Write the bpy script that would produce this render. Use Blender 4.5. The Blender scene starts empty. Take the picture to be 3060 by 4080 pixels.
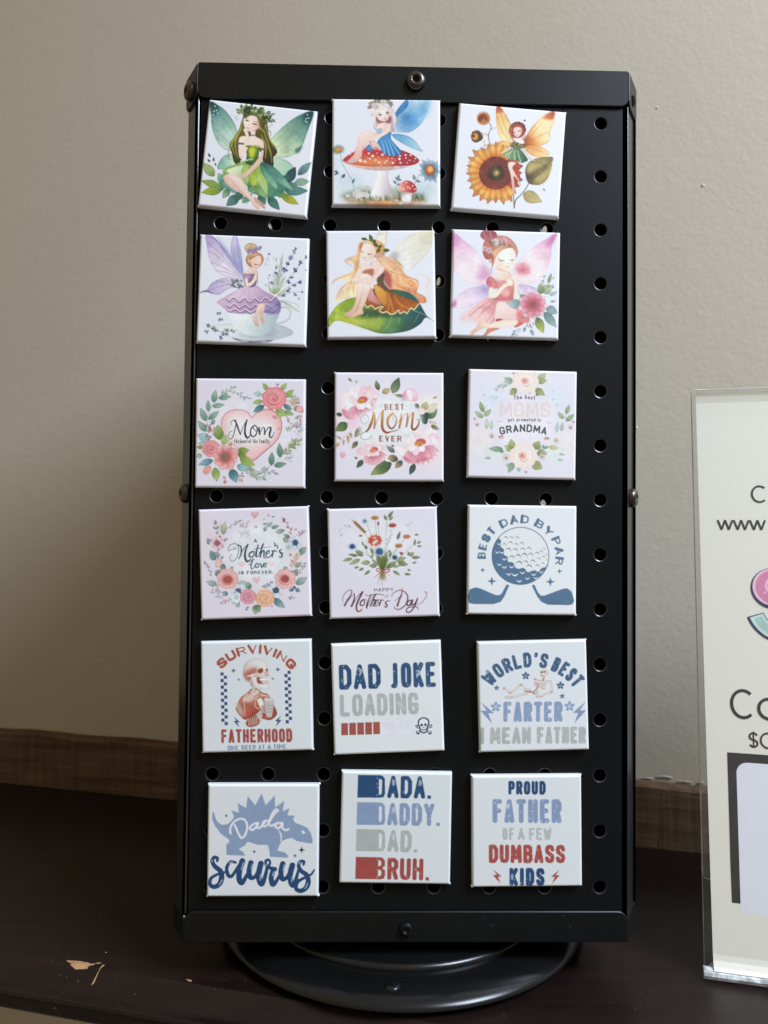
import bpy, bmesh, math, random
import numpy as np
from mathutils import Matrix, Vector

C = bpy.context.scene.collection
SC = bpy.context.scene

# ------------------------------------------------------------------ camera
cam_d = bpy.data.cameras.new('camera')
cam = bpy.data.objects.new('camera', cam_d); C.objects.link(cam)
cam.matrix_world = Matrix((
    (0.99975395, -0.01003990, -0.01977976, -0.01951371),
    (-0.02004953, -0.02752141, -0.99942013, -0.35680980),
    (0.00948972, 0.99957079, -0.02771593, 0.20562921),
    (0, 0, 0, 1)))
cam_d.sensor_fit = 'HORIZONTAL'; cam_d.sensor_width = 36.0; cam_d.lens = 36.04
cam_d.clip_start = 0.01; cam_d.clip_end = 60
cam_d.dof.use_dof = True; cam_d.dof.focus_distance = 0.365; cam_d.dof.aperture_fstop = 15
SC.camera = cam

# ------------------------------------------------------------------ light
w = bpy.data.worlds.new('World'); SC.world = w; w.use_nodes = True
wt = w.node_tree; bg = wt.nodes['Background']
# dim warm room: light ceiling above, darker floor and far side below
wc = wt.nodes.new('ShaderNodeTexCoord'); wx = wt.nodes.new('ShaderNodeSeparateXYZ'); wr = wt.nodes.new('ShaderNodeMapRange')
wt.links.new(wc.outputs['Generated'], wx.inputs[0]); wt.links.new(wx.outputs['Z'], wr.inputs['Value'])
wr.inputs['From Min'].default_value = -.4; wr.inputs['From Max'].default_value = .9; wr.inputs['To Min'].default_value = .215; wr.inputs['To Max'].default_value = .50
bg.inputs[0].default_value = (1.0, 0.83, 0.62, 1); wt.links.new(wr.outputs['Result'], bg.inputs[1])

def area(name, loc, target, sx, sy, power, col):
    d = bpy.data.lights.new(name, 'AREA'); d.shape = 'RECTANGLE'; d.size = sx; d.size_y = sy
    d.energy = power; d.color = col
    o = bpy.data.objects.new(name, d); C.objects.link(o); o.location = loc
    o.rotation_euler = (Vector(target) - Vector(loc)).to_track_quat('-Z', 'Y').to_euler()
    return o
area('window_light', (1.06, -.82, 1.42), (0.28, 0.10, 0.14), 0.7, 0.75, 19, (0.70, 0.805, 0.985)).data.spread = math.radians(95)

SC.view_settings.view_transform = 'Standard'; SC.view_settings.look = 'None'
SC.view_settings.exposure = 0; SC.view_settings.gamma = 1; SC.view_settings.use_curve_mapping = False

# ------------------------------------------------------------------ materials
def s2l(c):
    if isinstance(c, str):
        c = c.lstrip('#'); c = [int(c[i:i+2], 16)/255 for i in (0, 2, 4)]
    return tuple(x/12.92 if x <= .04045 else ((x+.055)/1.055)**2.4 for x in c)

class NT:
    def __init__(s, name):
        s.m = bpy.data.materials.new(name); s.m.use_nodes = True
        s.t = s.m.node_tree; s.n = s.t.nodes; s.l = s.t.links
        s.p = s.n['Principled BSDF']; s.out = s.n['Material Output']
    def node(s, typ, **kw):
        n = s.n.new(typ)
        for k, v in kw.items():
            if k.startswith('i_'): n.inputs[k[2:].replace('_', ' ')].default_value = v
            else: setattr(n, k, v)
        return n
    def link(s, a, b): s.l.new(a, b)
    def tex(s, scale, detail=3, rough=.5, coord=None, stretch=None):
        tc = s.node('ShaderNodeTexCoord'); src = tc.outputs['Object']
        if stretch:
            mp = s.node('ShaderNodeMapping'); mp.inputs['Scale'].default_value = stretch
            if coord: mp.inputs['Rotation'].default_value = coord
            s.link(src, mp.inputs['Vector']); src = mp.outputs['Vector']
        n = s.node('ShaderNodeTexNoise'); n.inputs['Scale'].default_value = scale
        n.inputs['Detail'].default_value = detail; n.inputs['Roughness'].default_value = rough
        s.link(src, n.inputs['Vector']); return n
    def ramp(s, src, stops):
        r = s.node('ShaderNodeValToRGB'); e = r.color_ramp.elements
        while len(e) < len(stops): e.new(.5)
        for k, (p, c) in zip(e, stops): k.position = p; k.color = (*c, 1)
        s.link(src, r.inputs['Fac']); return r
    def bump(s, src, strength, dist, prev=None):
        b = s.node('ShaderNodeBump'); b.inputs['Strength'].default_value = strength
        b.inputs['Distance'].default_value = dist; s.link(src, b.inputs['Height'])
        if prev: s.link(prev.outputs['Normal'], b.inputs['Normal'])
        s.link(b.outputs['Normal'], s.p.inputs['Normal']); return b

def simple(name, col, rough=.5, metal=0, spec=.5, var=.12, scale=60, bump=0):
    t = NT(name); t.p.inputs['Roughness'].default_value = rough
    t.p.inputs['Metallic'].default_value = metal; t.p.inputs['Specular IOR Level'].default_value = spec
    n = t.tex(scale)
    t.link(t.ramp(n.outputs['Fac'], [(.3, tuple(x*(1-var) for x in col)), (.7, tuple(min(1, x*(1+var)) for x in col))]).outputs['Color'], t.p.inputs['Base Color'])
    if bump: t.bump(n.outputs['Fac'], .3, bump)
    return t.m

def black_coat(name, col, rough, b=.00006, spec=.42):
    t = NT(name); t.p.inputs['Specular IOR Level'].default_value = spec
    n = t.tex(9, 4); base = t.ramp(n.outputs['Fac'], [(.3, tuple(x*.85 for x in col)), (.7, tuple(x*1.2 for x in col))])
    d = t.tex(520, 2); rd = t.ramp(d.outputs['Fac'], [(.69, (0, 0, 0)), (.74, (1, 1, 1))]); d2 = t.tex(17, 2); r2 = t.ramp(d2.outputs['Fac'], [(.52, (0, 0, 0)), (.66, (1, 1, 1))])
    mm = t.node('ShaderNodeMath', operation='MULTIPLY'); t.link(rd.outputs['Color'], mm.inputs[0]); t.link(r2.outputs['Color'], mm.inputs[1])
    mx = t.node('ShaderNodeMix', data_type='RGBA'); t.link(mm.outputs[0], mx.inputs[0]); t.link(base.outputs['Color'], mx.inputs[6]); mx.inputs[7].default_value = (.032, .034, .035, 1)
    t.link(mx.outputs[2], t.p.inputs['Base Color'])
    r = t.tex(14, 5, .6); mr = t.node('ShaderNodeMapRange'); mr.inputs['To Min'].default_value = rough-.05; mr.inputs['To Max'].default_value = rough+.07
    t.link(r.outputs['Fac'], mr.inputs['Value']); t.link(mr.outputs['Result'], t.p.inputs['Roughness'])
    f = t.tex(1500, 2); t.bump(f.outputs['Fac'], .18, b)
    return t.m
M = {}
M['black'] = black_coat('black_powder_coat', (.0034, .0042, .0045), .42, spec=.17)
M['rim'] = black_coat('lit_black_edge', (.012, .0132, .014), .30, .00002, .9)  # glossier coat, colour lifted to suggest light caught on hole rims and bends
M['satin'] = black_coat('satin_black_coat', (.0036, .0043, .0046), .36, .00004, .28)
M['strip'] = black_coat('corner_black_coat', (.012, .0135, .014), .24, .00002, 1.0)
M['gloss'] = black_coat('black_gloss_enamel', (.0045, .0048, .005), .23, .00002)
M['screw'] = simple('dark_bronze_screw', (.10, .085, .075), .32, 1, .5, .2, 400)
M['dark'] = simple('dark_recess', (.004, .004, .004), .6)
M['tin'] = simple('tin_backing', (.55, .55, .56), .35, 1)
M['black_ink'] = simple('black_ink', (.018, .018, .020), .55)
M['panel_ink'] = simple('charcoal_print', (.022, .022, .020), .5)
M['white_print'] = simple('white_print', (.80, .80, .84), .5, var=.02)
M['navy_ink'] = simple('navy_ink', s2l('#2d3358'), .5)
M['pink_ink'] = simple('pink_ink', s2l('#d887a6'), .5, var=.06)
M['pale_pink_ink'] = simple('pale_pink_ink', s2l('#f0c3d6'), .5)
M['mint_ink'] = simple('mint_ink', s2l('#aed0c4'), .5)
M['pale_mint_ink'] = simple('pale_mint_ink', s2l('#cfe6de'), .5)
M['blue_ink'] = simple('blue_ink', s2l('#4a6590'), .5)
M['caulk'] = simple('white_caulk', (.45, .42, .36), .6, var=.15, scale=200)
M['bare_wood'] = simple('bare_wood', (.40, .23, .11), .65, var=.25, scale=300)

def wall_mat():
    t = NT('painted_plaster'); t.p.inputs['Roughness'].default_value = .62; t.p.inputs['Specular IOR Level'].default_value = .3
    n = t.tex(5, 4); c = (.485, .430, .332)
    t.link(t.ramp(n.outputs['Fac'], [(.3, tuple(x*.965 for x in c)), (.7, tuple(x*1.03 for x in c))]).outputs['Color'], t.p.inputs['Base Color'])
    a = t.tex(300, 3, .55); b1 = t.bump(a.outputs['Fac'], .20, .0010)
    f = t.tex(105, 2, .5); b2 = t.bump(f.outputs['Fac'], .085, .002, b1)
    v = t.node('ShaderNodeTexVoronoi'); v.inputs['Scale'].default_value = 75; tc = t.node('ShaderNodeTexCoord'); t.link(tc.outputs['Object'], v.inputs['Vector'])
    r = t.ramp(v.outputs['Distance'], [(0.0, (1, 1, 1)), (.16, (0, 0, 0))])
    m = t.node('ShaderNodeMath', operation='MULTIPLY'); sel = t.tex(9, 1)
    rs = t.ramp(sel.outputs['Fac'], [(.60, (0, 0, 0)), (.68, (1, 1, 1))])
    t.link(r.outputs['Color'], m.inputs[0]); t.link(rs.outputs['Color'], m.inputs[1])
    t.bump(m.outputs[0], .5, .0010, b2)
    return t.m
M['wall'] = wall_mat()

def trim_mat():
    t = NT('rough_sawn_wood'); t.p.inputs['Roughness'].default_value = .75; t.p.inputs['Specular IOR Level'].default_value = .25
    g = t.tex(28, 6, .65, stretch=(.35, 1, 5.5)); 
    r = t.ramp(g.outputs['Fac'], [(.25, (.050, .029, .016)), (.5, (.125, .074, .040)), (.75, (.20, .125, .070))])
    s = t.tex(40, 4, .7, stretch=(3.5, 1, .25))
    r2 = t.ramp(s.outputs['Fac'], [(.34, (.42, .40, .38)), (.55, (1, 1, 1))])
    mx = t.node('ShaderNodeMix', data_type='RGBA', blend_type='MULTIPLY'); mx.inputs[0].default_value = .45
    t.link(r.outputs['Color'], mx.inputs[6]); t.link(r2.outputs['Color'], mx.inputs[7])
    gs = t.tex(12, 3); r3 = t.ramp(gs.outputs['Fac'], [(.55, (0, 0, 0)), (.75, (1, 1, 1))])
    mg = t.node('ShaderNodeMix', data_type='RGBA'); mul = t.node('ShaderNodeMath', operation='MULTIPLY'); mul.inputs[1].default_value = .5
    t.link(r3.outputs['Color'], mul.inputs[0]); t.link(mul.outputs[0], mg.inputs[0])
    t.link(mx.outputs[2], mg.inputs[6]); mg.inputs[7].default_value = (.085, .078, .070, 1)
    t.link(mg.outputs[2], t.p.inputs['Base Color'])
    b1 = t.bump(g.outputs['Fac'], .5, .0015); t.bump(s.outputs['Fac'], .6, .0015, b1)
    return t.m
M['trim'] = trim_mat()

def table_mat():
    t = NT('espresso_stain'); t.p.inputs['Specular IOR Level'].default_value = .30
    g = t.tex(22, 6, .6, stretch=(.5, 5, 1), coord=(0, 0, math.radians(14.9)))
    r = t.ramp(g.outputs['Fac'], [(.3, (.0060, .0032, .0027)), (.7, (.0135, .0062, .0052))])
    d = t.tex(900, 1); rd = t.ramp(d.outputs['Fac'], [(.735, (0, 0, 0)), (.77, (1, 1, 1))])
    d2 = t.tex(30, 2); rd2 = t.ramp(d2.outputs['Fac'], [(.5, (0, 0, 0)), (.62, (1, 1, 1))])
    mm = t.node('ShaderNodeMath', operation='MULTIPLY'); t.link(rd.outputs['Color'], mm.inputs[0]); t.link(rd2.outputs['Color'], mm.inputs[1])
    mx = t.node('ShaderNodeMix', data_type='RGBA'); t.link(mm.outputs[0], mx.inputs[0]); t.link(r.outputs['Color'], mx.inputs[6]); mx.inputs[7].default_value = (.16, .12, .10, 1)
    t.link(mx.outputs[2], t.p.inputs['Base Color'])
    q = t.tex(35, 5, .65); mr = t.node('ShaderNodeMapRange'); mr.inputs['To Min'].default_value = .24; mr.inputs['To Max'].default_value = .46
    t.link(q.outputs['Fac'], mr.inputs['Value']); t.link(mr.outputs['Result'], t.p.inputs['Roughness'])
    t.bump(g.outputs['Fac'], .12, .0004)
    return t.m
M['table'] = table_mat()

def clear_mat(name, tint, fac_add, rough=.03):
    t = NT(name); t.n.remove(t.p)
    tr = t.node('ShaderNodeBsdfTransparent'); tr.inputs[0].default_value = (*tint, 1)
    gl = t.node('ShaderNodeBsdfGlossy'); gl.inputs['Roughness'].default_value = rough
    df = t.node('ShaderNodeBsdfDiffuse'); df.inputs[0].default_value = (.8, .84, .84, 1)
    lw = t.node('ShaderNodeLayerWeight'); fr = t.ramp(lw.outputs['Facing'], [(0, (.03,)*3), (.55, (.05,)*3), (.8, (.16,)*3), (1, (.8,)*3)])
    nz = t.tex(120, 4, .7); ra = t.ramp(nz.outputs['Fac'], [(.5, (fac_add*.6,)*3), (.72, (fac_add*1.6,)*3)])
    m1 = t.node('ShaderNodeMixShader'); t.link(fr.outputs[0], m1.inputs[0]); t.link(tr.outputs[0], m1.inputs[1]); t.link(gl.outputs[0], m1.inputs[2])
    m2 = t.node('ShaderNodeMixShader'); t.link(ra.outputs['Color'], m2.inputs[0]); t.link(m1.outputs[0], m2.inputs[1]); t.link(df.outputs[0], m2.inputs[2])
    t.link(m2.outputs[0], t.out.inputs['Surface']); return t.m
M['acrylic'] = clear_mat('clear_acrylic', (.996, .998, .996), .010)
M['acrylic_edge'] = clear_mat('polished_acrylic_edge', (.88, .90, .89), .75, .1)

def print_mat(name, rough, coat):
    t = NT(name); a = t.node('ShaderNodeAttribute', attribute_name='print')
    t.link(a.outputs['Color'], t.p.inputs['Base Color']); t.p.inputs['Roughness'].default_value = rough
    t.p.inputs['Specular IOR Level'].default_value = .4; t.p.inputs['Coat Weight'].default_value = coat; t.p.inputs['Coat Roughness'].default_value = .16
    n = t.tex(90, 3); t.bump(n.outputs['Fac'], .05, .0006)
    return t.m
M['print'] = print_mat('printed_gloss_film', .42, .35)

def paper_mat():
    t = NT('cream_paper'); n = t.tex(6, 3)
    t.link(t.ramp(n.outputs['Fac'], [(.3, (.80, .775, .655)), (.7, (.82, .795, .675))]).outputs['Color'], t.p.inputs['Base Color'])
    t.p.inputs['Roughness'].default_value = .6
    return t.m
M['paper'] = paper_mat()

# ------------------------------------------------------------------ object helpers
def link_mesh(name, verts, faces, mat, parent=None, smooth=False, mats=None, fm=None):
    me = bpy.data.meshes.new(name); me.from_pydata([tuple(v) for v in verts], [], faces)
    for m in (mats or [mat]): me.materials.append(m)
    if fm: me.polygons.foreach_set('material_index', fm)
    if smooth: me.polygons.foreach_set('use_smooth', [True]*len(me.polygons))
    me.update()
    o = bpy.data.objects.new(name, me); C.objects.link(o)
    if parent: o.parent = parent
    return o
def empty(name, loc=(0, 0, 0)):
    o = bpy.data.objects.new(name, None); o.empty_display_size = .02; C.objects.link(o); o.location = loc; return o
def tag(o, label=None, cat=None, group=None, kind=None):
    for k, v in (('label', label), ('category', cat), ('group', group), ('kind', kind)):
        if v: o[k] = v
    return o
def smooth_angle(o, deg=35):
    bm = bmesh.new(); bm.from_mesh(o.data)
    for f in bm.faces: f.smooth = True
    for e in bm.edges:
        if len(e.link_faces) == 2 and e.calc_face_angle(0) > math.radians(deg): e.smooth = False
    bm.to_mesh(o.data); bm.free()

def prism(outline, t, c, org, ex, ey):
    """rounded plate: outline (2d ccw) in the plane org+ex*u+ey*v, front face along ex x ey, thickness t behind, chamfer c"""
    n = len(outline); ez = Vector(ex).cross(Vector(ey)); ex, ey, org = Vector(ex), Vector(ey), Vector(org)
    P = [Vector(p) for p in outline]; ins = []
    for i in range(n):
        a, b = (P[i]-P[i-1]), (P[(i+1) % n]-P[i])
        a = a.normalized() if a.length else a; b = b.normalized() if b.length else b
        na, nb = Vector((-a.y, a.x)), Vector((-b.y, b.x)); m = na+nb
        m = m/max(.3, m.length_squared/2) if m.length else na
        ins.append(P[i]+m*c)
    V = []
    for ring, d in ((ins, 0), (P, -c), (P, -t)):
        V += [org+ex*p.x+ey*p.y+ez*d for p in ring]
    F = [list(range(n)), [2*n+n-1-i for i in range(n)]]
    for r in (0, 1):
        for i in range(n):
            j = (i+1) % n; F.append([r*n+j, r*n+i, (r+1)*n+i, (r+1)*n+j])
    return V, F
def merge(parts):
    V, F = [], []
    for v, f in parts:
        k = len(V); V += list(v); F += [[i+k for i in q] for q in f]
    return V, F
def lathe(profile, n=48, hexhole=None):
    """profile list of (r, z) from the axis outwards/down"""
    V, F = [], []
    for r, z in profile:
        for i in range(n):
            a = 2*math.pi*i/n; V.append((r*math.cos(a), r*math.sin(a), z))
    for k in range(len(profile)-1):
        for i in range(n):
            j = (i+1) % n; F.append([k*n+i, (k+1)*n+i, (k+1)*n+j, k*n+j])
    if profile[0][0] > 0: F.append(list(range(n)))
    return V, F
def arc(cx, cy, r, a0, a1, n=6):
    return [(cx+r*math.cos(math.radians(a0+(a1-a0)*i/n)), cy+r*math.sin(math.radians(a0+(a1-a0)*i/n))) for i in range(n+1)]

# ------------------------------------------------------------------ setting: wall, trim board, shelf
DIR = Vector((.96655231, -.25646954, 0)); NB = Vector((.25646954, .96655231, 0)); UP = Vector((0, 0, 1))
def wp(s, d, z):      # s along the wall, d towards the wall from the line through the origin
    return DIR*s+NB*d+UP*z
WALL_D = .2010
wall = link_mesh('wall', [wp(-2.2, WALL_D, -.9), wp(2.2, WALL_D, -.9), wp(2.2, WALL_D, 1.7), wp(-2.2, WALL_D, 1.7),
                          wp(-2.2, WALL_D+.1, -.9), wp(2.2, WALL_D+.1, -.9), wp(2.2, WALL_D+.1, 1.7), wp(-2.2, WALL_D+.1, 1.7)],
                 [[0, 1, 2, 3], [5, 4, 7, 6], [3, 2, 6, 7], [1, 0, 4, 5], [0, 3, 7, 4], [2, 1, 5, 6]], M['wall'])
tag(wall, kind='structure')

M['speck'] = simple('plaster_speck', (.56, .52, .44), .6)
def speck(s, z, r, flat_=.5):
    n = 8; V = []; F = []; rr = random.Random(int(s*9999))
    for k, (q, d) in enumerate(((1, .0003), (.75, -.0004*flat_*2), (.35, -.0007*flat_*2))):
        V += [wp(s+r*q*math.cos(2*math.pi*i/n)*rr.uniform(.7, 1.3), WALL_D+d*r/.0012, z+r*q*math.sin(2*math.pi*i/n)*rr.uniform(.7, 1.3)) for i in range(n)]
    for k in (0, 1):
        for i in range(n): F.append([k*n+i, k*n+(i+1) % n, (k+1)*n+(i+1) % n, (k+1)*n+i])
    F.append([2*n+i for i in range(n)])
    link_mesh('plaster_speck', V, F, M['speck'], wall, True)
for s_, z_, r_ in ((.1585, .4435, .0012), (.129, .5005, .0009), (.1115, .2835, .0013), (.1135, .2815, .0009), (.1155, .2795, .0011), (.1090, .2860, .0008), (-.232, .4480, .0008), (-.149, .4560, .0009), (-.213, .4380, .0006), (.02, .5220, .0008)): speck(s_, z_, r_)

rnd = random.Random(5)
TRIM_D = .190
ns = 160; V = []; F = []
for i in range(ns+1):
    s = -1.2+2.4*i/ns; j = rnd.uniform(-.0006, .0006); j2 = rnd.uniform(-.0005, .0005)
    top = .0405+j - s*.002
    V += [wp(s, TRIM_D+j2*.5, .0003), wp(s, TRIM_D+j2, top-.0016), wp(s, TRIM_D+.0014+j2, top), wp(s, WALL_D-.0005, top+.0003)]
for i in range(ns):
    for k in range(3): a = i*4+k; F.append([a, a+4, a+5, a+1])
F += [[0, 1, 2, 3], [ns*4+3, ns*4+2, ns*4+1, ns*4]]
trim = link_mesh('trim_board', V, F, M['trim'])
tag(trim, 'rough brown sawn wood strip running along the foot of the beige wall behind the shelf', 'trim board')
# ragged white caulk line left on the wall just above the board (right half)
V, F = [], []
rnd = random.Random(11); s = .108
while s < .215:
    L = rnd.uniform(.003, .010); hh = rnd.uniform(.0003, .0010); z = .0432+rnd.uniform(-.0012, .0014); k = len(V); m = 6
    for q in range(m+1):
        x = s+L*q/m; w_ = hh*math.sin(math.pi*min(.97, max(.06, q/m)))*rnd.uniform(.6, 1.2)
        V += [wp(x, WALL_D-.0004, z-w_), wp(x, WALL_D-.0011, z+rnd.uniform(-.0002, .0002)), wp(x, WALL_D-.0004, z+w_)]
    for q in range(m): a = k+q*3; F += [[a, a+3, a+4, a+1], [a+1, a+4, a+5, a+2]]
    s += L+rnd.uniform(.001, .005)
link_mesh('caulk_residue', V, F, M['caulk'], trim, True)

# shelf: top sheet and moulded front edge swept along the wall direction
prof = [(.190, 0), (.10, 0), (.0, 0), (-.0225, 0), (-.0237, -.0002), (-.0247, -.0009), (-.0285, -.0044), (-.0325, -.0074), (-.0348, -.0082),
        (-.0364, -.0084), (-.0371, -.0089), (-.0374, -.0097), (-.0370, -.0105), (-.0362, -.0110), (-.0362, -.0168), (-.0355, -.0178), (-.0340, -.0182), (.190, -.0182)]
ss = [-1.3+.05*i for i in range(53)]
V = [wp(s, d-.0005, z) for s in ss for d, z in prof]; n = len(prof); F = []
for i in range(len(ss)-1):
    for k in range(n): F.append([i*n+k, i*n+(k+1) % n, (i+1)*n+(k+1) % n, (i+1)*n+k])
F += [list(range(n))[::-1], [(len(ss)-1)*n+k for k in range(n)]]
shelf = link_mesh('wooden_shelf', V, F, M['table'])
smooth_angle(shelf, 25)
tag(shelf, 'dark espresso stained wooden shelf with chipped moulded front edge under the spinner', 'shelf')
# chips where the stain has broken away (bare wood, slivers standing a hair proud of the stain)
def sheet(pts, z, mat, name, th=.0003):
    V, F = prism(pts, th, .00005, (0, 0, z), (1, 0, 0), (0, 1, 0))
    return link_mesh(name, V, F, mat, shelf)
def edge_z(x, y):
    d = NB.x*x+NB.y*y+.0005
    for (d0, z0), (d1, z1) in zip(prof[:-1], prof[1:]):
        if d1 <= d <= d0: return z0+(z1-z0)*(d0-d)/max(1e-9, d0-d1)
    return 0
CH = [[(-.1620, .0196), (-.1586, .0164), (-.1557, .0146), (-.1523, .0141), (-.1499, .0139), (-.1493, .0153), (-.1474, .0157), (-.1474, .0166), (-.1496, .0167), (-.1507, .0176), (-.1560, .0190)],
      [(-.1458, .0080), (-.1449, .0083), (-.1426, .0149), (-.1425, .0159), (-.1434, .0154)],
      [(-.1476, .0170), (-.1462, .0166), (-.1445, .0172), (-.1455, .0177)],
      [(-.1458, .0262), (-.1450, .0262), (-.1450, .0268), (-.1458, .0268)],
      [(-.1012, .0036), (-.0996, .0022), (-.0983, .0022), (-.0984, .0029), (-.1000, .0036)]]
for c in CH:
    n = len(c); cx = sum(p[0] for p in c)/n; cy = sum(p[1] for p in c)/n; V = []
    for f in (1.0, .66, .33):
        V += [(cx+(x-cx)*f, cy+(y-cy)*f, edge_z(cx+(x-cx)*f, cy+(y-cy)*f)+.00014+.0001*(1-f)) for x, y in c]
    V.append((cx, cy, edge_z(cx, cy)+.00024)); V += [(x, y, edge_z(x, y)-.0005) for x, y in c]; F = []
    for r in (0, 1):
        for q in range(n): p = (q+1) % n; F.append([r*n+q, r*n+p, (r+1)*n+p, (r+1)*n+q])
    for q in range(n): p = (q+1) % n; F += [[2*n+q, 2*n+p, 3*n], [3*n+1+q, 3*n+1+p, p, q]]
    link_mesh('bare_wood_chip', V, F, M['bare_wood'], shelf)

# ------------------------------------------------------------------ rotating pegboard display stand
W2 = .10175; S = .0175; AP = (2*W2+2*S)/(2*math.sqrt(3)); ZB = .0185; ZT = .4258
stand = empty('display_stand', (0, AP, 0))
tag(stand, 'black three sided rotating pegboard display stand full of square magnets', 'display stand')
def rot(V, k):      # local coordinates: tower axis at the origin
    a = k*2*math.pi/3; c, s = math.cos(a), math.sin(a)
    return [(x*c-y*s, x*s+y*c, z) for x, y, z in ((v[0], v[1]-AP, v[2]) for v in V)]

# perforated sheet, holes on a 25.6 mm grid
HX = [-.0903+.02562*i for i in range(8)]; HZ = [.0430+.02561*i for i in range(15)]
def pegboard():
    V, F, FM = [], [], []; PY = .0015; R = .00285; n = 24; p = .01281
    xl, xr, zl, zr = -.1016, .1006, ZB+.001, ZT-.001
    def add(v): V.append(v); return len(V)-1
    for hx in HX:
        for hz in HZ:
            rings = []
            for i in range(n):
                a = 2*math.pi*i/n+math.pi/4; c, s = math.cos(a), math.sin(a); m = max(abs(c), abs(s))
                rings.append([(hx+p*c/m, PY, hz+p*s/m), (hx+(R+.00045)*c, PY, hz+(R+.00045)*s), (hx+(R+.00016)*c, PY+.00014, hz+(R+.00016)*s), (hx+R*c, PY+.0005, hz+R*s), (hx+R*c, PY+.0012, hz+R*s), (hx+p*c/m, PY+.0012, hz+p*s/m)])
            k = len(V)
            for r in rings: V.extend(r)
            for i in range(n):
                j = (i+1) % n
                for q in range(5): F.append([k+i*6+q, k+j*6+q, k+j*6+q+1, k+i*6+q+1]); FM.append(1 if q in (1, 2) else 0)
    x0, x1, z0, z1 = HX[0]-p, HX[-1]+p, HZ[0]-p, HZ[-1]+p
    for y, flip in ((PY, False), (PY+.0012, True)):
        for a, b, c, d in ((xl+.0012, z0, x0, z1), (x1, z0, xr-.0012, z1), (xl+.0012, zl, xr-.0012, z0), (xl+.0012, z1, xr-.0012, zr)):
            k = len(V); V.extend([(a, y, b), (c, y, b), (c, y, d), (a, y, d)]); F.append([k, k+1, k+2, k+3] if not flip else [k+3, k+2, k+1, k]); FM.append(0)
    for sx, xe in ((1, xr), (-1, xl)):       # rounded bend and return flange at each side
        prof = [(xe-sx*.0012*(1-math.sin(t)), PY+.0012*(1-math.cos(t))) for t in [i*math.pi/2/5 for i in range(6)]]+[(xe, PY+.0085)]
        k = len(V); V.extend([(x, y, z) for x, y in prof for z in (zl, zr)])
        for i in range(len(prof)-1):
            q = [k+2*i, k+2*i+2, k+2*i+3, k+2*i+1]; F.append(q if sx > 0 else q[::-1]); FM.append(1)
    return V, F, FM
PV, PF, PM = pegboard()
for k in range(3):
    o = link_mesh('pegboard_panel', rot(PV, k), PF, None, stand, False, [M['black'], M['rim']], PM); smooth_angle(o, 19)

def corner_plate(w0, w1, z0, z1, t, rb, rt, off, hole=None):
    """plate on the narrow face right of the front panel; w along the face"""
    ex = Vector((.5, math.sqrt(3)/2, 0)); nrm = Vector((math.sqrt(3)/2, -.5, 0)); org = Vector((W2, 0, 0))+nrm*off
    o = []
    if rb: o += arc(w1-rb, z0+rb, rb, -90, 0)
    else: o += [(w1, z0)]
    if rt: o += arc(w1-rt, z1-rt, rt, 0, 90)+arc(w0+rt, z1-rt, rt, 90, 180)
    else: o += [(w1, z1), (w0, z1)]
    if rb: o += arc(w0+rb, z0+rb, rb, 180, 270)
    else: o += [(w0, z0)]
    return prism(o, t, .0003, org, ex, UP)
def dome(r=.0046, h=.0026, n=24, hexr=.0017):
    pr = [(.0001, h-.0016)]; V, F = [], []
    prof = [(hexr, h-.0016), (hexr, h)] + [(hexr+(r-hexr)*math.sin(t)*.98, h*math.cos(t)**.75*.94+.0004) for t in [.25, .5, .75, 1.0, 1.25, 1.42]] + [(r, .0003), (r, -.0006)]
    for q, (rr, z) in enumerate(prof):
        for i in range(n):
            a = 2*math.pi*i/n
            f = 1.0
            if q < 2: b = (a % (math.pi/3))-math.pi/6; f = .9/math.cos(b)
            V.append((rr*f*math.cos(a), rr*f*math.sin(a), z))
    for k in range(len(prof)-1):
        for i in range(n):
            j = (i+1) % n; F.append([k*n+i, (k+1)*n+i, (k+1)*n+j, k*n+j])
    F.append(list(range(n)))
    return V, F
DV, DF = dome()
def place_dome(loc, nrm, mat, k, sc=1.0, spin=0.0):
    q = Vector(nrm).to_track_quat('Z', 'Y').to_matrix() @ Matrix.Rotation(spin, 3, 'Z')
    V = [q @ (Vector(v)*sc)+Vector(loc) for v in DV]
    n = 24; fm = [1 if max(f) < 2*n else 0 for f in DF]
    o = link_mesh('screw', rot(V, k), DF, None, stand, True, [mat, M['dark']], fm); return o
for k in range(3):
    V, F = corner_plate(.0014, S-.0010, .0285, ZT-.0009, .0010, .003, 0, -.0006)
    o = link_mesh('corner_strip', rot(V, k), F, M['strip'], stand); smooth_angle(o, 30)

def lip(z0, z1, r, top, y, t=.0012):
    x = W2
    if top: o = arc(x-r, z0+r, r, -90, 0)+[(x, z1), (-x, z1)]+arc(-x+r, z0+r, r, 180, 270)
    else: o = [(x, z0)]+arc(x-r, z1-r, r, 0, 90)+arc(-x+r, z1-r, r, 90, 180)+[(-x, z0)]
    return prism(o, t, .00035, (0, y, 0), (1, 0, 0), UP)
hexo = []
for k in range(3):
    hexo += [v[:2] for v in rot([(-W2, 0, 0), (W2, 0, 0)], k)]
def deck(z, t, inset=.0002):
    sc = 1-inset/AP
    return prism([(x*sc, y*sc) for x, y in hexo], t, .0004, (0, 0, z), (1, 0, 0), (0, 1, 0))
parts = [deck(ZT+.0006, .0012)]
for k in range(3):
    v, f = lip(ZT-.0167, ZT, .0036, True, 0); parts.append((rot(v, k), f))
    v, f = corner_plate(.0004, S-.0004, ZT-.0165, ZT-.0002, .0011, .0032, 0, .0004); parts.append((rot(v, k), f))
V, F = merge(parts); cap = link_mesh('top_cap', V, F, M['satin'], stand); smooth_angle(cap, 30)
parts = [deck(ZB+.0015, .0012)]
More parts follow.
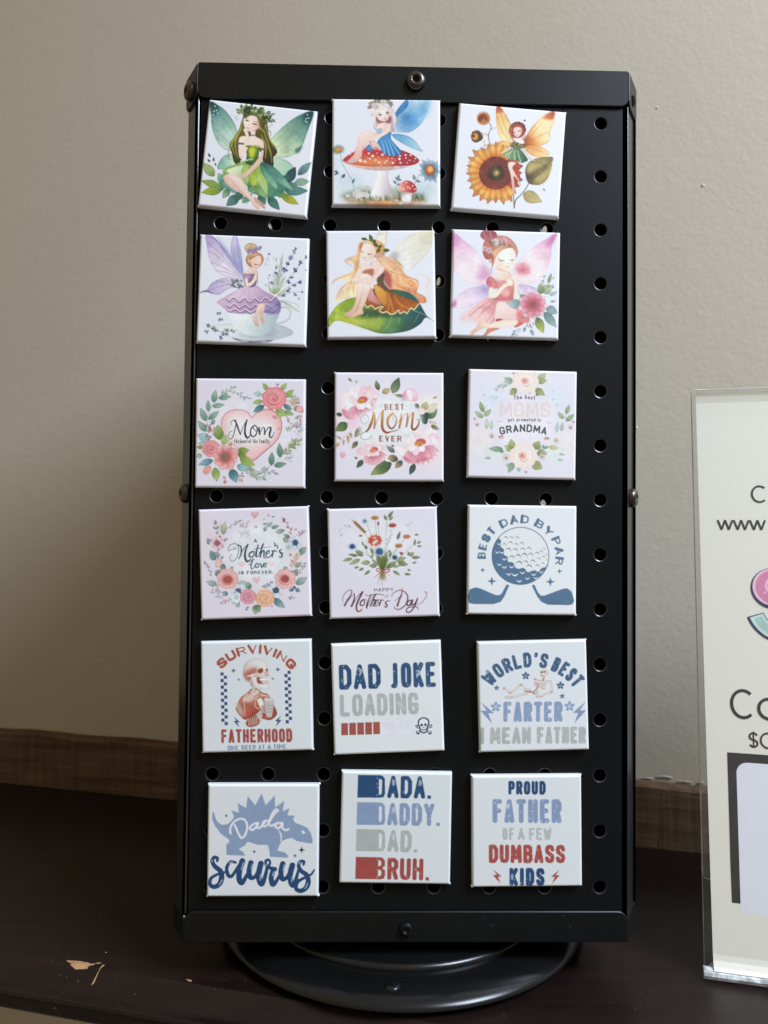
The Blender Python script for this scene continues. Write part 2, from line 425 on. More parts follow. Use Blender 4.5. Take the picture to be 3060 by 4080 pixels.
for k in range(3):
    v, f = lip(ZB, ZB+.0140, .0048, False, 0); parts.append((rot(v, k), f))
    v, f = corner_plate(.0004, S-.0004, ZB+.0002, ZB+.0130, .0011, 0, .0042, .0002); parts.append((rot(v, k), f))
V, F = merge(parts); tray = link_mesh('bottom_tray', V, F, M['satin'], stand); smooth_angle(tray, 30)
nr = Vector((math.sqrt(3)/2, -.5, 0)); fx = Vector((.5, math.sqrt(3)/2, 0))
for k in range(3):
    place_dome((.0006, -.0001, ZT-.0070), (0, -1, 0), M['screw'], k, 1.0, .25)
    place_dome((-.0006, -.0001, ZB+.0062), (0, -1, 0), M['black'], k, .72, .4)
    c = Vector((W2, 0, 0))+fx*(S*.5)
    place_dome(tuple(c+nr*(-.0003)+UP*.2236), nr, M['screw'], k, 1.0, .1)
    if k != 0: place_dome(tuple(c+nr*.0006+UP*(ZT-.0098)), nr, M['screw'], k, 1.0, .3)
    else:      # empty screw hole in the right hand corner of the cap
        n = 20; V = [c+nr*.0009+fx*(.0024*math.cos(2*math.pi*i/n))+UP*(ZT-.0098+.0024*math.sin(2*math.pi*i/n)) for i in range(n)]
        V += [v-nr*.0025 for v in V]; V += [c+nr*.0009+fx*(.0029*math.cos(2*math.pi*i/n))+UP*(ZT-.0098+.0029*math.sin(2*math.pi*i/n)) for i in range(n)]
        F = [[n+i for i in range(n)]]+[[i, (i+1) % n, n+(i+1) % n, n+i] for i in range(n)]+[[2*n+i, 2*n+(i+1) % n, (i+1) % n, i] for i in range(n)]
        link_mesh('screw_hole', rot(V, k), F, M['dark'], stand)
# turntable hub and base disc
def rounded(r, zt, zb, rr, n=8):
    return [(.0001, zt), (r*.5, zt)]+[(r-rr+rr*math.sin(t), zt-rr+rr*math.cos(t)) for t in [i*math.pi/2/n for i in range(n+1)]]+[(r, zb)]
V, F = lathe(rounded(.0755, .0118, .0080, .0026), 96); o = link_mesh('turntable_hub', V, F, M['gloss'], stand, True); smooth_angle(o, 40)
V, F = lathe([(.0001, ZB+.001), (.03, ZB+.001), (.03, .012)], 48); o = link_mesh('spindle', V, F, M['gloss'], stand, True); smooth_angle(o, 40)
V, F = lathe([(.0001, .0086), (.082, .0086), (.0868, .0083), (.0908, .0077), (.0935, .0067), (.0952, .0055), (.0960, .0044), (.0961, .0036), (.0953, .0028), (.06, .0028), (.06, .0002)], 128)
o = link_mesh('base_disc', V, F, M['gloss'], stand, True); smooth_angle(o, 50)
V, F = lathe([(.0001, .0012), (.0022, .0011), (.0033, .0007), (.0038, 0), (.0038, -.0006)], 20)
o = link_mesh('dimple', [(x-.0071, y-.0160-AP, z+.0084) for x, y, z in V], F, M['gloss'], stand, True)
# ------------------------------------------------------------------ paint kit: the printed pictures, drawn in code
PS = 640; K = PS/1659.0
def lin(c): return np.array(s2l(c))
WHITE = lin('#e0e2ec')
class Canvas:
    def __init__(s, paper='#dcdfea', seed=1):
        s.r = random.Random(seed); rg = np.random.RandomState(seed)
        s.im = np.ones((PS, PS, 3))*np.array([int(paper[i:i+2], 16)/255 for i in (1, 3, 5)])
        s.noise = s._noise(rg, 14)*.6+s._noise(rg, 44)*.4
        s.paper = paper
    @staticmethod
    def _noise(rg, n):
        g = rg.rand(n+2, n+2); t = np.linspace(0, n, PS); i = t.astype(int); f = t-i; f = f*f*(3-2*f)
        a = g[i][:, i]*(1-f)+g[i][:, i+1]*f; b = g[i+1][:, i]*(1-f)+g[i+1][:, i+1]*f
        return (a*(1-f[:, None])+b*f[:, None])*2-1
    def done(s, ct=1.0): 
        a = np.clip(s.im, 0, 1); l = np.where(a <= .04045, a/12.92, ((a+.055)/1.055)**2.4)
        l = l/WHITE; g = l.mean(-1, keepdims=True); l = g+(l-g)*.95
        return np.clip(np.clip(l, 0, 1.1)**ct*.84, 0, .9)
def rgb(c): return np.array([int(c[i:i+2], 16)/255 for i in (1, 3, 5)])
def sample(img, pt):
    k = 3; b = np.pad(img, ((1, 1), (1, 1), (0, 0)), mode='edge'); b = sum(b[i:i+PS, j:j+PS] for i in range(3) for j in range(3))/9
    x = np.clip(pt[..., 0]*K-.5, 0, PS-1.001); y = np.clip(pt[..., 1]*K-.5, 0, PS-1.001)
    i, j = y.astype(int), x.astype(int); fy, fx = (y-i)[..., None], (x-j)[..., None]
    return b[i, j]*(1-fy)*(1-fx)+b[i+1, j]*fy*(1-fx)+b[i, j+1]*(1-fy)*fx+b[i+1, j+1]*fy*fx
def blur(m, r):
    r = int(round(r))
    if r < 1: return m
    for _ in range(2):
        for ax in (0, 1):
            p = np.pad(m, [(r+1, r) if a == ax else (0, 0) for a in (0, 1)], mode='edge'); c = np.cumsum(p, ax)
            n = m.shape[ax]; m = (np.take(c, range(2*r+1, 2*r+1+n), ax)-np.take(c, range(0, n), ax))/(2*r+1)
    return m
def spline(pts, closed, per=6):
    P = np.array(pts, float); n = len(P)
    if n < 3: return P
    out = []; t = np.linspace(0, 1, per, endpoint=False)[:, None]
    for i in range(n if closed else n-1):
        p0, p1, p2, p3 = (P[(i-1) % n], P[i], P[(i+1) % n], P[(i+2) % n]) if closed else (P[max(i-1, 0)], P[i], P[i+1], P[min(i+2, n-1)])
        out.append(.5*(2*p1+(p2-p0)*t+(2*p0-5*p1+4*p2-p3)*t*t+(3*p1-p0-3*p2+p3)*t**3))
    out = np.concatenate(out)
    return out if closed else np.vstack([out, P[-1:]])
def comp(cv, x0, y0, m, c, c2=None, g=None, a=1.0, e=0.0, ec=None, n=0.0):
    h, w_ = m.shape; sl = (slice(y0, y0+h), slice(x0, x0+w_)); col = np.broadcast_to(rgb(c), (h, w_, 3)).copy()
    if c2 is not None:
        if g is None: t = np.clip(.5+cv.noise[sl]*1.3, 0, 1)
        else:
            Y, X = np.mgrid[y0:y0+h, x0:x0+w_]; X = (X+.5)/K; Y = (Y+.5)/K
            if len(g) == 3: t = np.hypot(X-g[0], Y-g[1])/g[2]                 # radial
            else: d = np.array([g[2]-g[0], g[3]-g[1]], float); t = ((X-g[0])*d[0]+(Y-g[1])*d[1])/(d@d)
            t = np.clip(t+cv.noise[sl]*.12, 0, 1)
        col = col*(1-t[..., None])+rgb(c2)*t[..., None]
    if n: col = np.clip(col*(1+n*cv.noise[sl][..., None]), 0, 1)
    if e:
        ed = np.clip((1-blur(m, max(1, 16*K)))*1.5, 0, 1)*m*e
        col = col*(1-ed[..., None])+(rgb(ec) if ec else col*.45)*ed[..., None]
    al = (m*a)[..., None]; cv.im[sl] = cv.im[sl]*(1-al)+col*al
def P(cv, pts, c, c2=None, g=None, b=0, a=1.0, s=1, e=0.0, ec=None, n=.05):
    """filled outline in crop units"""
    q = (spline(pts, True) if s else np.array(pts, float))*K; pad = int(b*K*2)+2
    x0, y0 = np.maximum(0, np.floor(q.min(0)).astype(int)-pad); x1, y1 = np.minimum(PS, np.ceil(q.max(0)).astype(int)+pad)
    if x1-x0 < 1 or y1-y0 < 1: return
    SS = 2; H, W_ = (y1-y0)*SS, (x1-x0)*SS; q = (q-[x0, y0])*SS-.5; m = np.zeros((H, W_), bool); X = np.arange(W_)
    r = np.roll(q, -1, 0)
    for (ax, ay), (bx, by) in zip(q, r):
        if ay == by: continue
        if ay > by: ax, ay, bx, by = bx, by, ax, ay
        i0, i1 = max(0, int(math.ceil(ay))), min(H-1, int(math.ceil(by))-1)
        if i1 < i0: continue
        yy = np.arange(i0, i1+1); xc = ax+(yy-ay)*(bx-ax)/(by-ay); m[i0:i1+1] ^= X[None] > xc[:, None]
    m = m.reshape(y1-y0, SS, x1-x0, SS).mean((1, 3))
    if b: m = blur(m, b*K)
    comp(cv, x0, y0, m, c, c2, g, a, e, ec, n)
def stroke_mask(lines, x0, y0, x1, y1):
    m = np.zeros((y1-y0, x1-x0))
    for q, r in lines:
        for i in range(len(q)-1):
            (ax, ay), (bx, by) = q[i], q[i+1]; ra, rb = r[i], r[i+1]; R = max(ra, rb)+1
            u0, u1 = max(x0, int(min(ax, bx)-R)), min(x1, int(max(ax, bx)+R)+2); v0, v1 = max(y0, int(min(ay, by)-R)), min(y1, int(max(ay, by)+R)+2)
            if u1 <= u0 or v1 <= v0: continue
            Y, X = np.mgrid[v0:v1, u0:u1]; X = X+.5; Y = Y+.5; dx, dy = bx-ax, by-ay; L = dx*dx+dy*dy
            t = np.clip(((X-ax)*dx+(Y-ay)*dy)/L, 0, 1) if L > 1e-9 else 0*X
            cov = np.clip(ra+(rb-ra)*t-np.hypot(X-ax-t*dx, Y-ay-t*dy)+.5, 0, 1)*min(1, 2*R)
            s_ = m[v0-y0:v1-y0, u0-x0:u1-x0]; np.maximum(s_, cov, out=s_)
    return m
def S_(cv, pts, w_, c, c2=None, g=None, a=1.0, s=1, b=0, e=0, ec=None, n=.03):
    """stroke(s): w_ = width, or (start, middle, end); pts one polyline or a list of them"""
    lines = pts if isinstance(pts[0], list) else [list(pts)]; L = []
    for l in lines:
        q = (spline(l, False) if s else np.array(l, float))*K; t = np.linspace(0, 1, len(q))
        r = np.interp(t, [0, .5, 1], w_) if isinstance(w_, tuple) else np.full(len(q), float(w_)); L.append((q, np.maximum(r*K/2, .3)))
    A = np.concatenate([q for q, _ in L]); pad = int(max(r.max() for _, r in L)+b*K*2)+3
    x0, y0 = np.maximum(0, A.min(0).astype(int)-pad); x1, y1 = np.minimum(PS, A.max(0).astype(int)+pad)
    if x1-x0 < 1 or y1-y0 < 1: return
    m = stroke_mask(L, x0, y0, x1, y1)
    if b: m = blur(m, b*K)
    comp(cv, x0, y0, m, c, c2, g, a, e, ec, n)
def E_(cv, x, y, rx, ry, c, c2=None, g=None, rot_=0, **k):
    t = np.linspace(0, 2*math.pi, 20, endpoint=False); ca, sa = math.cos(rot_), math.sin(rot_)
    P(cv, [(x+rx*math.cos(i)*ca-ry*math.sin(i)*sa, y+rx*math.cos(i)*sa+ry*math.sin(i)*ca) for i in t], c, c2, g, s=0 if max(rx, ry) < 30 else 1, **k)
def L_(cv, x0, y0, x1, y1, w_, c, c2=None, v=None, bend=0.0, e=.35, a=1.0, b=0, p=.8, n=.08):
    """leaf or petal from base to tip, w_ = half width"""
    d = np.array([x1-x0, y1-y0], float); nn = np.array([-d[1], d[0]]); ln = np.hypot(*d); nn /= max(ln, 1e-6)
    t = np.linspace(0, 1, 9); wd = w_*np.sin(math.pi*t**p)**.9; mid = np.array([x0, y0])+d*t[:, None]+nn*(bend*ln*np.sin(math.pi*t))[:, None]
    pts = [*(mid+nn*wd[:, None]), *((mid-nn*wd[:, None])[::-1][1:-1])]
    P(cv, pts, c, c2, (x0, y0, x1, y1) if c2 else None, e=e, a=a, b=b, n=n)
    if v: S_(cv, [tuple(q) for q in mid[:-1]], (5, 4, 2), v, a=.6*a)
def flower(cv, x, y, r, n, c, c2, cc, rc, a0=0.0, w_=.42, e=.3, sq=1.0, a=1.0):
    for i in range(n):
        t = a0+2*math.pi*i/n; k = cv.r.uniform(.9, 1.08)
        L_(cv, x+rc*.5*math.cos(t), y+rc*.5*math.sin(t)*sq, x+r*k*math.cos(t), y+r*k*math.sin(t)*sq, r*w_, c, c2, e=e, p=1.15, a=a)
    if rc: E_(cv, x, y, rc, rc*sq, cc, e=.4, a=a)
def rose(cv, x, y, r, c, c2, dk, e=.4):
    for i in range(8):
        t = 2*math.pi*i/8+.3; E_(cv, x+r*.58*math.cos(t), y+r*.55*math.sin(t), r*.44, r*.40, c, c2, (x, y, r*1.2), e=e, ec=dk)
    E_(cv, x, y, r*.62, r*.58, c2, c, (x, y+r*.1, r*.8), e=.5, ec=dk)
    for k, rr in enumerate((.60, .44, .28, .14)):
        a0 = k*1.9; S_(cv, [(x+r*rr*math.cos(a0+t), y+r*rr*.9*math.sin(a0+t)) for t in np.linspace(0, 4.2, 9)], (2, r*.10, 3), dk, a=.75)
def scatter(cv, n, x0, y0, x1, y1, ln, w_, cols, ang=(0, 6.28), a=.9, e=.3):
    for _ in range(n):
        x, y = cv.r.uniform(x0, x1), cv.r.uniform(y0, y1); t = cv.r.uniform(*ang); l = ln*cv.r.uniform(.6, 1.2)
        L_(cv, x, y, x+l*math.cos(t), y+l*math.sin(t), w_*cv.r.uniform(.7, 1.2), cv.r.choice(cols), e=e, a=a)
def sprig(cv, pts, n, ln, w_, cols, st='#7f9a86', e=.3, a=.9, sw=5, both=True, spread=.75):
    q = spline(pts, False, 10); S_(cv, pts, sw, st, a=a)
    for i in range(n):
        k = int((i+.8)/n*(len(q)-2)); d = q[k+1]-q[k]; t = math.atan2(d[1], d[0])+(spread if i % 2 or not both else -spread)
        if i == n-1: t = math.atan2(d[1], d[0])
        l = ln*cv.r.uniform(.8, 1.15); L_(cv, q[k][0], q[k][1], q[k][0]+l*math.cos(t), q[k][1]+l*math.sin(t), w_, cv.r.choice(cols), e=e, a=a)
def heart(cv, x, y, r, c, c2=None, e=.3, a=1.0, b=0, tilt=0.0):
    pts = []
    for i in range(32):
        t = 2*math.pi*i/32; u = 16*math.sin(t)**3/17; v_ = -(13*math.cos(t)-5*math.cos(2*t)-2*math.cos(3*t)-math.cos(4*t))/17
        pts.append((x+r*(u*math.cos(tilt)-v_*math.sin(tilt)), y+r*(v_*math.cos(tilt)+u*math.sin(tilt))))
    P(cv, pts, c, c2, (x, y-r, x, y+r) if c2 else None, e=e, a=a, b=b, s=0)
def star4(cv, x, y, r, c): P(cv, [(x, y-r), (x+r*.24, y-r*.24), (x+r, y), (x+r*.24, y+r*.24), (x, y+r), (x-r*.24, y+r*.24), (x-r, y), (x-r*.24, y-r*.24)], c, s=0)
def star5(cv, x, y, r, c):
    S_(cv, [[(x, y), (x+r*.72*math.sin(t), y-r*.72*math.cos(t))] for t in [i*2*math.pi/5 for i in range(5)]], r*.56, c, s=0); E_(cv, x, y, r*.22, r*.22, c, a=.5)
def bolt(cv, x, y, h, c, flip=1):
    P(cv, [(x+flip*u*h, y+v_*h) for u, v_ in ((.30, -.5), (-.30, .02), (-.04, .02), (-.22, .5), (.32, -.10), (.04, -.10))], c, s=0)
O_ = [(.5, 0), (.14, .04), (0, .2), (0, .8), (.14, .96), (.5, 1), (.86, .96), (1, .8), (1, .2), (.86, .04), (.5, 0)]
GL = {'A': [[(0, 1), (.5, 0)], [(.5, 0), (1, 1)], [(.2, .74), (.8, .74)]], 'B': [[(0, 0), (0, 1)], [(0, 0), (.7, 0), (.95, .1), (.95, .38), (.7, .48), (0, .48)], [(.7, .48), (1, .6), (1, .88), (.72, 1), (0, 1)]],
 'C': [[(1, .22), (.86, .04), (.5, 0), (.14, .04), (0, .2), (0, .8), (.14, .96), (.5, 1), (.86, .96), (1, .78)]], 'D': [[(0, 0), (0, 1)], [(0, 0), (.65, 0), (1, .2), (1, .8), (.65, 1), (0, 1)]],
 'E': [[(0, 0), (0, 1)], [(0, 0), (.9, 0)], [(0, .48), (.75, .48)], [(0, 1), (.95, 1)]], 'F': [[(0, 0), (0, 1)], [(0, 0), (.9, 0)], [(0, .48), (.75, .48)]],
 'G': [[(1, .22), (.86, .04), (.5, 0), (.14, .04), (0, .2), (0, .8), (.14, .96), (.5, 1), (.86, .96), (1, .8), (1, .56), (.6, .56)]], 'H': [[(0, 0), (0, 1)], [(1, 0), (1, 1)], [(0, .5), (1, .5)]],
 'I': [[(.5, 0), (.5, 1)]], 'J': [[(.7, 0), (.7, .85), (.55, 1), (.2, 1)]], 'K': [[(0, 0), (0, 1)], [(1, 0), (.1, .58)], [(.35, .45), (1, 1)]], 'L': [[(0, 0), (0, 1)], [(0, 1), (.9, 1)]],
 'M': [[(0, 1), (.06, 0)], [(.06, 0), (.5, .75)], [(.5, .75), (.94, 0)], [(.94, 0), (1, 1)]], 'N': [[(0, 1), (0, 0)], [(0, 0), (1, 1)], [(1, 1), (1, 0)]], 'O': [O_],
 'P': [[(0, 0), (0, 1)], [(0, 0), (.7, 0), (1, .12), (1, .44), (.7, .56), (0, .56)]], 'R': [[(0, 0), (0, 1)], [(0, 0), (.7, 0), (1, .12), (1, .4), (.7, .52), (0, .52)], [(.6, .52), (1, 1)]],
 'S': [[(1, .2), (.86, .04), (.5, 0), (.14, .04), (0, .2), (.08, .38), (.5, .5), (.92, .62), (1, .8), (.86, .96), (.5, 1), (.14, .96), (0, .8)]], 'T': [[(.5, 0), (.5, 1)], [(0, 0), (1, 0)]],
 'U': [[(0, 0), (0, .8), (.14, .96), (.5, 1), (.86, .96), (1, .8), (1, 0)]], 'V': [[(0, 0), (.5, 1)], [(.5, 1), (1, 0)]], 'W': [[(0, 0), (.25, 1)], [(.25, 1), (.5, .2)], [(.5, .2), (.75, 1)], [(.75, 1), (1, 0)]],
 'Y': [[(0, 0), (.5, .5)], [(1, 0), (.5, .5)], [(.5, .5), (.5, 1)]], '.': [[(.5, .97), (.5, 1)]], "'": [[(.6, 0), (.4, .16)]],
 'a': [[(.9, .4), (.9, 1)], [(.9, .55), (.5, .4), (.1, .6), (.1, .85), (.5, 1), (.9, .85)]], 'b': [[(.1, 0), (.1, 1)], [(.1, .55), (.5, .4), (.9, .6), (.9, .85), (.5, 1), (.1, .85)]],
 'd': [[(.9, 0), (.9, 1)], [(.9, .55), (.5, .4), (.1, .6), (.1, .85), (.5, 1), (.9, .85)]], 'e': [[(.1, .7), (.9, .7), (.85, .5), (.5, .4), (.15, .52), (.1, .85), (.5, 1), (.85, .93)]],
 'f': [[(.9, .03), (.5, .06), (.45, .3), (.45, 1)], [(.1, .42), (.85, .42)]], 'g': [[(.9, .4), (.9, 1.1), (.5, 1.3), (.1, 1.2)], [(.9, .55), (.5, .4), (.1, .6), (.1, .85), (.5, 1), (.9, .85)]],
 'h': [[(.1, 0), (.1, 1)], [(.1, .55), (.5, .4), (.9, .55), (.9, 1)]], 'i': [[(.5, .4), (.5, 1)], [(.5, .13), (.5, .16)]], 'l': [[(.5, 0), (.5, 1)]],
 'm': [[(0, .4), (0, 1)], [(0, .5), (.3, .4), (.5, .5), (.5, 1)], [(.5, .5), (.8, .4), (1, .5), (1, 1)]], 'o': [[(.5, .4), (.1, .55), (.1, .85), (.5, 1), (.9, .85), (.9, .55), (.5, .4)]],
 'p': [[(.1, .4), (.1, 1.35)], [(.1, .55), (.5, .4), (.9, .6), (.9, .85), (.5, 1), (.1, .85)]], 'r': [[(.15, .4), (.15, 1)], [(.15, .6), (.5, .42), (.85, .42)]],
 's': [[(.9, .45), (.5, .4), (.1, .5), (.5, .7), (.9, .85), (.5, 1), (.1, .95)]], 't': [[(.5, .1), (.5, .9), (.8, 1)], [(.1, .42), (.85, .42)]], 'y': [[(.1, .4), (.5, 1)], [(.9, .4), (.4, 1.3)]]}
WD = {'I': .08, 'M': 1.35, 'W': 1.5, '.': .1, "'": .25, ' ': .55, 'J': .75, 'i': .2, 'l': .2, 'm': 1.4, 't': .65, 'f': .65, 'r': .6, 's': .75}
def T(cv, txt, x0, y0, x1, y1, h, sw, c, con=0.0, gap=.34, arc_=None, dist=0, a=1.0, thin=None):
    """capitals on the base line (x0,y0)-(x1,y1), cap height h, stroke sw; con = thin-stroke contrast; arc_ = (cx, cy, r, a0, a1) degrees from the top"""
    ws = [WD.get(ch, 1.0) for ch in txt]; ln = arc_[2]*math.radians(arc_[4]-arc_[3]) if arc_ else math.hypot(x1-x0, y1-y0)
    sp_ = sw+gap*.30*h; sc = (ln-sw-(len(txt)-1)*sp_)/sum(ws)
    if sc < .16*h: sp_ = sw*.9+.02*h; sc = max(.1*h, (ln-sw-(len(txt)-1)*sp_)/sum(ws))
    adv = []; u = 0
    for wch in ws: adv.append((u/sc, wch)); u += wch*sc+sp_
    dx, dy = ((x1-x0)/ln, (y1-y0)/ln) if not arc_ else (0, 0); hh = h-sw; thick, thn = [], []
    for ch, (u, wch) in zip(txt, adv):
        for k, st in enumerate(GL.get(ch, [])):
            pts = []
            for gx, gy in st:
                X = sw/2+(u+gx*wch)*sc; Y = sw/2+(1-gy)*hh
                if arc_:
                    um = sw/2+(u+.5*wch)*sc; th = math.radians(arc_[3])+um/arc_[2]; o = X-um; R = arc_[2]+Y
                    pts.append((arc_[0]+R*math.sin(th)+o*math.cos(th), arc_[1]-R*math.cos(th)+o*math.sin(th)))
                else: pts.append((x0+dx*X+dy*Y, y0+dy*X-dx*Y))
            (thin and thn or thick if False else (thn if con and k > 0 and ch not in 'SGCO' else thick)).append(pts)
    for lst, w_ in ((thick, sw), (thn, sw*(1-con))):
        if lst: S_(cv, lst, w_, c, a=a, s=0)
    if dist:
        for lst in thick+thn:
            for _ in range(dist):
                i = cv.r.randrange(len(lst)-1) if len(lst) > 1 else 0; f = cv.r.random(); p, q = lst[i], lst[min(i+1, len(lst)-1)]
                E_(cv, p[0]+(q[0]-p[0])*f+cv.r.uniform(-.3, .3)*sw, p[1]+(q[1]-p[1])*f+cv.r.uniform(-.3, .3)*sw, sw*cv.r.uniform(.06, .2), sw*cv.r.uniform(.08, .3), cv.paper, a=.55)
ART = []
def art(f): ART.append(f); return f
# ---- prints (coordinates follow each picture's own 1659 unit square)
SK = '#ecdcd6'; SK2 = '#dbb9ad'
@art
def green_fairy():
    v = Canvas('#dadde8', 1)
    P(v, [(245, 100), (330, 128), (440, 205), (545, 350), (595, 500), (600, 640), (500, 705), (400, 670), (330, 580), (280, 450), (262, 330), (262, 200)], '#4f8583', '#cbdcd0', (250, 120, 520, 620), e=.35, ec='#2c5a5c')
    P(v, [(245, 100), (330, 130), (362, 210), (300, 285), (262, 250)], '#214a52', '#4f8a88', (250, 110, 330, 300), b=8)
    for q in [[(300, 290), (420, 430), (560, 600)], [(280, 400), (400, 530), (520, 660)], [(330, 200), (480, 380), (580, 540)], [(320, 540), (420, 600), (500, 680)]]: S_(v, q, (4, 5, 3), '#4c8078', a=.6)
    for x, y in [(310, 150), (300, 215), (330, 205), (290, 260), (345, 240)]: E_(v, x, y, 8, 8, '#d5ece6')
    P(v, [(1528, 205), (1400, 235), (1250, 320), (1100, 450), (1000, 560), (980, 650), (1050, 760), (1180, 785), (1310, 735), (1390, 640), (1450, 480), (1505, 330)], '#3d7676', '#d3dfbd', (1500, 250, 1090, 690), e=.35, ec='#2c6060')
    P(v, [(1528, 205), (1425, 235), (1395, 300), (1440, 370), (1500, 340)], '#1d434c', '#3f7676', (1520, 210, 1420, 350), b=8)
    for q in [[(1440, 370), (1250, 520), (1040, 690)], [(1350, 300), (1180, 470), (1010, 620)], [(1470, 440), (1300, 590), (1090, 730)], [(1380, 650), (1250, 690), (1120, 740)]]: S_(v, q, (4, 5, 3), '#4f8878', a=.55)
    for x, y in [(1455, 250), (1440, 300), (1470, 290), (1450, 345), (1430, 330)]: E_(v, x, y, 8, 8, '#d5ece6')
    P(v, [(1300, 690), (1390, 640), (1350, 720), (1310, 725)], '#2c5d5f', b=10, a=.7)
    P(v, [(560, 740), (430, 760), (360, 840), (338, 925), (430, 935), (560, 900), (640, 800)], '#73a8a0', '#dbe6cd', (340, 830, 600, 860), e=.3)
    P(v, [(1040, 785), (1150, 800), (1240, 850), (1290, 930), (1230, 1010), (1110, 1050), (1000, 930)], '#c6dcc2', '#9cc3b4', (1020, 800, 1290, 950), e=.3)
    for a_ in [(1335, 1000, 1505, 835, 48, '#4f7378', '#8fb0ae'), (1200, 1090, 1305, 900, 62, '#35606a', '#2a5058'), (1290, 1095, 1478, 1078, 50, '#7da392', '#a9c2ae'), (1170, 1200, 1460, 1195, 58, '#47807c', '#6a8f90'), (1120, 1240, 1342, 1365, 52, '#8f9a35', '#c0c043'), (960, 1270, 1105, 1432, 56, '#376d68', '#5d8886'),
               (300, 1020, 155, 850, 58, '#8ba168', '#b3c48a'), (360, 1140, 138, 1075, 48, '#8ca24e', '#9cb060'), (395, 1185, 136, 1220, 55, '#6e8f3a', '#b0b84e'), (600, 1260, 445, 1382, 62, '#3c6f68', '#6f9a92'), (680, 1260, 695, 1362, 50, '#a4c8b4', '#cfe2d4')]:
        L_(v, *a_, v='#3a5c48')
    for a_ in [(640, 1200, 560, 1330, 50, '#2f5f58', '#5a8a80'), (760, 1240, 640, 1350, 44, '#3f7468', '#86b09c'), (850, 1240, 930, 1370, 52, '#35665c', '#6f9c8a'), (430, 1150, 300, 1150, 50, '#4d7a50', '#86a86a'), (420, 1090, 340, 980, 52, '#5f8f78', '#a9c8a8'), (480, 1180, 400, 1290, 46, '#5a8a6c', '#a9c4a0'), (1090, 1100, 1230, 1010, 54, '#2c5a5c', '#4a7a78'), (1050, 1200, 1200, 1270, 50, '#4d7a58', '#8aa860'), (1180, 1130, 1330, 1130, 46, '#3f6f6c', '#6a9690')]: L_(v, *a_, v='#2c4a40')
    for a_ in [(250, 785, 222, 732, 13), (290, 840, 292, 780, 12), (250, 845, 213, 805, 13), (316, 890, 312, 850, 11)]: L_(v, *a_, '#4a5f70')
    # hair at the back
    P(v, [(690, 240), (640, 330), (605, 440), (530, 550), (485, 630), (515, 730), (540, 840), (600, 865), (700, 720), (860, 700), (915, 860), (1030, 890), (1030, 790), (1080, 720), (1050, 640), (985, 560), (970, 450), (950, 320), (890, 240)], '#7d7a30', '#3c3a1a', (640, 300, 800, 860), e=.2, n=.2)
    for q in [[(660, 300), (620, 450), (520, 620), (560, 760)], [(640, 420), (560, 600), (590, 800)], [(905, 420), (960, 600), (1000, 740), (1010, 850)], [(880, 500), (940, 650), (930, 800)], [(930, 400), (1000, 580), (1060, 680)], [(600, 480), (520, 590), (500, 680)]]: S_(v, q, (8, 20, 6), '#b0ad52', a=.75)
    for q in [[(500, 600), (470, 780), (510, 820)], [(930, 420), (1000, 470), (990, 530)]]: S_(v, q, (8, 9, 4), '#8a8a48')
    # skirt of leaves
    P(v, [(700, 820), (560, 870), (410, 940), (430, 1010), (540, 960), (660, 1010), (720, 1180), (830, 1250), (950, 1270), (1050, 1270), (1180, 1190), (1275, 1190), (1210, 1090), (1060, 990), (960, 870), (850, 820)], '#8fb06a', '#4b8a7c', (620, 900, 1150, 1150), e=.25, n=.2)
    P(v, [(450, 940), (560, 900), (690, 890), (720, 1000), (690, 1120), (560, 1000), (480, 980)], '#dbe7c6', '#a7c28a', (560, 900, 700, 1050), b=8)
    for a_ in [(700, 850, 690, 1140, 60, '#9ebb6c', '#c2d690'), (760, 850, 800, 1180, 62, '#8aa83e', '#c3cf62'), (830, 850, 950, 1260, 66, '#9fb848', '#b4cfa0'), (870, 850, 1080, 1180, 60, '#3d7f72', '#a9cfb2'), (900, 850, 1270, 1190, 58, '#3f8378', '#9cc7b4'), (900, 860, 1160, 1050, 48, '#2f6e6c', '#7fb5a4'), (790, 1130, 950, 1290, 40, '#6a9a58', '#a8cc9a'), (720, 1130, 790, 1240, 40, '#5f9068', '#8fbc9a')]: L_(v, *a_, v='#5a8a58')
    P(v, [(380, 1010), (470, 1130), (640, 1260), (480, 1200), (350, 1120)], '#4d7d6c', '#6f9d8c', b=10, a=.8)
    # body
    P(v, [(710, 650), (780, 665), (855, 655), (850, 760), (830, 870), (760, 880), (690, 855), (700, 760)], '#6c8a2a', '#3f6426', (760, 660, 700, 860), e=.4)
    P(v, [(730, 670), (810, 670), (790, 780), (740, 780)], '#c5c83c', b=14)
    P(v, [(755, 455), (745, 525), (650, 520), (606, 560), (598, 700), (615, 790), (655, 795), (690, 690), (725, 640), (790, 650), (850, 650), (885, 690), (840, 800), (700, 955), (615, 1000), (610, 1025), (670, 1040), (740, 985), (875, 850), (912, 700), (905, 580), (815, 525), (808, 460)], SK, SK2, (640, 560, 900, 960), e=.25, ec='#b98a80')
    S_(v, [(640, 765), (700, 640), (712, 540), (690, 450)], (52, 46, 34), SK, e=.3, ec='#b98a80'); S_(v, [(690, 470), (676, 440)], 26, SK)
    P(v, [(672, 300), (668, 380), (695, 440), (745, 465), (815, 448), (858, 390), (860, 300), (770, 262)], '#f0e2dd', '#e3c3b8', (700, 320, 860, 440), e=.2, ec='#a87a6a')
    P(v, [(865, 385), (965, 384), (890, 425), (850, 430)], '#e0b4a4', e=.4)
    P(v, [(680, 300), (760, 262), (840, 300), (870, 420), (900, 470), (930, 380), (920, 250), (700, 220)], '#6e6a2c', '#4b481f', e=.2)
    S_(v, [(835, 290), (860, 400), (930, 480)], (10, 16, 6), '#a9a450')
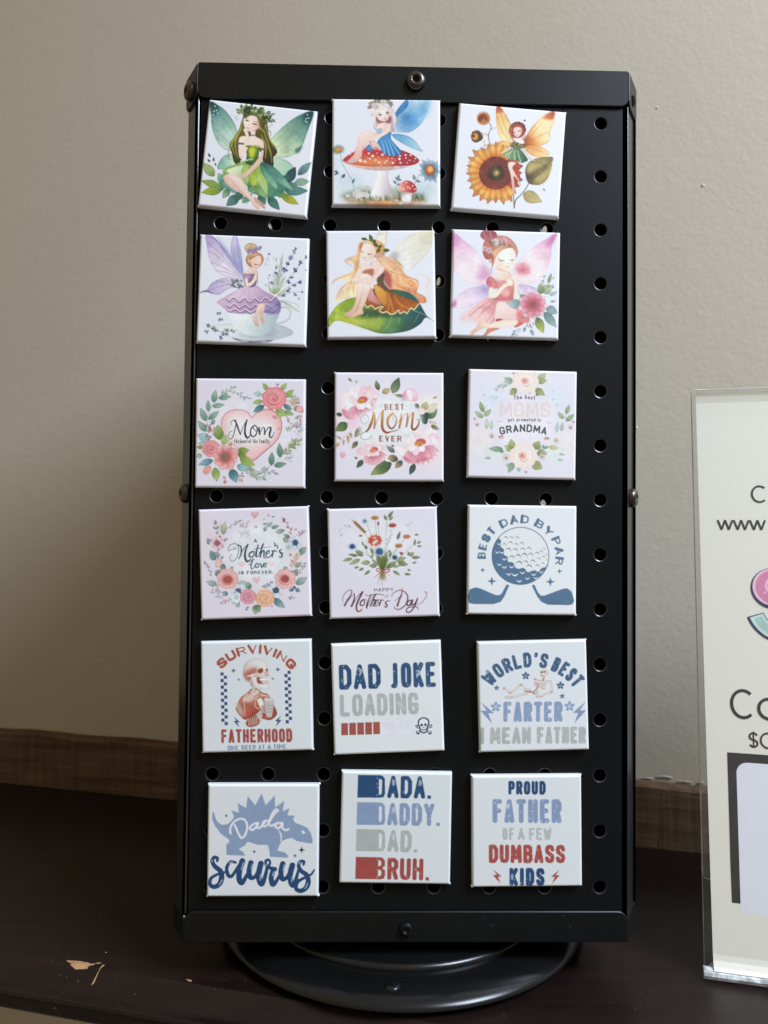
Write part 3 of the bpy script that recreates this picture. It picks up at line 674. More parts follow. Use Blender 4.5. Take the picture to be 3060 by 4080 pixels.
    for q in [[(690, 322), (722, 330)], [(780, 366), (825, 376)]]: S_(v, q, 15, '#4a3428')
    for q in [[(690, 298), (730, 306)], [(790, 336), (835, 352)]]: S_(v, q, 6, '#8a6a58')
    S_(v, [(702, 415), (735, 424)], 11, '#c08f8f'); E_(v, 820, 410, 24, 18, '#e5b3a4', b=10, a=.6); E_(v, 724, 385, 6, 8, '#c9a094')
    S_(v, [(745, 500), (780, 512), (812, 505)], 13, '#6b5a44')
    for q in [[(590, 612), (660, 616)], [(850, 672), (918, 686)]]: S_(v, q, 24, '#6f7040')
    for x in range(705, 860, 26): E_(v, x, 648, 20, 15, v.r.choice(['#7f9a48', '#a2b46a', '#5f7d3a']))
    for x in (700, 735, 765): E_(v, x, 812+v.r.uniform(-14, 14), 15, 12, '#a9cfb0')
    P(v, [(500, 990), (440, 1000), (410, 1040), (470, 1130), (640, 1240), (735, 1310), (790, 1395), (838, 1428), (862, 1395), (795, 1310), (700, 1180), (645, 1070), (570, 1010)], SK, SK2, (560, 1010, 460, 1120), e=.3, ec='#b3796c')
    P(v, [(790, 1270), (870, 1330), (925, 1395), (920, 1422), (890, 1405), (810, 1330)], SK2, '#cfa294', e=.3); S_(v, [(495, 1040), (560, 1130), (660, 1240)], (4, 8, 4), '#b98478', a=.7)
    E_(v, 450, 1050, 34, 30, '#e2b0a2', b=14, a=.7)
    for _ in range(84):
        t = v.r.uniform(0, 1); x = 620+370*t+v.r.uniform(-18, 18); y = 235-70*math.sin(math.pi*t*.9)+110*t*t+v.r.uniform(-38, 30); an = v.r.uniform(0, 6.28)
        L_(v, x, y, x+58*math.cos(an), y+58*math.sin(an), 15, v.r.choice(['#3f5a2c', '#6b8a40', '#8fa55c', '#a8b878', '#2c4a38', '#b9c49a', '#54783e']), e=.4)
    for a_ in [(650, 170, 640, 118, 11), (905, 195, 915, 150, 9), (1000, 250, 1065, 240, 12), (1010, 310, 1060, 345, 20), (960, 240, 1000, 222, 18)]: L_(v, *a_, '#8fa08c')
    scatter(v, 10, 530, 260, 620, 330, 22, 6, ['#c6cbd2']); scatter(v, 6, 960, 350, 1050, 420, 20, 6, ['#c6cbd2'])
    return v.done(1.18)
@art
def toadstool_fairy():
    v = Canvas('#dadde8', 2)
    P(v, [(900, 550), (870, 480), (950, 340), (1020, 210), (1110, 108), (1400, 85), (1425, 120), (1400, 240), (1350, 370), (1290, 460), (1200, 530), (1120, 560)], '#3f87bd', '#dbe7ef', (1150, 380, 330), e=.3, ec='#3b7fb4')
    P(v, [(1425, 100), (1415, 230), (1350, 360), (1280, 250), (1330, 110)], '#5a9fd0', b=40, a=.6)
    P(v, [(945, 300), (1020, 190), (1110, 108), (1128, 190), (1010, 310), (965, 350)], '#4a93c6', '#3a7db4', e=.3)
    P(v, [(905, 585), (1000, 578), (1130, 610), (1230, 680), (1280, 760), (1322, 820), (1180, 775), (1050, 710), (940, 640)], '#5fa0cc', '#a7cbe2', (920, 590, 1200, 740), e=.35)
    for q in [[(920, 540), (1080, 440), (1280, 300)], [(920, 560), (1100, 500), (1250, 440)], [(960, 500), (1100, 330), (1250, 180)], [(930, 600), (1080, 660), (1240, 740)]]: S_(v, q, (5, 4, 2), '#7fb3d6', a=.6)
    # flowers left / right
    E_(v, 170, 1000, 130, 200, '#cfdbe6', b=60, a=.6); E_(v, 330, 1250, 200, 120, '#c2d3dc', b=60, a=.7); E_(v, 1330, 1350, 170, 110, '#b7cad2', b=60, a=.7)
    for i in range(11): t = 2*math.pi*i/11; L_(v, 165+20*math.cos(t), 795+15*math.sin(t), 165+105*math.cos(t), 795+85*math.sin(t), 24, '#6f8593', '#d8e0ea', e=.1)
    E_(v, 163, 798, 62, 42, '#dca868', '#b08a52', e=.4)
    S_(v, [(200, 860), (215, 960), (280, 1090), (350, 1200), (380, 1310)], 8, '#8da2ac'); S_(v, [(130, 1050), (170, 1110), (215, 1230)], 6, '#a6b6be')
    for a_ in [(170, 1105, 100, 1085, 14), (170, 1105, 110, 1145, 14), (215, 1180, 265, 1125, 22), (360, 1255, 390, 1185, 14)]: L_(v, *a_, '#5f7d84')
    for i in range(13):
        t = 2*math.pi*i/13+.15; L_(v, 1430+40*math.cos(t), 1070+40*math.sin(t), 1430+v.r.uniform(130, 190)*math.cos(t), 1070+v.r.uniform(150, 220)*math.sin(t), 34, '#54748c', '#cddbe6', e=.15)
    E_(v, 1425, 1070, 62, 76, '#d98a4e', '#b5642f', (1410, 1050, 80), e=.4); E_(v, 1430, 1060, 38, 40, '#eab070', b=8)
    S_(v, [(1335, 1100), (1270, 1150), (1225, 1230), (1205, 1290)], 10, '#8aa0a0')
    for a_ in [(1215, 1210, 1195, 1130, 22), (1230, 1215, 1300, 1235, 20), (960, 1260, 920, 1210, 18), (985, 1210, 945, 1160, 16), (990, 1215, 1040, 1200, 14), (975, 1275, 1025, 1260, 18), (985, 1210, 1000, 1130, 18)]: L_(v, *a_, '#7d969b', '#97abb0')
    S_(v, [(990, 1200), (970, 1270), (950, 1350)], 7, '#8aa0a0')
    # ground
    for q, c, b_ in [([(200, 1440), (420, 1330), (640, 1350), (900, 1330), (1100, 1340), (1300, 1410), (1370, 1500), (900, 1530), (400, 1520)], '#8d9c86', 40), ([(260, 1480), (700, 1440), (1250, 1460), (1360, 1510), (1000, 1545), (500, 1535)], '#b98a63', 30)]: P(v, q, c, b=b_, a=.8, n=.35)
    P(v, [(560, 1500), (800, 1480), (1000, 1530), (700, 1548)], '#d39a6a', b=20)
    for _ in range(46): x = v.r.uniform(380, 1330); L_(v, x, 1490, x+v.r.uniform(-40, 40), v.r.uniform(1330, 1440), 9, v.r.choice(['#5f7464', '#4d6a70', '#8a9a70', '#9fae8c']), a=.8)
    # stalk and cap
    P(v, [(680, 1060), (690, 1160), (650, 1280), (610, 1400), (620, 1460), (700, 1480), (860, 1470), (915, 1430), (900, 1330), (850, 1190), (850, 1060)], '#eae6ea', '#bcb2ba', (720, 1200, 920, 1260), e=.3, ec='#a39aa8')
    for _ in range(22): x = v.r.uniform(610, 930); L_(v, x, 1495, x+v.r.uniform(-20, 20), v.r.uniform(1390, 1440), 9, v.r.choice(['#a9b88a', '#d3dac2', '#8c9c68']), a=.9)
    P(v, [(230, 950), (400, 1030), (640, 1075), (880, 1075), (1120, 1030), (1275, 950), (1000, 1000), (500, 1000)], '#e2d6dc', '#c4aeb8', e=.3)
    for i in range(15): x = 640+i*20; S_(v, [(x-(760-x)*.15, 1010), (x+(760-x)*.25, 1070)], 6, '#8e7078', a=.8)
    P(v, [(228, 945), (300, 870), (420, 800), (560, 765), (760, 760), (960, 780), (1120, 830), (1230, 890), (1278, 950), (1180, 1005), (900, 1020), (560, 1020), (340, 990)], '#c23f40', '#a93648', (500, 880, 1250, 960), e=.3, ec='#9a2f3a')
    P(v, [(330, 970), (500, 905), (760, 900), (930, 960), (860, 1015), (520, 1015)], '#e0985c', b=40, a=.95)
    for x, y, r in [(585, 845, 16), (638, 880, 20), (470, 942, 26), (533, 958, 20), (600, 918, 14), (680, 935, 14), (725, 968, 16), (772, 862, 18), (830, 945, 13), (850, 912, 9), (905, 912, 10), (915, 973, 17), (1005, 920, 18), (1012, 880, 13), (1090, 866, 14), (1095, 906, 10), (1020, 972, 14), (1145, 938, 10), (1112, 972, 9), (1160, 868, 14), (805, 972, 12), (720, 895, 7), (568, 900, 7), (530, 875, 7), (515, 795, 7), (945, 935, 7), (1225, 915, 12), (755, 1003, 9), (330, 860, 10), (370, 825, 8), (270, 960, 8), (1205, 950, 6), (700, 840, 8)]: E_(v, x, y, r, r*.85, '#f6dede', e=.15, ec='#e09a9a')
    # small toadstool
    P(v, [(1045, 1385), (1035, 1480), (1060, 1515), (1140, 1518), (1168, 1490), (1160, 1385)], '#eee9ea', '#c8bec2', e=.3)
    P(v, [(1040, 1370), (1170, 1375), (1172, 1415), (1105, 1402), (1038, 1410)], '#e5dfe0', '#b9adb0', e=.3)
    P(v, [(985, 1340), (1005, 1270), (1080, 1215), (1160, 1225), (1230, 1290), (1238, 1350), (1190, 1382), (1080, 1372), (1005, 1362)], '#e6c3ae', '#c03a3c', (1000, 1300, 1170, 1290), e=.3)
    for x, y in [(1100, 1240), (1185, 1285), (1150, 1320), (1120, 1305), (1215, 1330), (1065, 1330)]: E_(v, x, y, 10, 10, '#f6dcd8')
    for x, y, r in [(965, 1490, 32), (1025, 1525, 38), (915, 1488, 18), (478, 1472, 24), (415, 1470, 18), (375, 1480, 16), (300, 1425, 34), (565, 1310, 36), (640, 1512, 13), (600, 1505, 9), (1240, 1470, 10)]: E_(v, x, y, r, r*.7, '#eee6e2', '#c9b5a8', e=.3)
    for x, y in [(395, 1400), (440, 1365), (440, 1425), (500, 1405), (560, 1415)]: flower(v, x, y, 44, 5, '#f4f3f0', '#e4e6ea', '#d8d2a8', 8, v.r.random(), .45)
    # fairy
    P(v, [(600, 240), (640, 330), (640, 440), (690, 540), (760, 500), (900, 540), (930, 560), (940, 470), (985, 420), (960, 340), (900, 240), (800, 190), (690, 200)], '#e9dfe2', '#c7a9b0', (700, 250, 760, 520), e=.25)
    for q in [[(660, 300), (640, 400), (690, 500)], [(900, 300), (940, 380), (930, 500)], [(690, 290), (660, 380), (700, 430)]]: S_(v, q, (6, 14, 5), '#f5eef0')
    P(v, [(705, 330), (690, 420), (760, 430), (880, 430), (880, 330)], '#8a5560', b=8, a=.8)
    P(v, [(700, 470), (695, 580), (790, 600), (890, 600), (895, 540), (880, 470), (800, 420)], SK, SK2, (720, 450, 880, 580), e=.2, ec='#b98a90')
    P(v, [(700, 510), (760, 505), (760, 560), (700, 580)], '#9cc6de', e=.3)
    P(v, [(780, 600), (890, 550), (890, 640), (950, 720), (1035, 820), (1000, 870), (900, 882), (800, 850), (720, 780), (700, 690)], '#4d93c8', '#2f78b4', (760, 640, 1000, 860), e=.3)
    for q in [[(760, 660), (790, 760), (800, 845)], [(800, 660), (840, 760), (870, 870)], [(840, 650), (890, 760), (930, 870)], [(870, 650), (940, 760), (1000, 850)]]: S_(v, q, (5, 14, 20), '#a9d2ea', a=.7); 
    P(v, [(540, 760), (600, 720), (640, 790), (620, 815), (560, 800)], '#5d97c8', e=.4)
    P(v, [(430, 650), (470, 570), (560, 530), (680, 560), (720, 590), (640, 640), (700, 700), (760, 790), (730, 800), (660, 740), (600, 680), (560, 710), (500, 800), (490, 880), (430, 950), (380, 975), (300, 975), (300, 945), (380, 860), (410, 760), (440, 710)], SK, '#dfb9b4', (480, 560, 560, 820), e=.3, ec='#b37f80')
    S_(v, [(860, 460), (840, 540), (720, 610), (560, 660), (450, 690)], (54, 44, 34), SK, e=.35, ec='#b37f80'); S_(v, [(600, 690), (640, 760), (690, 790)], (30, 34, 14), '#e3c0ba', e=.3)
    P(v, [(700, 290), (705, 360), (750, 400), (820, 405), (860, 360), (875, 270), (820, 230), (740, 240)], '#f1e4e2', '#e6c6c2', (760, 300, 860, 390), e=.2)
    P(v, [(690, 340), (720, 280), (800, 210), (850, 250), (900, 320), (960, 350), (900, 230), (780, 180), (660, 240), (640, 330)], '#efe7e8', '#d9c4c8', e=.2)
    for x, y in [(740, 316), (842, 290)]: E_(v, x, y, 24, 13, '#4a3a40'); E_(v, x+3, y-3, 6, 5, '#e8dce0')
    for q in [[(715, 292), (750, 290)], [(822, 270), (855, 264)]]: S_(v, q, 6, '#9a7c80')
    S_(v, [(795, 372), (825, 370)], 12, '#c98f92'); E_(v, 805, 345, 7, 6, '#dcb0aa'); E_(v, 730, 350, 22, 14, '#e9bcb8', b=8, a=.7)
    for p_ in [[(640, 310), (585, 312), (630, 345)], [(905, 270), (928, 210), (930, 270)]]: P(v, p_, '#e2b5ae', s=0)
    for _ in range(40):
        t = v.r.random(); x = 580+320*t+v.r.uniform(-15, 15); y = 260-130*math.sin(math.pi*(.1+.8*t))+v.r.uniform(-30, 40)-40*t; E_(v, x, y, v.r.uniform(14, 28), v.r.uniform(12, 22), v.r.choice(['#a9b8c2', '#8b8a68', '#7a8a5c', '#c9b0a0', '#8fa8c4', '#b9a060', '#9fb2a8']), e=.3, a=.85)
    for x, y in [(665, 190), (690, 205), (780, 140)]: flower(v, x, y, 46, 5, '#f0e6e4', '#e8d6d4', '#c8a868', 9, v.r.random(), .45)
    return v.done(1.18)
@art
def sunflower_fairy():
    v = Canvas('#dcdfe9', 3)
    P(v, [(655, 155), (690, 160), (770, 260), (840, 390), (880, 560), (860, 650), (780, 640), (690, 560), (655, 430), (640, 290)], '#e0b878', '#efdcae', (660, 200, 800, 600), e=.3, ec='#a8703a')
    P(v, [(655, 155), (695, 158), (740, 230), (680, 250), (645, 240)], '#a8403a', '#d08850', (660, 155, 690, 250), b=6)
    P(v, [(1420, 220), (1370, 230), (1240, 310), (1120, 430), (1040, 560), (1010, 640), (1060, 720), (1200, 690), (1330, 640), (1368, 560), (1360, 500), (1420, 360)], '#d99a52', '#f0dcb0', (1040, 620, 1260, 480), e=.35, ec='#a05a30')
    P(v, [(1420, 220), (1330, 260), (1260, 320), (1330, 340), (1400, 330)], '#a8403a', '#d8945a', (1410, 225, 1300, 340), b=10)
    E_(v, 1060, 650, 70, 90, '#8f3a30', b=30, a=.9); E_(v, 1110, 640, 70, 60, '#dd8f3c', b=30, a=.7)
    P(v, [(1040, 690), (1200, 680), (1310, 730), (1355, 790), (1290, 830), (1180, 830), (1080, 780)], '#dfa262', '#efd2a2', (1050, 700, 1300, 800), e=.35, ec='#a8683a')
    P(v, [(660, 640), (720, 612), (800, 620), (850, 660), (800, 700), (740, 720), (690, 690)], '#f0d6a4', '#e0b070', e=.3)
    for q in [[(1030, 640), (1150, 500), (1280, 350)], [(1050, 650), (1200, 560), (1350, 500)], [(1060, 700), (1180, 730), (1320, 790)], [(1040, 600), (1120, 460), (1220, 350)], [(700, 240), (760, 420), (850, 620)], [(660, 300), (720, 480), (840, 640)], [(770, 260), (800, 350), (830, 390)]]: S_(v, q, (7, 6, 3), '#a5652e', a=.7)
    # buds
    for i in range(20): t = 2*math.pi*i/20; L_(v, 478+40*math.cos(t), 320+40*math.sin(t), 478+98*math.cos(t), 318+98*math.sin(t), 17, '#c9702e', '#e8b268', a=.9)
    E_(v, 470, 318, 62, 58, '#8a3a2c', '#a8503a', e=.3); E_(v, 470, 322, 24, 20, '#4d231d', b=6); scatter(v, 10, 450, 340, 500, 380, 40, 10, ['#e0a060'])
    E_(v, 388, 552, 74, 78, '#8c6a3c', '#5a3f24', (370, 550, 80), e=.3); E_(v, 368, 556, 42, 48, '#d29a52', e=.3, ec='#8a5a28'); E_(v, 348, 548, 16, 22, '#4a2c1a')
    for _ in range(22): t = v.r.uniform(0, 6.28); L_(v, 390+60*math.cos(t), 552+62*math.sin(t), 392+86*math.cos(t), 553+88*math.sin(t), 10, v.r.choice(['#6b5030', '#a8a070', '#4d3820']))
    S_(v, [(548, 365), (580, 430), (545, 540), (560, 630), (580, 690)], (8, 11, 9), '#6b6454'); S_(v, [(460, 522), (510, 525), (545, 550)], 8, '#8b8674'); S_(v, [(560, 490), (590, 455), (655, 438)], (7, 12, 4), '#b6b2a4')
    # sunflower
    cx, cy = 645, 1035
    for k, (R, n_, w_, c1, c2) in enumerate([(420, 24, 46, '#b35a34', '#d89a5c'), (385, 24, 42, '#d4782a', '#ecc873')]):
        for i in range(n_):
            t = 2*math.pi*(i+.5*k)/n_; rr = R*v.r.uniform(.9, 1.05)
            if -0.9 < ((t+math.pi) % (2*math.pi))-math.pi < .75: rr *= .86; c1_, c2_ = '#a8402e', '#c25f40'
            else: c1_, c2_ = c1, c2
            L_(v, cx+165*math.cos(t), cy+165*math.sin(t), cx+rr*math.cos(t), cy+rr*math.sin(t), w_, c1_, c2_, e=.45, p=1.1)
    E_(v, cx, cy, 222, 215, '#7a382e', '#8f4636', e=.3, n=.25); E_(v, cx, cy, 195, 190, '#7d3a30', b=20)
    for _ in range(260): t = v.r.uniform(0, 6.28); r_ = v.r.uniform(120, 215); E_(v, cx+r_*math.cos(t), cy+r_*math.sin(t), 6, 6, v.r.choice(['#5e2820', '#a0584a', '#8f4438']), a=.7)
    E_(v, cx, cy, 112, 108, '#4a3d26', '#57482c', b=12, n=.3); E_(v, cx+8, cy, 42, 44, '#b09a58', b=22); E_(v, cx+8, cy, 18, 20, '#d8c890', b=12)
    # leaves and stem
    L_(v, 1080, 1170, 1400, 830, 165, '#68583a', '#a89f66', bend=-.05, p=.75, n=.35); P(v, [(1050, 1000), (1100, 920), (1250, 890), (1330, 880), (1200, 990), (1100, 1060)], '#c3b67c', b=26, a=.8); P(v, [(1130, 1120), (1250, 1050), (1370, 950), (1330, 1100), (1240, 1180)], '#bcae74', b=22, a=.75)
    P(v, [(1060, 1080), (1200, 1000), (1180, 1060), (1090, 1140)], '#5d4f34', b=20, a=.8); S_(v, [(1080, 1165), (1230, 1040), (1390, 860)], (10, 7, 3), '#4b4230')
    L_(v, 1010, 1305, 1260, 1415, 82, '#a59a68', '#d2c690', p=.7, v='#6b6040'); S_(v, [(1090, 1150), (1050, 1230), (980, 1320), (910, 1390), (890, 1490)], (12, 12, 16), '#6e6150'); S_(v, [(880, 1290), (885, 1400), (893, 1490)], (12, 12, 14), '#7a6a54')
    # fairy
    P(v, [(815, 895), (810, 960), (840, 1060), (860, 1200), (870, 1300), (890, 1300), (895, 1210), (880, 1080), (920, 1110), (955, 1170), (960, 1210), (975, 1190), (960, 1140), (900, 1040), (865, 960), (910, 900)], SK, SK2, (830, 920, 900, 1250), e=.3, ec='#b08078')
    S_(v, [(850, 690), (800, 730), (710, 775)], (30, 26, 18), SK, e=.3); S_(v, [(960, 730), (1020, 800), (1060, 850)], (22, 20, 14), SK, e=.3); S_(v, [(1010, 700), (1060, 800), (1110, 860), (1165, 870)], (28, 24, 10), SK, e=.3)
    P(v, [(870, 610), (920, 580), (1000, 600), (1020, 650), (960, 690), (880, 680)], SK, e=.2); S_(v, [(922, 545), (925, 600)], 40, SK)
    P(v, [(740, 790), (860, 720), (960, 720), (1065, 850), (1050, 885), (980, 905), (930, 870), (860, 858), (800, 840)], '#8fae88', '#3f6a4a', (760, 800, 1050, 870), e=.35)
    for q in [[(870, 730), (820, 800), (810, 840)], [(900, 730), (890, 800), (895, 855)], [(930, 735), (950, 810), (975, 890)], [(850, 745), (790, 790), (775, 820)]]: S_(v, q, (5, 14, 20), '#c6d8b8', a=.75)
    S_(v, [(800, 850), (880, 865), (960, 900)], 10, '#a88a58')
    P(v, [(850, 640), (960, 650), (1040, 660), (1030, 700), (960, 720), (900, 720), (840, 690)], '#b9a26c', '#6f6844', e=.4, n=.3); S_(v, [(840, 650), (890, 655), (960, 665), (1040, 680)], 20, '#8a6e4a'); scatter(v, 14, 850, 640, 1030, 700, 40, 10, ['#7d5c34', '#5f6a48', '#c8b888'])
    E_(v, 925, 475, 112, 105, '#8a4434', '#a8584a', e=.3); S_(v, [(840, 480), (850, 550), (870, 600)], (30, 28, 10), '#b0604a'); P(v, [(880, 450), (880, 520), (905, 560), (940, 565), (980, 520), (985, 460), (940, 430)], '#f0e2de', '#e4c6bc', e=.2)
    for _ in range(26): t = v.r.uniform(2.9, 6.6); E_(v, 930+95*math.cos(t), 470+92*math.sin(t), 20, 18, v.r.choice(['#9c4a38', '#b5694a', '#c98a54', '#7d3c30']), e=.4)
    for q in [[(885, 502), (902, 506)], [(935, 486), (970, 484)]]: S_(v, q, 11, '#6a4640')
    S_(v, [(908, 540), (925, 540)], 8, '#c08080'); L_(v, 1015, 362, 1035, 335, 12, '#4a3440')
    L_(v, 1300, 1275, 1270, 1235, 12, '#b8b8b4'); scatter(v, 8, 460, 640, 560, 720, 50, 14, ['#e8d09a'], a=.5)
    return v.done(1.18)
@art
def teacup_fairy():
    v = Canvas('#dbdfea', 4)
    P(v, [(555, 130), (600, 125), (640, 230), (680, 420), (690, 640), (640, 600), (560, 430), (525, 300)], '#9ea0cc', '#c4bfdf', (680, 600, 560, 200), e=.3, ec='#6a6ca8')
    P(v, [(190, 108), (270, 118), (350, 190), (470, 330), (590, 500), (690, 650), (650, 710), (500, 680), (380, 640), (290, 540), (235, 400), (208, 240)], '#b9a6cf', '#e2d8e6', (240, 160, 460, 500), e=.3, ec='#6a62a4')
    P(v, [(340, 130), (450, 280), (580, 450), (690, 640), (640, 640), (520, 470), (400, 280)], '#8f92c8', b=24, a=.75)
    P(v, [(120, 893), (210, 850), (280, 760), (400, 700), (520, 688), (640, 715), (690, 760), (600, 810), (480, 850), (380, 915), (290, 905), (210, 880)], '#b0a0cc', '#dccfe2', (230, 850, 520, 740), e=.35, ec='#5a5f9c')
    S_(v, [(120, 893), (200, 865), (300, 905)], (8, 16, 6), '#4a5080')
    for q in [[(195, 112), (330, 190), (450, 320), (580, 500), (680, 650)], [(300, 150), (400, 270), (420, 400)], [(220, 330), (350, 400), (640, 660)], [(260, 480), (430, 550), (660, 680)], [(400, 260), (480, 400), (660, 640)], [(330, 590), (500, 630), (660, 700)], [(210, 220), (330, 310), (560, 560)], [(250, 800), (400, 740), (640, 740)], [(230, 860), (400, 800), (620, 760)], [(340, 720), (480, 770), (600, 750)], [(600, 130), (630, 350), (690, 640)]]: S_(v, q, (5, 6, 4), '#5c5c98', a=.75)
    # lavender right
    for q in [[(1100, 900), (1180, 700), (1260, 560), (1390, 300)], [(1130, 900), (1250, 760), (1380, 600), (1530, 410)], [(1080, 860), (1110, 700), (1140, 520)], [(1150, 920), (1290, 820), (1450, 740)], [(1180, 950), (1350, 890), (1500, 885)]]: S_(v, q, 8, '#a9b8ac')
    for a_ in [(1090, 900, 1150, 640, 26), (1120, 900, 1260, 660, 24), (1070, 900, 1020, 760, 18), (1150, 940, 1330, 830, 22), (1150, 800, 1220, 350, 22), (1190, 990, 1455, 1160, 20)]: L_(v, *a_, '#b3c2ae', '#d3dcd2')
    L_(v, 1080, 900, 1190, 840, 34, '#9aab7c', '#b9c49a'); S_(v, [(1250, 1000), (1400, 1050), (1450, 1160)], (16, 20, 4), '#c3d0c6')
    for x, y, r_ in [(1385, 305, 26), (1365, 345, 34), (1325, 425, 40), (1285, 500, 34), (1245, 590, 46), (1525, 415, 28), (1445, 495, 40), (1385, 590, 40), (1330, 680, 34), (1305, 745, 38), (1445, 750, 34), (1375, 790, 34), (1295, 855, 42), (1125, 640, 34), (1065, 765, 34), (1130, 560, 22), (1035, 380, 22), (1230, 930, 30), (1385, 915, 30), (1480, 885, 20), (1430, 975, 18), (1525, 590, 16), (1040, 660, 18), (990, 790, 14)]:
        for i in range(7): t = v.r.uniform(0, 6.28); L_(v, x, y, x+r_*math.cos(t), y+r_*math.sin(t), r_*.3, v.r.choice(['#5a5f94', '#777fb4', '#9aa0cc', '#464c80', '#b4a8d0']), e=.3)
    scatter(v, 26, 980, 420, 1240, 800, 44, 9, ['#c9d0d2', '#c6cae0', '#b8c4bc'], (4, 5.4), a=.7)
    # saucer and cup
    P(v, [(270, 1340), (420, 1310), (700, 1300), (1150, 1320), (1320, 1380), (1355, 1440), (1250, 1490), (1060, 1530), (760, 1540), (560, 1500), (400, 1440)], '#dfe2e6', '#b9c0c8', (500, 1330, 1100, 1500), e=.4, ec='#8a94a4')
    P(v, [(560, 1490), (800, 1530), (1080, 1520), (1020, 1555), (760, 1558), (620, 1530)], '#7f8ea0', '#aab5c2', e=.3)
    P(v, [(640, 1430), (1000, 1440), (1150, 1390), (1080, 1470), (800, 1485)], '#9aa7b4', b=26, a=.8)
    S_(v, [(1190, 1095), (1270, 1090), (1320, 1150), (1300, 1240), (1210, 1290), (1120, 1310), (1080, 1360), (1110, 1390)], (26, 30, 16), '#d4d8d8', e=.5, ec='#8a949c'); S_(v, [(1110, 1385), (1080, 1375), (1095, 1350)], 12, '#9aa2a8')
    P(v, [(500, 1140), (530, 1240), (600, 1360), (690, 1440), (820, 1470), (950, 1465), (1060, 1400), (1130, 1280), (1170, 1150), (1000, 1180), (700, 1170)], '#eff2f2', '#a9bcc6', (640, 1240, 1120, 1330), e=.3, ec='#8fa0ac')
    for i in range(14): x = 560+i*44; S_(v, [(x, 1240), (x+(830-x)*.25, 1360), (x+(830-x)*.45, 1440)], (3, 9, 5), '#b4c4c8', a=.8)
    # fairy
    P(v, [(700, 790), (620, 850), (480, 930), (350, 1010), (400, 1060), (520, 1150), (700, 1170), (900, 1160), (1150, 1170), (1190, 1100), (1170, 990), (1080, 930), (960, 860), (860, 790)], '#cdb3cf', '#a58ab4', (700, 850, 900, 1150), e=.3, ec='#7d6090')
    P(v, [(700, 800), (600, 870), (480, 960), (560, 990), (700, 1000), (900, 970), (1110, 950), (980, 870), (860, 800)], '#dcc5da', '#c0a3c6', (700, 800, 900, 980), e=.25)
    for y0, amp in ((985, 30), (1070, 26), (1135, 22)):
        pts = [(470+i*42+(y0-985)*.1, y0+amp*math.sin(i*1.9)-.00035*(i*42-350)**2*.6+16) for i in range(17)]
        S_(v, pts, 14, '#7d5a88'); S_(v, [(x, y-18) for x, y in pts], 12, '#e6d3e4', a=.9)
    P(v, [(980, 1080), (1180, 1000), (1190, 1110), (1150, 1170), (1000, 1170)], '#8a84b8', b=10, a=.7, n=.3)
    for q in [[(740, 830), (640, 960)], [(780, 830), (760, 1000)], [(830, 830), (900, 980)], [(860, 820), (1020, 930)]]: S_(v, q, (4, 8, 4), '#a98ab0', a=.6)
    scatter(v, 16, 560, 720, 700, 830, 60, 14, ['#8a94a0', '#a9b6b8', '#6d7a88'], (2.6, 3.8))
    P(v, [(690, 630), (760, 640), (835, 630), (870, 700), (860, 790), (790, 820), (720, 790), (700, 720)], '#a483aa', '#7d5c88', (700, 640, 850, 800), e=.35)
    P(v, [(770, 500), (760, 590), (700, 620), (690, 640), (840, 640), (890, 640), (880, 600), (830, 580), (820, 540)], SK, SK2, (720, 560, 880, 640), e=.2)
    P(v, [(690, 640), (780, 650), (790, 700), (700, 710)], '#b597b8', e=.4)
    S_(v, [(735, 715), (755, 790), (830, 740), (870, 640)], (44, 44, 34), SK, e=.3, ec='#b98478'); S_(v, [(880, 650), (885, 780)], (18, 20, 8), '#c98f7c')
    E_(v, 845, 450, 118, 108, '#c49a78', '#a8744e', e=.25); P(v, [(790, 440), (800, 520), (840, 570), (880, 575), (915, 540), (940, 470), (920, 400), (850, 400)], '#f0e0da', '#e6c4b4', e=.2)
    S_(v, [(930, 380), (955, 450), (930, 520)], (18, 22, 8), '#b5764e'); P(v, [(735, 430), (760, 370), (840, 350), (930, 380), (860, 410), (800, 450), (770, 510), (740, 480)], '#d8b48c', '#b98658', e=.25); E_(v, 775, 470, 18, 28, '#e8c4b0', e=.3)
    E_(v, 795, 290, 88, 62, '#d9bd98', '#b3905f', e=.25); S_(v, [(730, 300), (790, 250), (860, 270)], (6, 10, 5), '#ead8bc')
    S_(v, [(842, 510), (876, 520)], 12, '#5a4438'); S_(v, [(898, 526), (918, 520)], 9, '#5a4438'); S_(v, [(850, 565), (868, 568)], 9, '#c58a80')
    for x, y in [(760, 345), (800, 330), (830, 350), (835, 315), (870, 310), (905, 305), (860, 335), (780, 320), (920, 285)]: flower(v, x, y, 26, 5, '#cbb4d8', '#a58cc4', '#5a4888', 6, v.r.random(), .45)
    P(v, [(900, 1040), (870, 1110), (850, 1200), (820, 1210), (850, 1320), (885, 1340), (905, 1330), (885, 1210), (940, 1110), (905, 1200), (945, 1300), (980, 1312), (985, 1295), (960, 1200), (985, 1050)], SK, '#d9b4a2', (860, 1080, 980, 1200), e=.35, ec='#a8705c')
    # lavender bottom left
    for x, y in [(240, 1325), (215, 1405), (340, 1390), (480, 1390), (430, 1430), (470, 1450), (400, 1490), (400, 1250), (370, 1160), (560, 1400), (310, 1360)]:
        for i in range(6): t = v.r.uniform(0, 6.28); L_(v, x, y, x+38*math.cos(t), y+34*math.sin(t), 11, v.r.choice(['#6d6fa4', '#8c90c0', '#a4a0c8', '#565a8c', '#9aa69a']), e=.3, a=.9)
    S_(v, [(330, 1400), (470, 1410), (620, 1390)], 8, '#9aa898')
    return v.done(1.05)
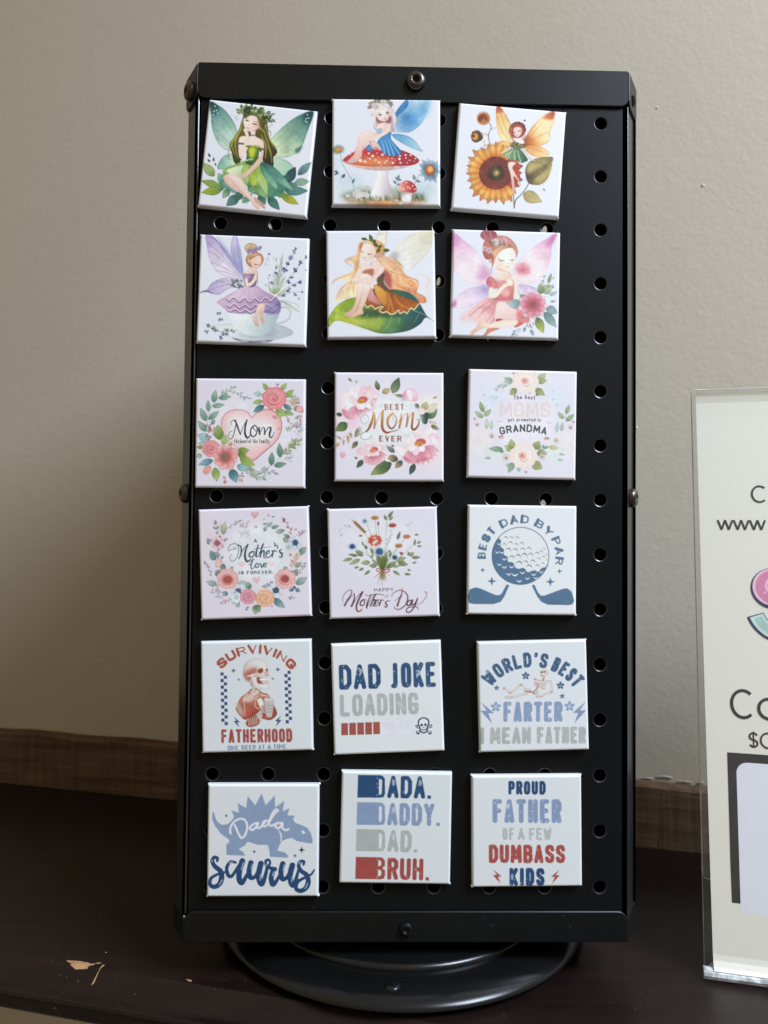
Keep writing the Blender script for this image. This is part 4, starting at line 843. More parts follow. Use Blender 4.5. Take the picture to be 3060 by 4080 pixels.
@art
def leaf_fairy():
    v = Canvas('#dcdfeb', 5)
    P(v, [(800, 90), (905, 95), (905, 200), (880, 320), (760, 220)], '#d9d6cc', '#e2dfd8', e=.2)
    P(v, [(940, 480), (1000, 360), (1100, 240), (1250, 150), (1400, 105), (1560, 100), (1550, 220), (1480, 400), (1350, 540), (1200, 660), (1100, 620)], '#d8d2c0', '#e2e2e4', (1500, 130, 1050, 520), e=.25, ec='#a9a08c')
    for q in [[(950, 480), (1200, 330), (1500, 140)], [(980, 500), (1250, 420), (1500, 330)], [(1000, 520), (1200, 500), (1400, 450)], [(960, 460), (1120, 280), (1300, 150)]]: S_(v, q, (6, 4, 2), '#bab4a6', a=.6)
    P(v, [(940, 480), (1010, 390), (1060, 440), (1020, 530)], '#a9aab4', b=24, a=.7)
    # hair
    P(v, [(560, 260), (500, 330), (480, 460), (350, 500), (450, 560), (420, 680), (240, 760), (380, 820), (250, 930), (180, 1100), (300, 1060), (450, 1040), (520, 800), (520, 520)], '#e9c08a', '#ecdcc0', (500, 600, 240, 800), b=16, n=.15)
    for q in [[(540, 330), (500, 560), (430, 760), (330, 1030)], [(520, 420), (480, 640), (440, 900), (460, 1010)], [(480, 450), (330, 520), (430, 600)], [(440, 690), (200, 780), (140, 850)], [(430, 800), (280, 900), (200, 1080)]]: S_(v, q, (8, 26, 6), '#d99a5c', a=.6, b=6)
    P(v, [(760, 480), (900, 460), (1050, 520), (1120, 600), (1140, 690), (1230, 750), (1330, 790), (1340, 880), (1320, 960), (1430, 1020), (1440, 1100), (1350, 1100), (1250, 980), (1080, 950), (960, 930), (880, 820), (850, 640)], '#ecc9a4', '#e0a478', (820, 500, 1200, 950), e=.3, ec='#b96a4a', n=.15)
    P(v, [(850, 640), (940, 700), (970, 820), (960, 900), (870, 820)], '#b0605a', b=14, a=.9)
    for q in [[(800, 520), (900, 640), (1060, 700), (1130, 720)], [(960, 690), (1000, 830), (1120, 900), (1300, 960)], [(1040, 700), (1060, 850), (1250, 940)], [(900, 500), (1050, 590), (1130, 680)], [(1130, 740), (1280, 830), (1220, 880), (1320, 940)], [(1280, 960), (1400, 1010), (1420, 1100)]]: S_(v, q, (5, 9, 4), '#b8704c', a=.7); 
    for q in [[(860, 540), (980, 660), (1110, 700)], [(1080, 720), (1120, 830), (1250, 900)], [(1000, 560), (1100, 620), (1130, 690)], [(1150, 780), (1290, 800), (1330, 900)]]: S_(v, q, (6, 16, 5), '#f4dcc0', a=.8)
    S_(v, [(1280, 740), (1420, 720), (1490, 800), (1450, 900), (1480, 1020), (1440, 1160)], (6, 34, 6), '#e6cdb4', a=.6, b=10)
    # leaf
    P(v, [(95, 1330), (140, 1240), (240, 1120), (400, 1040), (650, 990), (950, 920), (1100, 935), (1240, 980), (1340, 1090), (1420, 1230), (1460, 1290), (1560, 1370), (1440, 1310), (1360, 1400), (1200, 1490), (1000, 1525), (800, 1525), (600, 1460), (460, 1410), (300, 1360), (190, 1355), (120, 1430), (95, 1420)], '#a7bb3e', '#2d5c62', (250, 1250, 1330, 1250), e=.3, ec='#2c4e48', n=.25)
    P(v, [(180, 1300), (400, 1300), (600, 1340), (480, 1400), (300, 1350)], '#ccd05c', b=26, a=.8); P(v, [(480, 1400), (700, 1290), (900, 1330), (800, 1480), (640, 1460)], '#bfca58', b=26, a=.7); P(v, [(420, 1080), (480, 1030), (440, 1180), (300, 1230), (250, 1160)], '#7fa03c', b=20, a=.6)
    P(v, [(860, 1350), (960, 1300), (1120, 1340), (1000, 1500), (850, 1500)], '#6fa06a', b=26, a=.6); P(v, [(980, 950), (1200, 970), (1330, 1100), (1100, 1080)], '#2f6a66', b=20, a=.7)
    P(v, [(600, 1180), (850, 1230), (1150, 1270), (900, 1300), (560, 1290)], '#3d5d44', b=24, a=.8)
    for q in [[(640, 1260), (560, 1370), (480, 1410)], [(820, 1280), (740, 1400), (620, 1455)], [(970, 1300), (920, 1420), (840, 1500)], [(1080, 1310), (1060, 1400)], [(1340, 1270), (1260, 1400)], [(120, 1290), (300, 1240), (500, 1240)], [(1270, 1215), (1400, 1260), (1555, 1365)]]: S_(v, q, (7, 6, 4), '#a9c89a', a=.8)
    # fairy
    P(v, [(640, 650), (720, 640), (860, 690), (860, 820), (940, 920), (1080, 1000), (1350, 1110), (1280, 1180), (1230, 1200), (1000, 1260), (830, 1230), (620, 1150), (560, 1080), (720, 900), (780, 780)], '#7a6038', '#a8622c', (760, 720, 950, 1180), e=.3, n=.2)
    P(v, [(720, 850), (830, 900), (900, 980), (900, 1140), (830, 1120), (760, 1010)], '#e3b45c', '#c98a38', (740, 860, 890, 1130), e=.3)
    for q in [[(930, 950), (960, 1100), (1000, 1240)], [(1000, 1000), (1080, 1120), (1200, 1180)], [(880, 900), (930, 1050), (920, 1200)]]: S_(v, q, (8, 30, 14), '#d48a48', a=.7)
    pts = [(600, 1130), (640, 1165), (690, 1140), (740, 1185), (790, 1165), (850, 1160), (800, 1210), (850, 1240), (900, 1225), (950, 1260), (1010, 1250), (1060, 1205), (1080, 1250), (1140, 1225), (1180, 1250), (1230, 1180), (1280, 1195), (1340, 1120)]
    S_(v, pts, 16, '#d8d4a8'); S_(v, [(x, y+12) for x, y in pts], 5, '#8a8a60')
    P(v, [(760, 790), (820, 700), (865, 720), (860, 830), (940, 930), (880, 930), (800, 850)], '#6e5c46', b=8)
    P(v, [(640, 650), (720, 650), (730, 700), (690, 760), (640, 700)], '#b99a42', '#8a6a3a', e=.3)
    P(v, [(690, 900), (740, 1000), (830, 1130), (760, 1120), (700, 1090), (650, 1080), (640, 1000)], '#e2b4ac', '#c88a88', (680, 900, 700, 1100), e=.3)
    P(v, [(700, 520), (690, 570), (580, 555), (520, 610), (440, 750), (430, 810), (480, 840), (660, 840), (720, 800), (860, 670), (840, 600), (770, 560), (770, 510)], SK, '#e2bfb2', (560, 580, 700, 840), e=.3, ec='#b57f74')
    P(v, [(560, 680), (620, 640), (720, 640), (700, 730), (620, 720)], '#a8604c', b=8, a=.75)
    P(v, [(525, 740), (545, 700), (590, 700), (640, 700), (690, 740), (670, 800), (540, 800)], SK, e=.3, ec='#c08a80'); S_(v, [(440, 780), (540, 770), (630, 770)], (52, 44, 30), SK, e=.35, ec='#c08a80'); S_(v, [(840, 620), (760, 730), (660, 815), (480, 830)], (60, 46, 26), SK, e=.35, ec='#c08a80')
    P(v, [(500, 850), (585, 850), (560, 990), (510, 1150), (440, 1250), (380, 1300), (325, 1275), (330, 1250), (420, 1190), (470, 1080)], SK, '#dcb6aa', (480, 900, 560, 1150), e=.3, ec='#b57f74')
    P(v, [(580, 855), (690, 855), (650, 980), (600, 1120), (570, 1180), (580, 1250), (520, 1270), (440, 1305), (350, 1290), (380, 1270), (480, 1220), (530, 1110), (560, 980)], SK, '#e0bcae', (560, 900, 660, 1150), e=.3, ec='#b57f74')
    P(v, [(545, 300), (540, 420), (560, 490), (610, 525), (690, 500), (740, 460), (760, 380), (700, 290), (620, 270)], '#f2e4e0', '#e9cabc', (580, 340, 740, 480), e=.2, ec='#b98478')
    P(v, [(540, 420), (520, 300), (580, 260), (540, 380)], '#c98658', b=4); P(v, [(550, 290), (640, 235), (760, 230), (860, 300), (870, 420), (760, 420), (740, 350), (680, 290), (600, 280)], '#ecd2a4', '#d8a468', (600, 260, 850, 400), e=.25)
    P(v, [(735, 440), (790, 415), (885, 435), (800, 470), (740, 480)], '#e6b4a4', '#d89484', e=.4)
    S_(v, [(630, 415), (660, 432), (690, 422)], (6, 12, 4), '#5a4038'); S_(v, [(545, 390), (578, 402)], 9, '#6a4c40'); S_(v, [(580, 475), (606, 480)], 11, '#c78a88'); E_(v, 585, 450, 6, 5, '#d8a89c'); E_(v, 690, 455, 24, 16, '#ecc0b0', b=10, a=.6); S_(v, [(680, 540), (690, 580)], 10, '#c08474')
    for a_ in [(630, 225, 540, 210, 22), (700, 260, 660, 150, 28), (720, 280, 740, 220, 22), (720, 270, 780, 330, 28), (790, 340, 830, 300, 24), (780, 400, 800, 340, 26), (850, 380, 945, 372, 28), (780, 380, 760, 410, 16)]: L_(v, *a_, '#6f8440', '#4f6a34', v='#3c5028')
    S_(v, [(600, 225), (690, 250), (740, 310), (820, 370)], 8, '#6a6a3a')
    return v.done(1.18)
@art
def pink_fairy():
    v = Canvas('#dbdeea', 6)
    P(v, [(112, 150), (250, 220), (420, 360), (560, 560), (640, 720), (580, 820), (420, 855), (290, 800), (150, 680), (118, 620)], '#d9a9cc', '#ecdfe4', (130, 200, 330, 600), e=.25, ec='#b878ae')
    P(v, [(640, 720), (520, 560), (480, 640), (440, 760), (540, 800)], '#c880b8', b=40, a=.7); P(v, [(112, 160), (220, 220), (160, 320), (112, 320)], '#c886be', b=26, a=.7)
    P(v, [(600, 850), (430, 880), (280, 930), (160, 1030), (98, 1120), (110, 1165), (250, 1190), (420, 1130), (580, 1050), (620, 950)], '#c9b8dc', '#e6d6e4', (580, 900, 260, 1100), e=.3, ec='#b084b0'); P(v, [(95, 1130), (150, 1060), (160, 1140), (110, 1170)], '#b860a0', b=14, a=.8); P(v, [(610, 880), (500, 880), (520, 960), (600, 960)], '#9c8cc0', b=26, a=.7)
    P(v, [(1560, 130), (1440, 200), (1280, 290), (1120, 420), (1000, 560), (940, 680), (1010, 800), (1130, 845), (1260, 800), (1400, 660), (1470, 480), (1490, 300)], '#cf94b8', '#eedde2', (1500, 180, 1260, 540), e=.25, ec='#b070a0'); P(v, [(1555, 135), (1450, 220), (1400, 330), (1490, 290)], '#c070a4', b=26, a=.8)
    P(v, [(1010, 850), (1150, 860), (1260, 900), (1280, 980), (1150, 1000), (1020, 980)], '#cdbcdc', '#e2d4e6', e=.25)
    for q in [[(620, 720), (430, 560), (250, 400)], [(600, 750), (420, 680), (200, 600)], [(560, 620), (480, 480)], [(1000, 640), (1200, 450), (1420, 280)], [(1020, 700), (1250, 580), (1450, 450)], [(590, 900), (400, 980), (200, 1080)]]: S_(v, q, (6, 4, 2), '#c490be', a=.5)
    E_(v, 1075, 640, 90, 80, '#d06a7c', b=34, a=.85)
    for i in range(9): t = -2.6+i*.36; L_(v, 1070, 660, 1070+130*math.cos(t), 660+130*math.sin(t), 26, '#cf6a80', '#efc6ce', e=.2)
    # skirt
    P(v, [(600, 1040), (480, 1100), (330, 1210), (200, 1340), (330, 1330), (470, 1380), (620, 1400), (760, 1340), (1000, 1350), (1150, 1380), (1160, 1300), (1050, 1200), (940, 1060)], '#dd9698', '#eed6d6', (720, 1080, 330, 1330), b=10, e=.2, n=.12)
    P(v, [(330, 1210), (200, 1360), (420, 1380), (560, 1400), (640, 1300)], '#e3b6b4', b=40, a=.5)
    for q in [[(700, 1080), (560, 1200), (440, 1330)], [(730, 1090), (660, 1240), (570, 1390)], [(640, 1060), (470, 1180), (330, 1300)], [(760, 1100), (720, 1250), (640, 1390)]]: S_(v, q, (8, 20, 8), '#c86478', a=.5)
    P(v, [(720, 1110), (800, 1090), (960, 1180), (1020, 1300), (980, 1340), (780, 1330), (690, 1350), (700, 1220)], '#f0d8d4', '#e6bcb8', (760, 1130, 980, 1330), b=6); P(v, [(700, 1340), (740, 1320), (800, 1335), (720, 1365)], '#b0504c')
    P(v, [(1000, 1340), (1090, 1380), (1020, 1430), (960, 1440)], '#c86a58', e=.3); P(v, [(1000, 1230), (1130, 1250), (1170, 1340), (1080, 1380), (1000, 1330)], '#d87880', b=10, a=.8)
    P(v, [(540, 1370), (470, 1360), (440, 1440), (370, 1500), (350, 1545), (380, 1560), (470, 1490), (600, 1450), (760, 1450), (940, 1430), (1000, 1390), (1000, 1345), (800, 1345), (640, 1400)], '#f0dcce', '#dfb698', (600, 1390, 480, 1520), e=.3, ec='#b98468'); P(v, [(600, 1460), (760, 1460), (640, 1510), (570, 1560), (525, 1565), (560, 1520)], '#d88a6c', e=.3)
    # flowers & leaves right
    for a_ in [(1080, 1130, 850, 1110, 66, '#5a7f86', '#b9cdd0'), (1350, 960, 1480, 860, 70, '#8a9a7c', '#c9cca8'), (1330, 980, 1320, 830, 50, '#5a7250', '#b4bc8c'), (1400, 1170, 1560, 1240, 64, '#62808a', '#b0c4c4'), (1370, 1230, 1545, 1440, 60, '#5a7a7e', '#a9c2be'), (1270, 1300, 1360, 1520, 62, '#5c7a40', '#c9c66a'), (1120, 1030, 1030, 1000, 36, '#5a7a58', '#a9b98c'), (1430, 830, 1475, 690, 26, '#8a9458', '#b9b88a'), (1450, 1000, 1570, 940, 26, '#9ab0b4', '#c4d2d2'), (1460, 1085, 1540, 1075, 18, '#8fa8ac', '#b4c6c8'), (1110, 1440, 1085, 1510, 22, '#7d98a4', '#a4b8c0'), (1185, 1470, 1225, 1560, 24, '#7d98a4', '#a4b8c0'), (960, 1510, 915, 1580, 18, '#9db6b8', '#b9cccc'), (985, 1490, 930, 1500, 12, '#9db6b8', '#b9cccc'), (1080, 1290, 1070, 1320, 14, '#7a8a9a', '#7a8a9a')]: L_(v, *a_, v='#5a7a70')
    scatter(v, 16, 1340, 740, 1500, 920, 46, 9, ['#5a7458', '#a9b48c', '#c9cfb0', '#8a9c80'], (4, 6)); scatter(v, 12, 1100, 1360, 1230, 1450, 40, 10, ['#d8b4c4', '#c49aae', '#a9b8c0'], (1, 2.4)); scatter(v, 8, 960, 1450, 1080, 1540, 40, 9, ['#b4c8ca'], (2, 3))
    for R, c1, c2, o in ((215, '#d98a9c', '#f0d2da', .1), (190, '#c85f78', '#eab4c2', .4)):
        for i in range(9): t = 2*math.pi*i/9+o; L_(v, 1215+60*math.cos(t), 1130+55*math.sin(t), 1215+R*math.cos(t), 1130+R*.95*math.sin(t), 52, c1, c2, e=.35, p=1.15)
    E_(v, 1215, 1130, 78, 72, '#b8505f', b=16); E_(v, 1212, 1130, 46, 42, '#8a5654', b=10)
    for _ in range(40): t = v.r.uniform(0, 6.28); r_ = v.r.uniform(20, 80); E_(v, 1212+r_*math.cos(t), 1130+r_*math.sin(t), 5, 5, v.r.choice(['#6a4a48', '#d07a84', '#a05058']))
    # body
    P(v, [(620, 740), (740, 810), (900, 790), (960, 800), (990, 900), (960, 1000), (940, 1060), (760, 1070), (640, 1040), (720, 930), (700, 850)], '#dc9490', '#c87078', (760, 830, 800, 1060), e=.3, n=.12)
    P(v, [(780, 960), (840, 900), (900, 950), (880, 1010), (820, 1010)], '#e9a8a4', b=14)
    P(v, [(720, 610), (720, 690), (640, 740), (740, 800), (830, 800), (920, 740), (900, 680), (860, 640)], '#f2e4da', '#e4c4b0', (740, 660, 840, 780), e=.2, ec='#b98468'); P(v, [(720, 610), (860, 640), (820, 670), (740, 650)], '#d8a080', b=10, a=.7)
    P(v, [(620, 740), (580, 780), (575, 840), (620, 890), (700, 910), (725, 860), (700, 800)], '#dc868c', '#c8606e', e=.35); S_(v, [(640, 740), (720, 790), (830, 800)], 9, '#c9707a')
    S_(v, [(645, 920), (640, 1000), (700, 1000), (800, 890), (900, 830)], (70, 62, 46), '#f2e2d6', e=.35, ec='#c08a70'); S_(v, [(970, 1030), (985, 900), (980, 800), (940, 740)], (50, 50, 40), '#f2e2d6', e=.35, ec='#c08a70'); E_(v, 905, 820, 52, 50, '#f2e2d6', e=.3, ec='#c08a70'); E_(v, 960, 760, 50, 44, '#f2e2d6', e=.3, ec='#c08a70'); S_(v, [(920, 780), (950, 810), (940, 850)], 8, '#c08a70')
    # head
    P(v, [(540, 260), (525, 400), (560, 490), (640, 520), (660, 600), (720, 480), (960, 460), (1010, 400), (980, 290), (880, 190), (740, 165), (620, 190)], '#c98876', '#a85c50', (760, 260, 600, 480), e=.25, ec='#8a4038')
    P(v, [(700, 470), (690, 560), (740, 620), (840, 655), (920, 640), (970, 570), (985, 440), (940, 350), (840, 340), (750, 390)], '#f5e9e2', '#edd2c4', (820, 480, 720, 600), e=.2, ec='#c48a74')
    P(v, [(650, 400), (780, 310), (900, 290), (960, 330), (900, 340), (800, 370), (720, 450), (660, 560), (680, 460)], '#dcb48e', '#c08068', (700, 400, 900, 310), e=.2); S_(v, [(950, 320), (1000, 390), (985, 470)], (26, 34, 10), '#d0a080', e=.3); S_(v, [(690, 480), (670, 560), (640, 660), (650, 700)], (14, 10, 5), '#b87868')
    P(v, [(490, 170), (540, 90), (660, 92), (720, 140), (710, 220), (640, 260), (560, 240)], '#b0606a', '#8f4450', e=.3)
    for q in [[(540, 110), (560, 170), (640, 230)], [(620, 100), (640, 160), (660, 230)], [(500, 180), (560, 220), (620, 240)]]: S_(v, q, (6, 12, 5), '#d89a90', a=.8)
    S_(v, [(740, 490), (780, 522), (825, 512)], (6, 14, 6), '#6a4a3c'); S_(v, [(905, 505), (935, 515), (962, 495)], (6, 13, 6), '#6a4a3c'); S_(v, [(840, 598), (870, 606), (895, 598)], 8, '#d08a88'); E_(v, 876, 560, 12, 8, '#e0b0a4'); E_(v, 770, 570, 36, 22, '#f0c4b8', b=14, a=.8); E_(v, 940, 560, 24, 20, '#f0c4b8', b=14, a=.8); E_(v, 630, 520, 22, 30, '#e8b8a4', e=.3)
    for x, y, r_, c1, c2 in [(705, 260, 62, '#eed8dc', '#e8ccd4'), (815, 250, 58, '#dc9aa4', '#e9bcc4'), (615, 375, 46, '#e6b4c0', '#eec8d0'), (560, 350, 40, '#e6b4c0', '#eec8d0')]: flower(v, x, y, r_, 6, c1, c2, '#c08a5c', 10, v.r.random(), .42)
    scatter(v, 14, 640, 260, 900, 300, 40, 11, ['#7d7a54', '#a9a070', '#8a5a50'])
    return v.done(.98)
MOMP = '#d8d4e4'
GREENS = ['#7fa07c', '#9fb884', '#6f8f78', '#a8bc90']
@art
def mom_heart():
    v = Canvas(MOMP, 7)
    E_(v, 830, 820, 560, 560, '#dedde8', b=160, a=.8)
    sprig(v, [(235, 800), (228, 660), (250, 540), (320, 410), (420, 300), (520, 240)], 0, 1, 1, ['#000000'], st='#8fa596', sw=7)
    for a_ in [(218, 795, 105, 648, 46), (215, 650, 135, 470, 46), (245, 520, 240, 358, 34), (245, 632, 395, 510, 40), (315, 395, 345, 220, 44), (300, 450, 470, 425, 36), (385, 335, 560, 315, 40), (290, 700, 335, 625, 28)]: L_(v, *a_, '#5f8a74', '#a3bcae', v='#5a7f6c')
    sprig(v, [(420, 290), (500, 240), (590, 195)], 6, 70, 13, ['#8fae84', '#a9bf98', '#b9c9a4']); sprig(v, [(560, 270), (680, 270), (720, 330), (800, 340)], 8, 60, 12, ['#b4c8b0', '#a9c4d0', '#c0d0c4', '#98b4c8'])
    # heart
    P(v, [(840, 610), (800, 540), (720, 500), (620, 492), (520, 520), (440, 600), (415, 700), (430, 820), (520, 930), (700, 1080), (860, 1200), (1020, 1070), (1180, 930), (1250, 800), (1258, 700), (1225, 600), (1150, 520), (1060, 492), (960, 510), (880, 560)], '#e8e4e8', '#df9a9c', (800, 780, 640), e=.75, ec='#cc6f78')
    P(v, [(500, 640), (640, 560), (800, 640), (860, 720), (1050, 640), (1160, 720), (1120, 880), (900, 960), (620, 900)], '#e6e8ea', b=70, a=.9)
    for _ in range(26):
        t = v.r.uniform(-.9, 2.2); x = 840+390*math.cos(t); y = 780+330*math.sin(t); 
        if 430 < x < 1250 and y < 1090-abs(x-860)*.75: L_(v, x, y, x+v.r.uniform(-50, 50), y+v.r.uniform(20, 50), 18, '#d48488', a=.45)
    S_(v, [(840, 610), (780, 525), (640, 490), (500, 530), (425, 640), (420, 780)], (8, 6, 6), '#b06a74', a=.8); S_(v, [(842, 610), (930, 520), (1060, 490), (1190, 545), (1255, 690), (1200, 900), (1000, 1090), (865, 1200)], (6, 8, 12), '#b0444f', a=.85)
    # rose top right
    for a_ in [(1060, 230, 995, 130, 34, '#7fa04e', '#a9bf7c'), (1240, 230, 1325, 130, 36, '#8fae5c', '#b4c68a'), (1300, 330, 1420, 220, 42, '#7fa04a', '#a4bc78'), (980, 290, 865, 270, 40, '#9fc4cc', '#c4dce0'), (990, 380, 850, 405, 36, '#8fae5c', '#b9cc94'), (1010, 440, 862, 530, 44, '#2f6474', '#7fa9b0'), (1280, 430, 1395, 500, 40, '#3f6f7c', '#8fb0b4'), (1370, 330, 1465, 310, 26, '#9ab8a4', '#b4ccb8'), (1170, 500, 1330, 580, 52, '#7fa04e', '#a9bf78'), (1290, 520, 1420, 570, 36, '#7d9c58', '#a9bf88'), (1190, 530, 1250, 600, 40, '#8fae5c', '#a9c078')]: L_(v, *a_, v='#4d6a44')
    P(v, [(1420, 480), (1460, 440), (1530, 450), (1562, 520), (1520, 545), (1450, 520)], '#e4b4b8', '#d8949c', e=.3); P(v, [(1415, 480), (1470, 440), (1460, 480), (1440, 520)], '#9a8a5c')
    scatter(v, 26, 1310, 350, 1470, 420, 60, 14, ['#e4c8c0', '#d8b4a8', '#c49a90', '#c9c4a0'], (-.6, .8)); scatter(v, 26, 1310, 560, 1520, 740, 60, 14, ['#b4c49a', '#c9d0b4', '#d8b4b0', '#c48a8c', '#b4c4cc'], (.6, 2)); heart(v, 1195, 152, 22, '#c47a84')
    rose(v, 1150, 340, 172, '#eebab8', '#d97880', '#b04a58')
    # right wreath
    sprig(v, [(870, 1360), (1000, 1330), (1110, 1265), (1230, 1160), (1330, 1060), (1420, 960)], 0, 1, 1, ['#000000'], st='#8fa596', sw=7)
    for a_ in [(1110, 1262, 1120, 1078, 44, '#4f8068', '#8fb4a0'), (1232, 1155, 1222, 950, 42, '#4f8068', '#8fb4a0'), (1150, 1270, 1320, 1235, 40, '#4f8068', '#8fb4a0')]: L_(v, *a_, v='#4d7560')
    sprig(v, [(1270, 1120), (1360, 1030), (1430, 930)], 10, 80, 15, ['#8fa070', '#a9b88a', '#b9c49a']); sprig(v, [(1360, 1030), (1440, 990), (1495, 935)], 6, 70, 15, ['#7d9a58', '#a0b47c']); sprig(v, [(740, 1300), (860, 1360), (1000, 1440)], 12, 95, 18, ['#9fae84', '#a9bcc4', '#8fa47c', '#b4c4c0']); sprig(v, [(960, 1340), (1040, 1340), (1160, 1370)], 6, 80, 20, ['#a4b480', '#a9bcc8'])
    scatter(v, 16, 1300, 1080, 1400, 1220, 44, 9, ['#b4c8d0', '#b9c8b0']); scatter(v, 12, 1330, 740, 1540, 860, 50, 12, ['#c9d8e0', '#c4d4d8', '#dcd0dc'], a=.6); L_(v, 1480, 810, 1550, 755, 22, '#b4d0d8', '#c9dde4')
    # bottom left flowers
    for a_ in [(270, 900, 90, 840, 60, '#7fa4ae', '#b4d0d6'), (280, 930, 100, 960, 40, '#8fb0b8', '#bcd4d8'), (400, 910, 370, 700, 70, '#5c7a30', '#a4bc70'), (450, 980, 490, 840, 52, '#8aa45c', '#bccc94'), (170, 1010, 85, 1010, 30, '#7d9a4c', '#a0b470'), (160, 1120, 80, 1140, 36, '#8fb094', '#b4ccb4'), (310, 1190, 110, 1250, 48, '#3f7484', '#9cc0c8'), (640, 1080, 810, 1050, 56, '#6f8a3a', '#a0b868'), (650, 1100, 770, 1150, 44, '#5f7d34', '#8fae58'), (680, 1170, 890, 1260, 62, '#7d9a3e', '#a9bf70'), (340, 1290, 365, 1485, 58, '#7d9440', '#b4c488'), (560, 1310, 635, 1500, 66, '#2f6474', '#8fb8c0'), (640, 1260, 790, 1330, 52, '#6f9ca8', '#a9ccd0'), (520, 1000, 575, 950, 26, '#8aa05c', '#b4c48c')]: L_(v, *a_, v='#486838')
    scatter(v, 18, 240, 700, 310, 850, 60, 16, ['#dcb0b4', '#c88e98', '#a9787c', '#b4a48c']); scatter(v, 10, 450, 1380, 500, 1480, 44, 16, ['#d8a0a4', '#a9747c', '#d8b8bc'], (1, 2)); scatter(v, 10, 670, 1350, 720, 1460, 44, 16, ['#d8b0b8', '#a9808c', '#d8b8bc'], (1, 2))
    P(v, [(280, 1270), (200, 1280), (170, 1350), (220, 1385), (280, 1340)], '#e6a08c', '#e0b8b4', e=.3)
    rose(v, 285, 1030, 128, '#ecbaba', '#d8808a', '#b4545f'); 
    flower(v, 480, 1150, 190, 8, '#cf6a70', '#f0c4c0', '#8a6a50', 0, .3, .46, .45); E_(v, 480, 1150, 86, 82, '#b0545c', b=18, a=.8); E_(v, 478, 1150, 54, 50, '#80694e', b=8)
    for _ in range(40): t = v.r.uniform(0, 6.28); r_ = v.r.uniform(20, 75); E_(v, 478+r_*math.cos(t), 1150+r_*math.sin(t), 5, 5, v.r.choice(['#5a4a38', '#b8605a', '#a08a60']))
    # lettering
    def script(c, d, g):
        S_(v, [(560, 705), (556, 665), (600, 636), (628, 662), (612, 760), (590, 850), (560, 897), (525, 890), (518, 845), (545, 800), (578, 792)], (9+g, 15+g, 8+g), c)
        S_(v, [(600, 640), (628, 680), (660, 770), (686, 838)], (12+g, 26+g, 16+g), c); S_(v, [(686, 838), (720, 740), (775, 635)], 10+g, c); S_(v, [(775, 635), (752, 740), (750, 830), (778, 882), (806, 870), (835, 810)], (20+g, 32+g, 8+g), c)
        S_(v, [(880, 712), (835, 755), (826, 830), (862, 868), (905, 830), (918, 760), (890, 712), (860, 740), (900, 790), (950, 770)], (20+g, 18+g, 9+g), c)
        S_(v, [(940, 745), (952, 835)], 24+g, c, s=0); S_(v, [(952, 830), (985, 750), (1010, 742), (1018, 770), (1020, 835)], (9+g, 14+g, 24+g), c); S_(v, [(1020, 830), (1060, 755), (1095, 740), (1104, 765), (1085, 840), (1100, 880), (1130, 862), (1155, 795)], (9+g, 30+g, 8+g), c)
    script('#f0eef2', 0, 22); script('#38363e', 0, 0)
    T(v, 'the', 600, 958, 672, 958, 62, 10, '#6f7078', gap=.3); T(v, 'heart', 680, 958, 786, 958, 62, 10, '#6f7078', gap=.3); T(v, 'of', 794, 958, 834, 958, 62, 10, '#6f7078', gap=.3); T(v, 'the', 852, 958, 925, 958, 62, 10, '#6f7078', gap=.3); T(v, 'family', 942, 958, 1080, 958, 62, 10, '#6f7078', gap=.3); E_(v, 1088, 958, 7, 7, '#6f7078')
    return v.done()
def peony(v, x, y, r, side=1, dk='#cf6f86', eye='#d8924a'):
    for k in range(26):
        t = v.r.uniform(0, 6.28); d = r*v.r.uniform(.45, .78); E_(v, x+d*math.cos(t), y+d*.85*math.sin(t), r*v.r.uniform(.26, .36), r*v.r.uniform(.22, .30), v.r.choice(['#eadbe2', '#ecd2dc', '#e6c4d0', '#f0e6ea']), '#f0e8ec', rot_=t, e=.18, ec='#c98a9c')
    for k in range(9): t = 2.3*side*.0+.3+k*.26; L_(v, x+r*.25*math.cos(t), y+r*.3*math.sin(t), x+r*.98*math.cos(t), y+r*.92*math.sin(t), r*.17, dk, '#eac4d0', e=.3, a=.8)
    for k in range(14): t = v.r.uniform(0, 6.28); d = r*v.r.uniform(.2, .5); E_(v, x+d*math.cos(t), y-r*.05+d*.8*math.sin(t), r*.2, r*.15, v.r.choice(['#f0e4ea', '#ecd0da', '#f2ecf0']), rot_=t, e=.25, ec='#cf8a9c')
    E_(v, x+r*.1, y-r*.16, r*.24, r*.15, '#c85a62', b=6); E_(v, x, y-r*.06, r*.2, r*.12, eye, e=.3)
    for k in range(12): E_(v, x+v.r.uniform(-.2, .2)*r, y-r*.06+v.r.uniform(-.12, .1)*r, r*.035, r*.035, v.r.choice(['#e8b060', '#b8702f']))
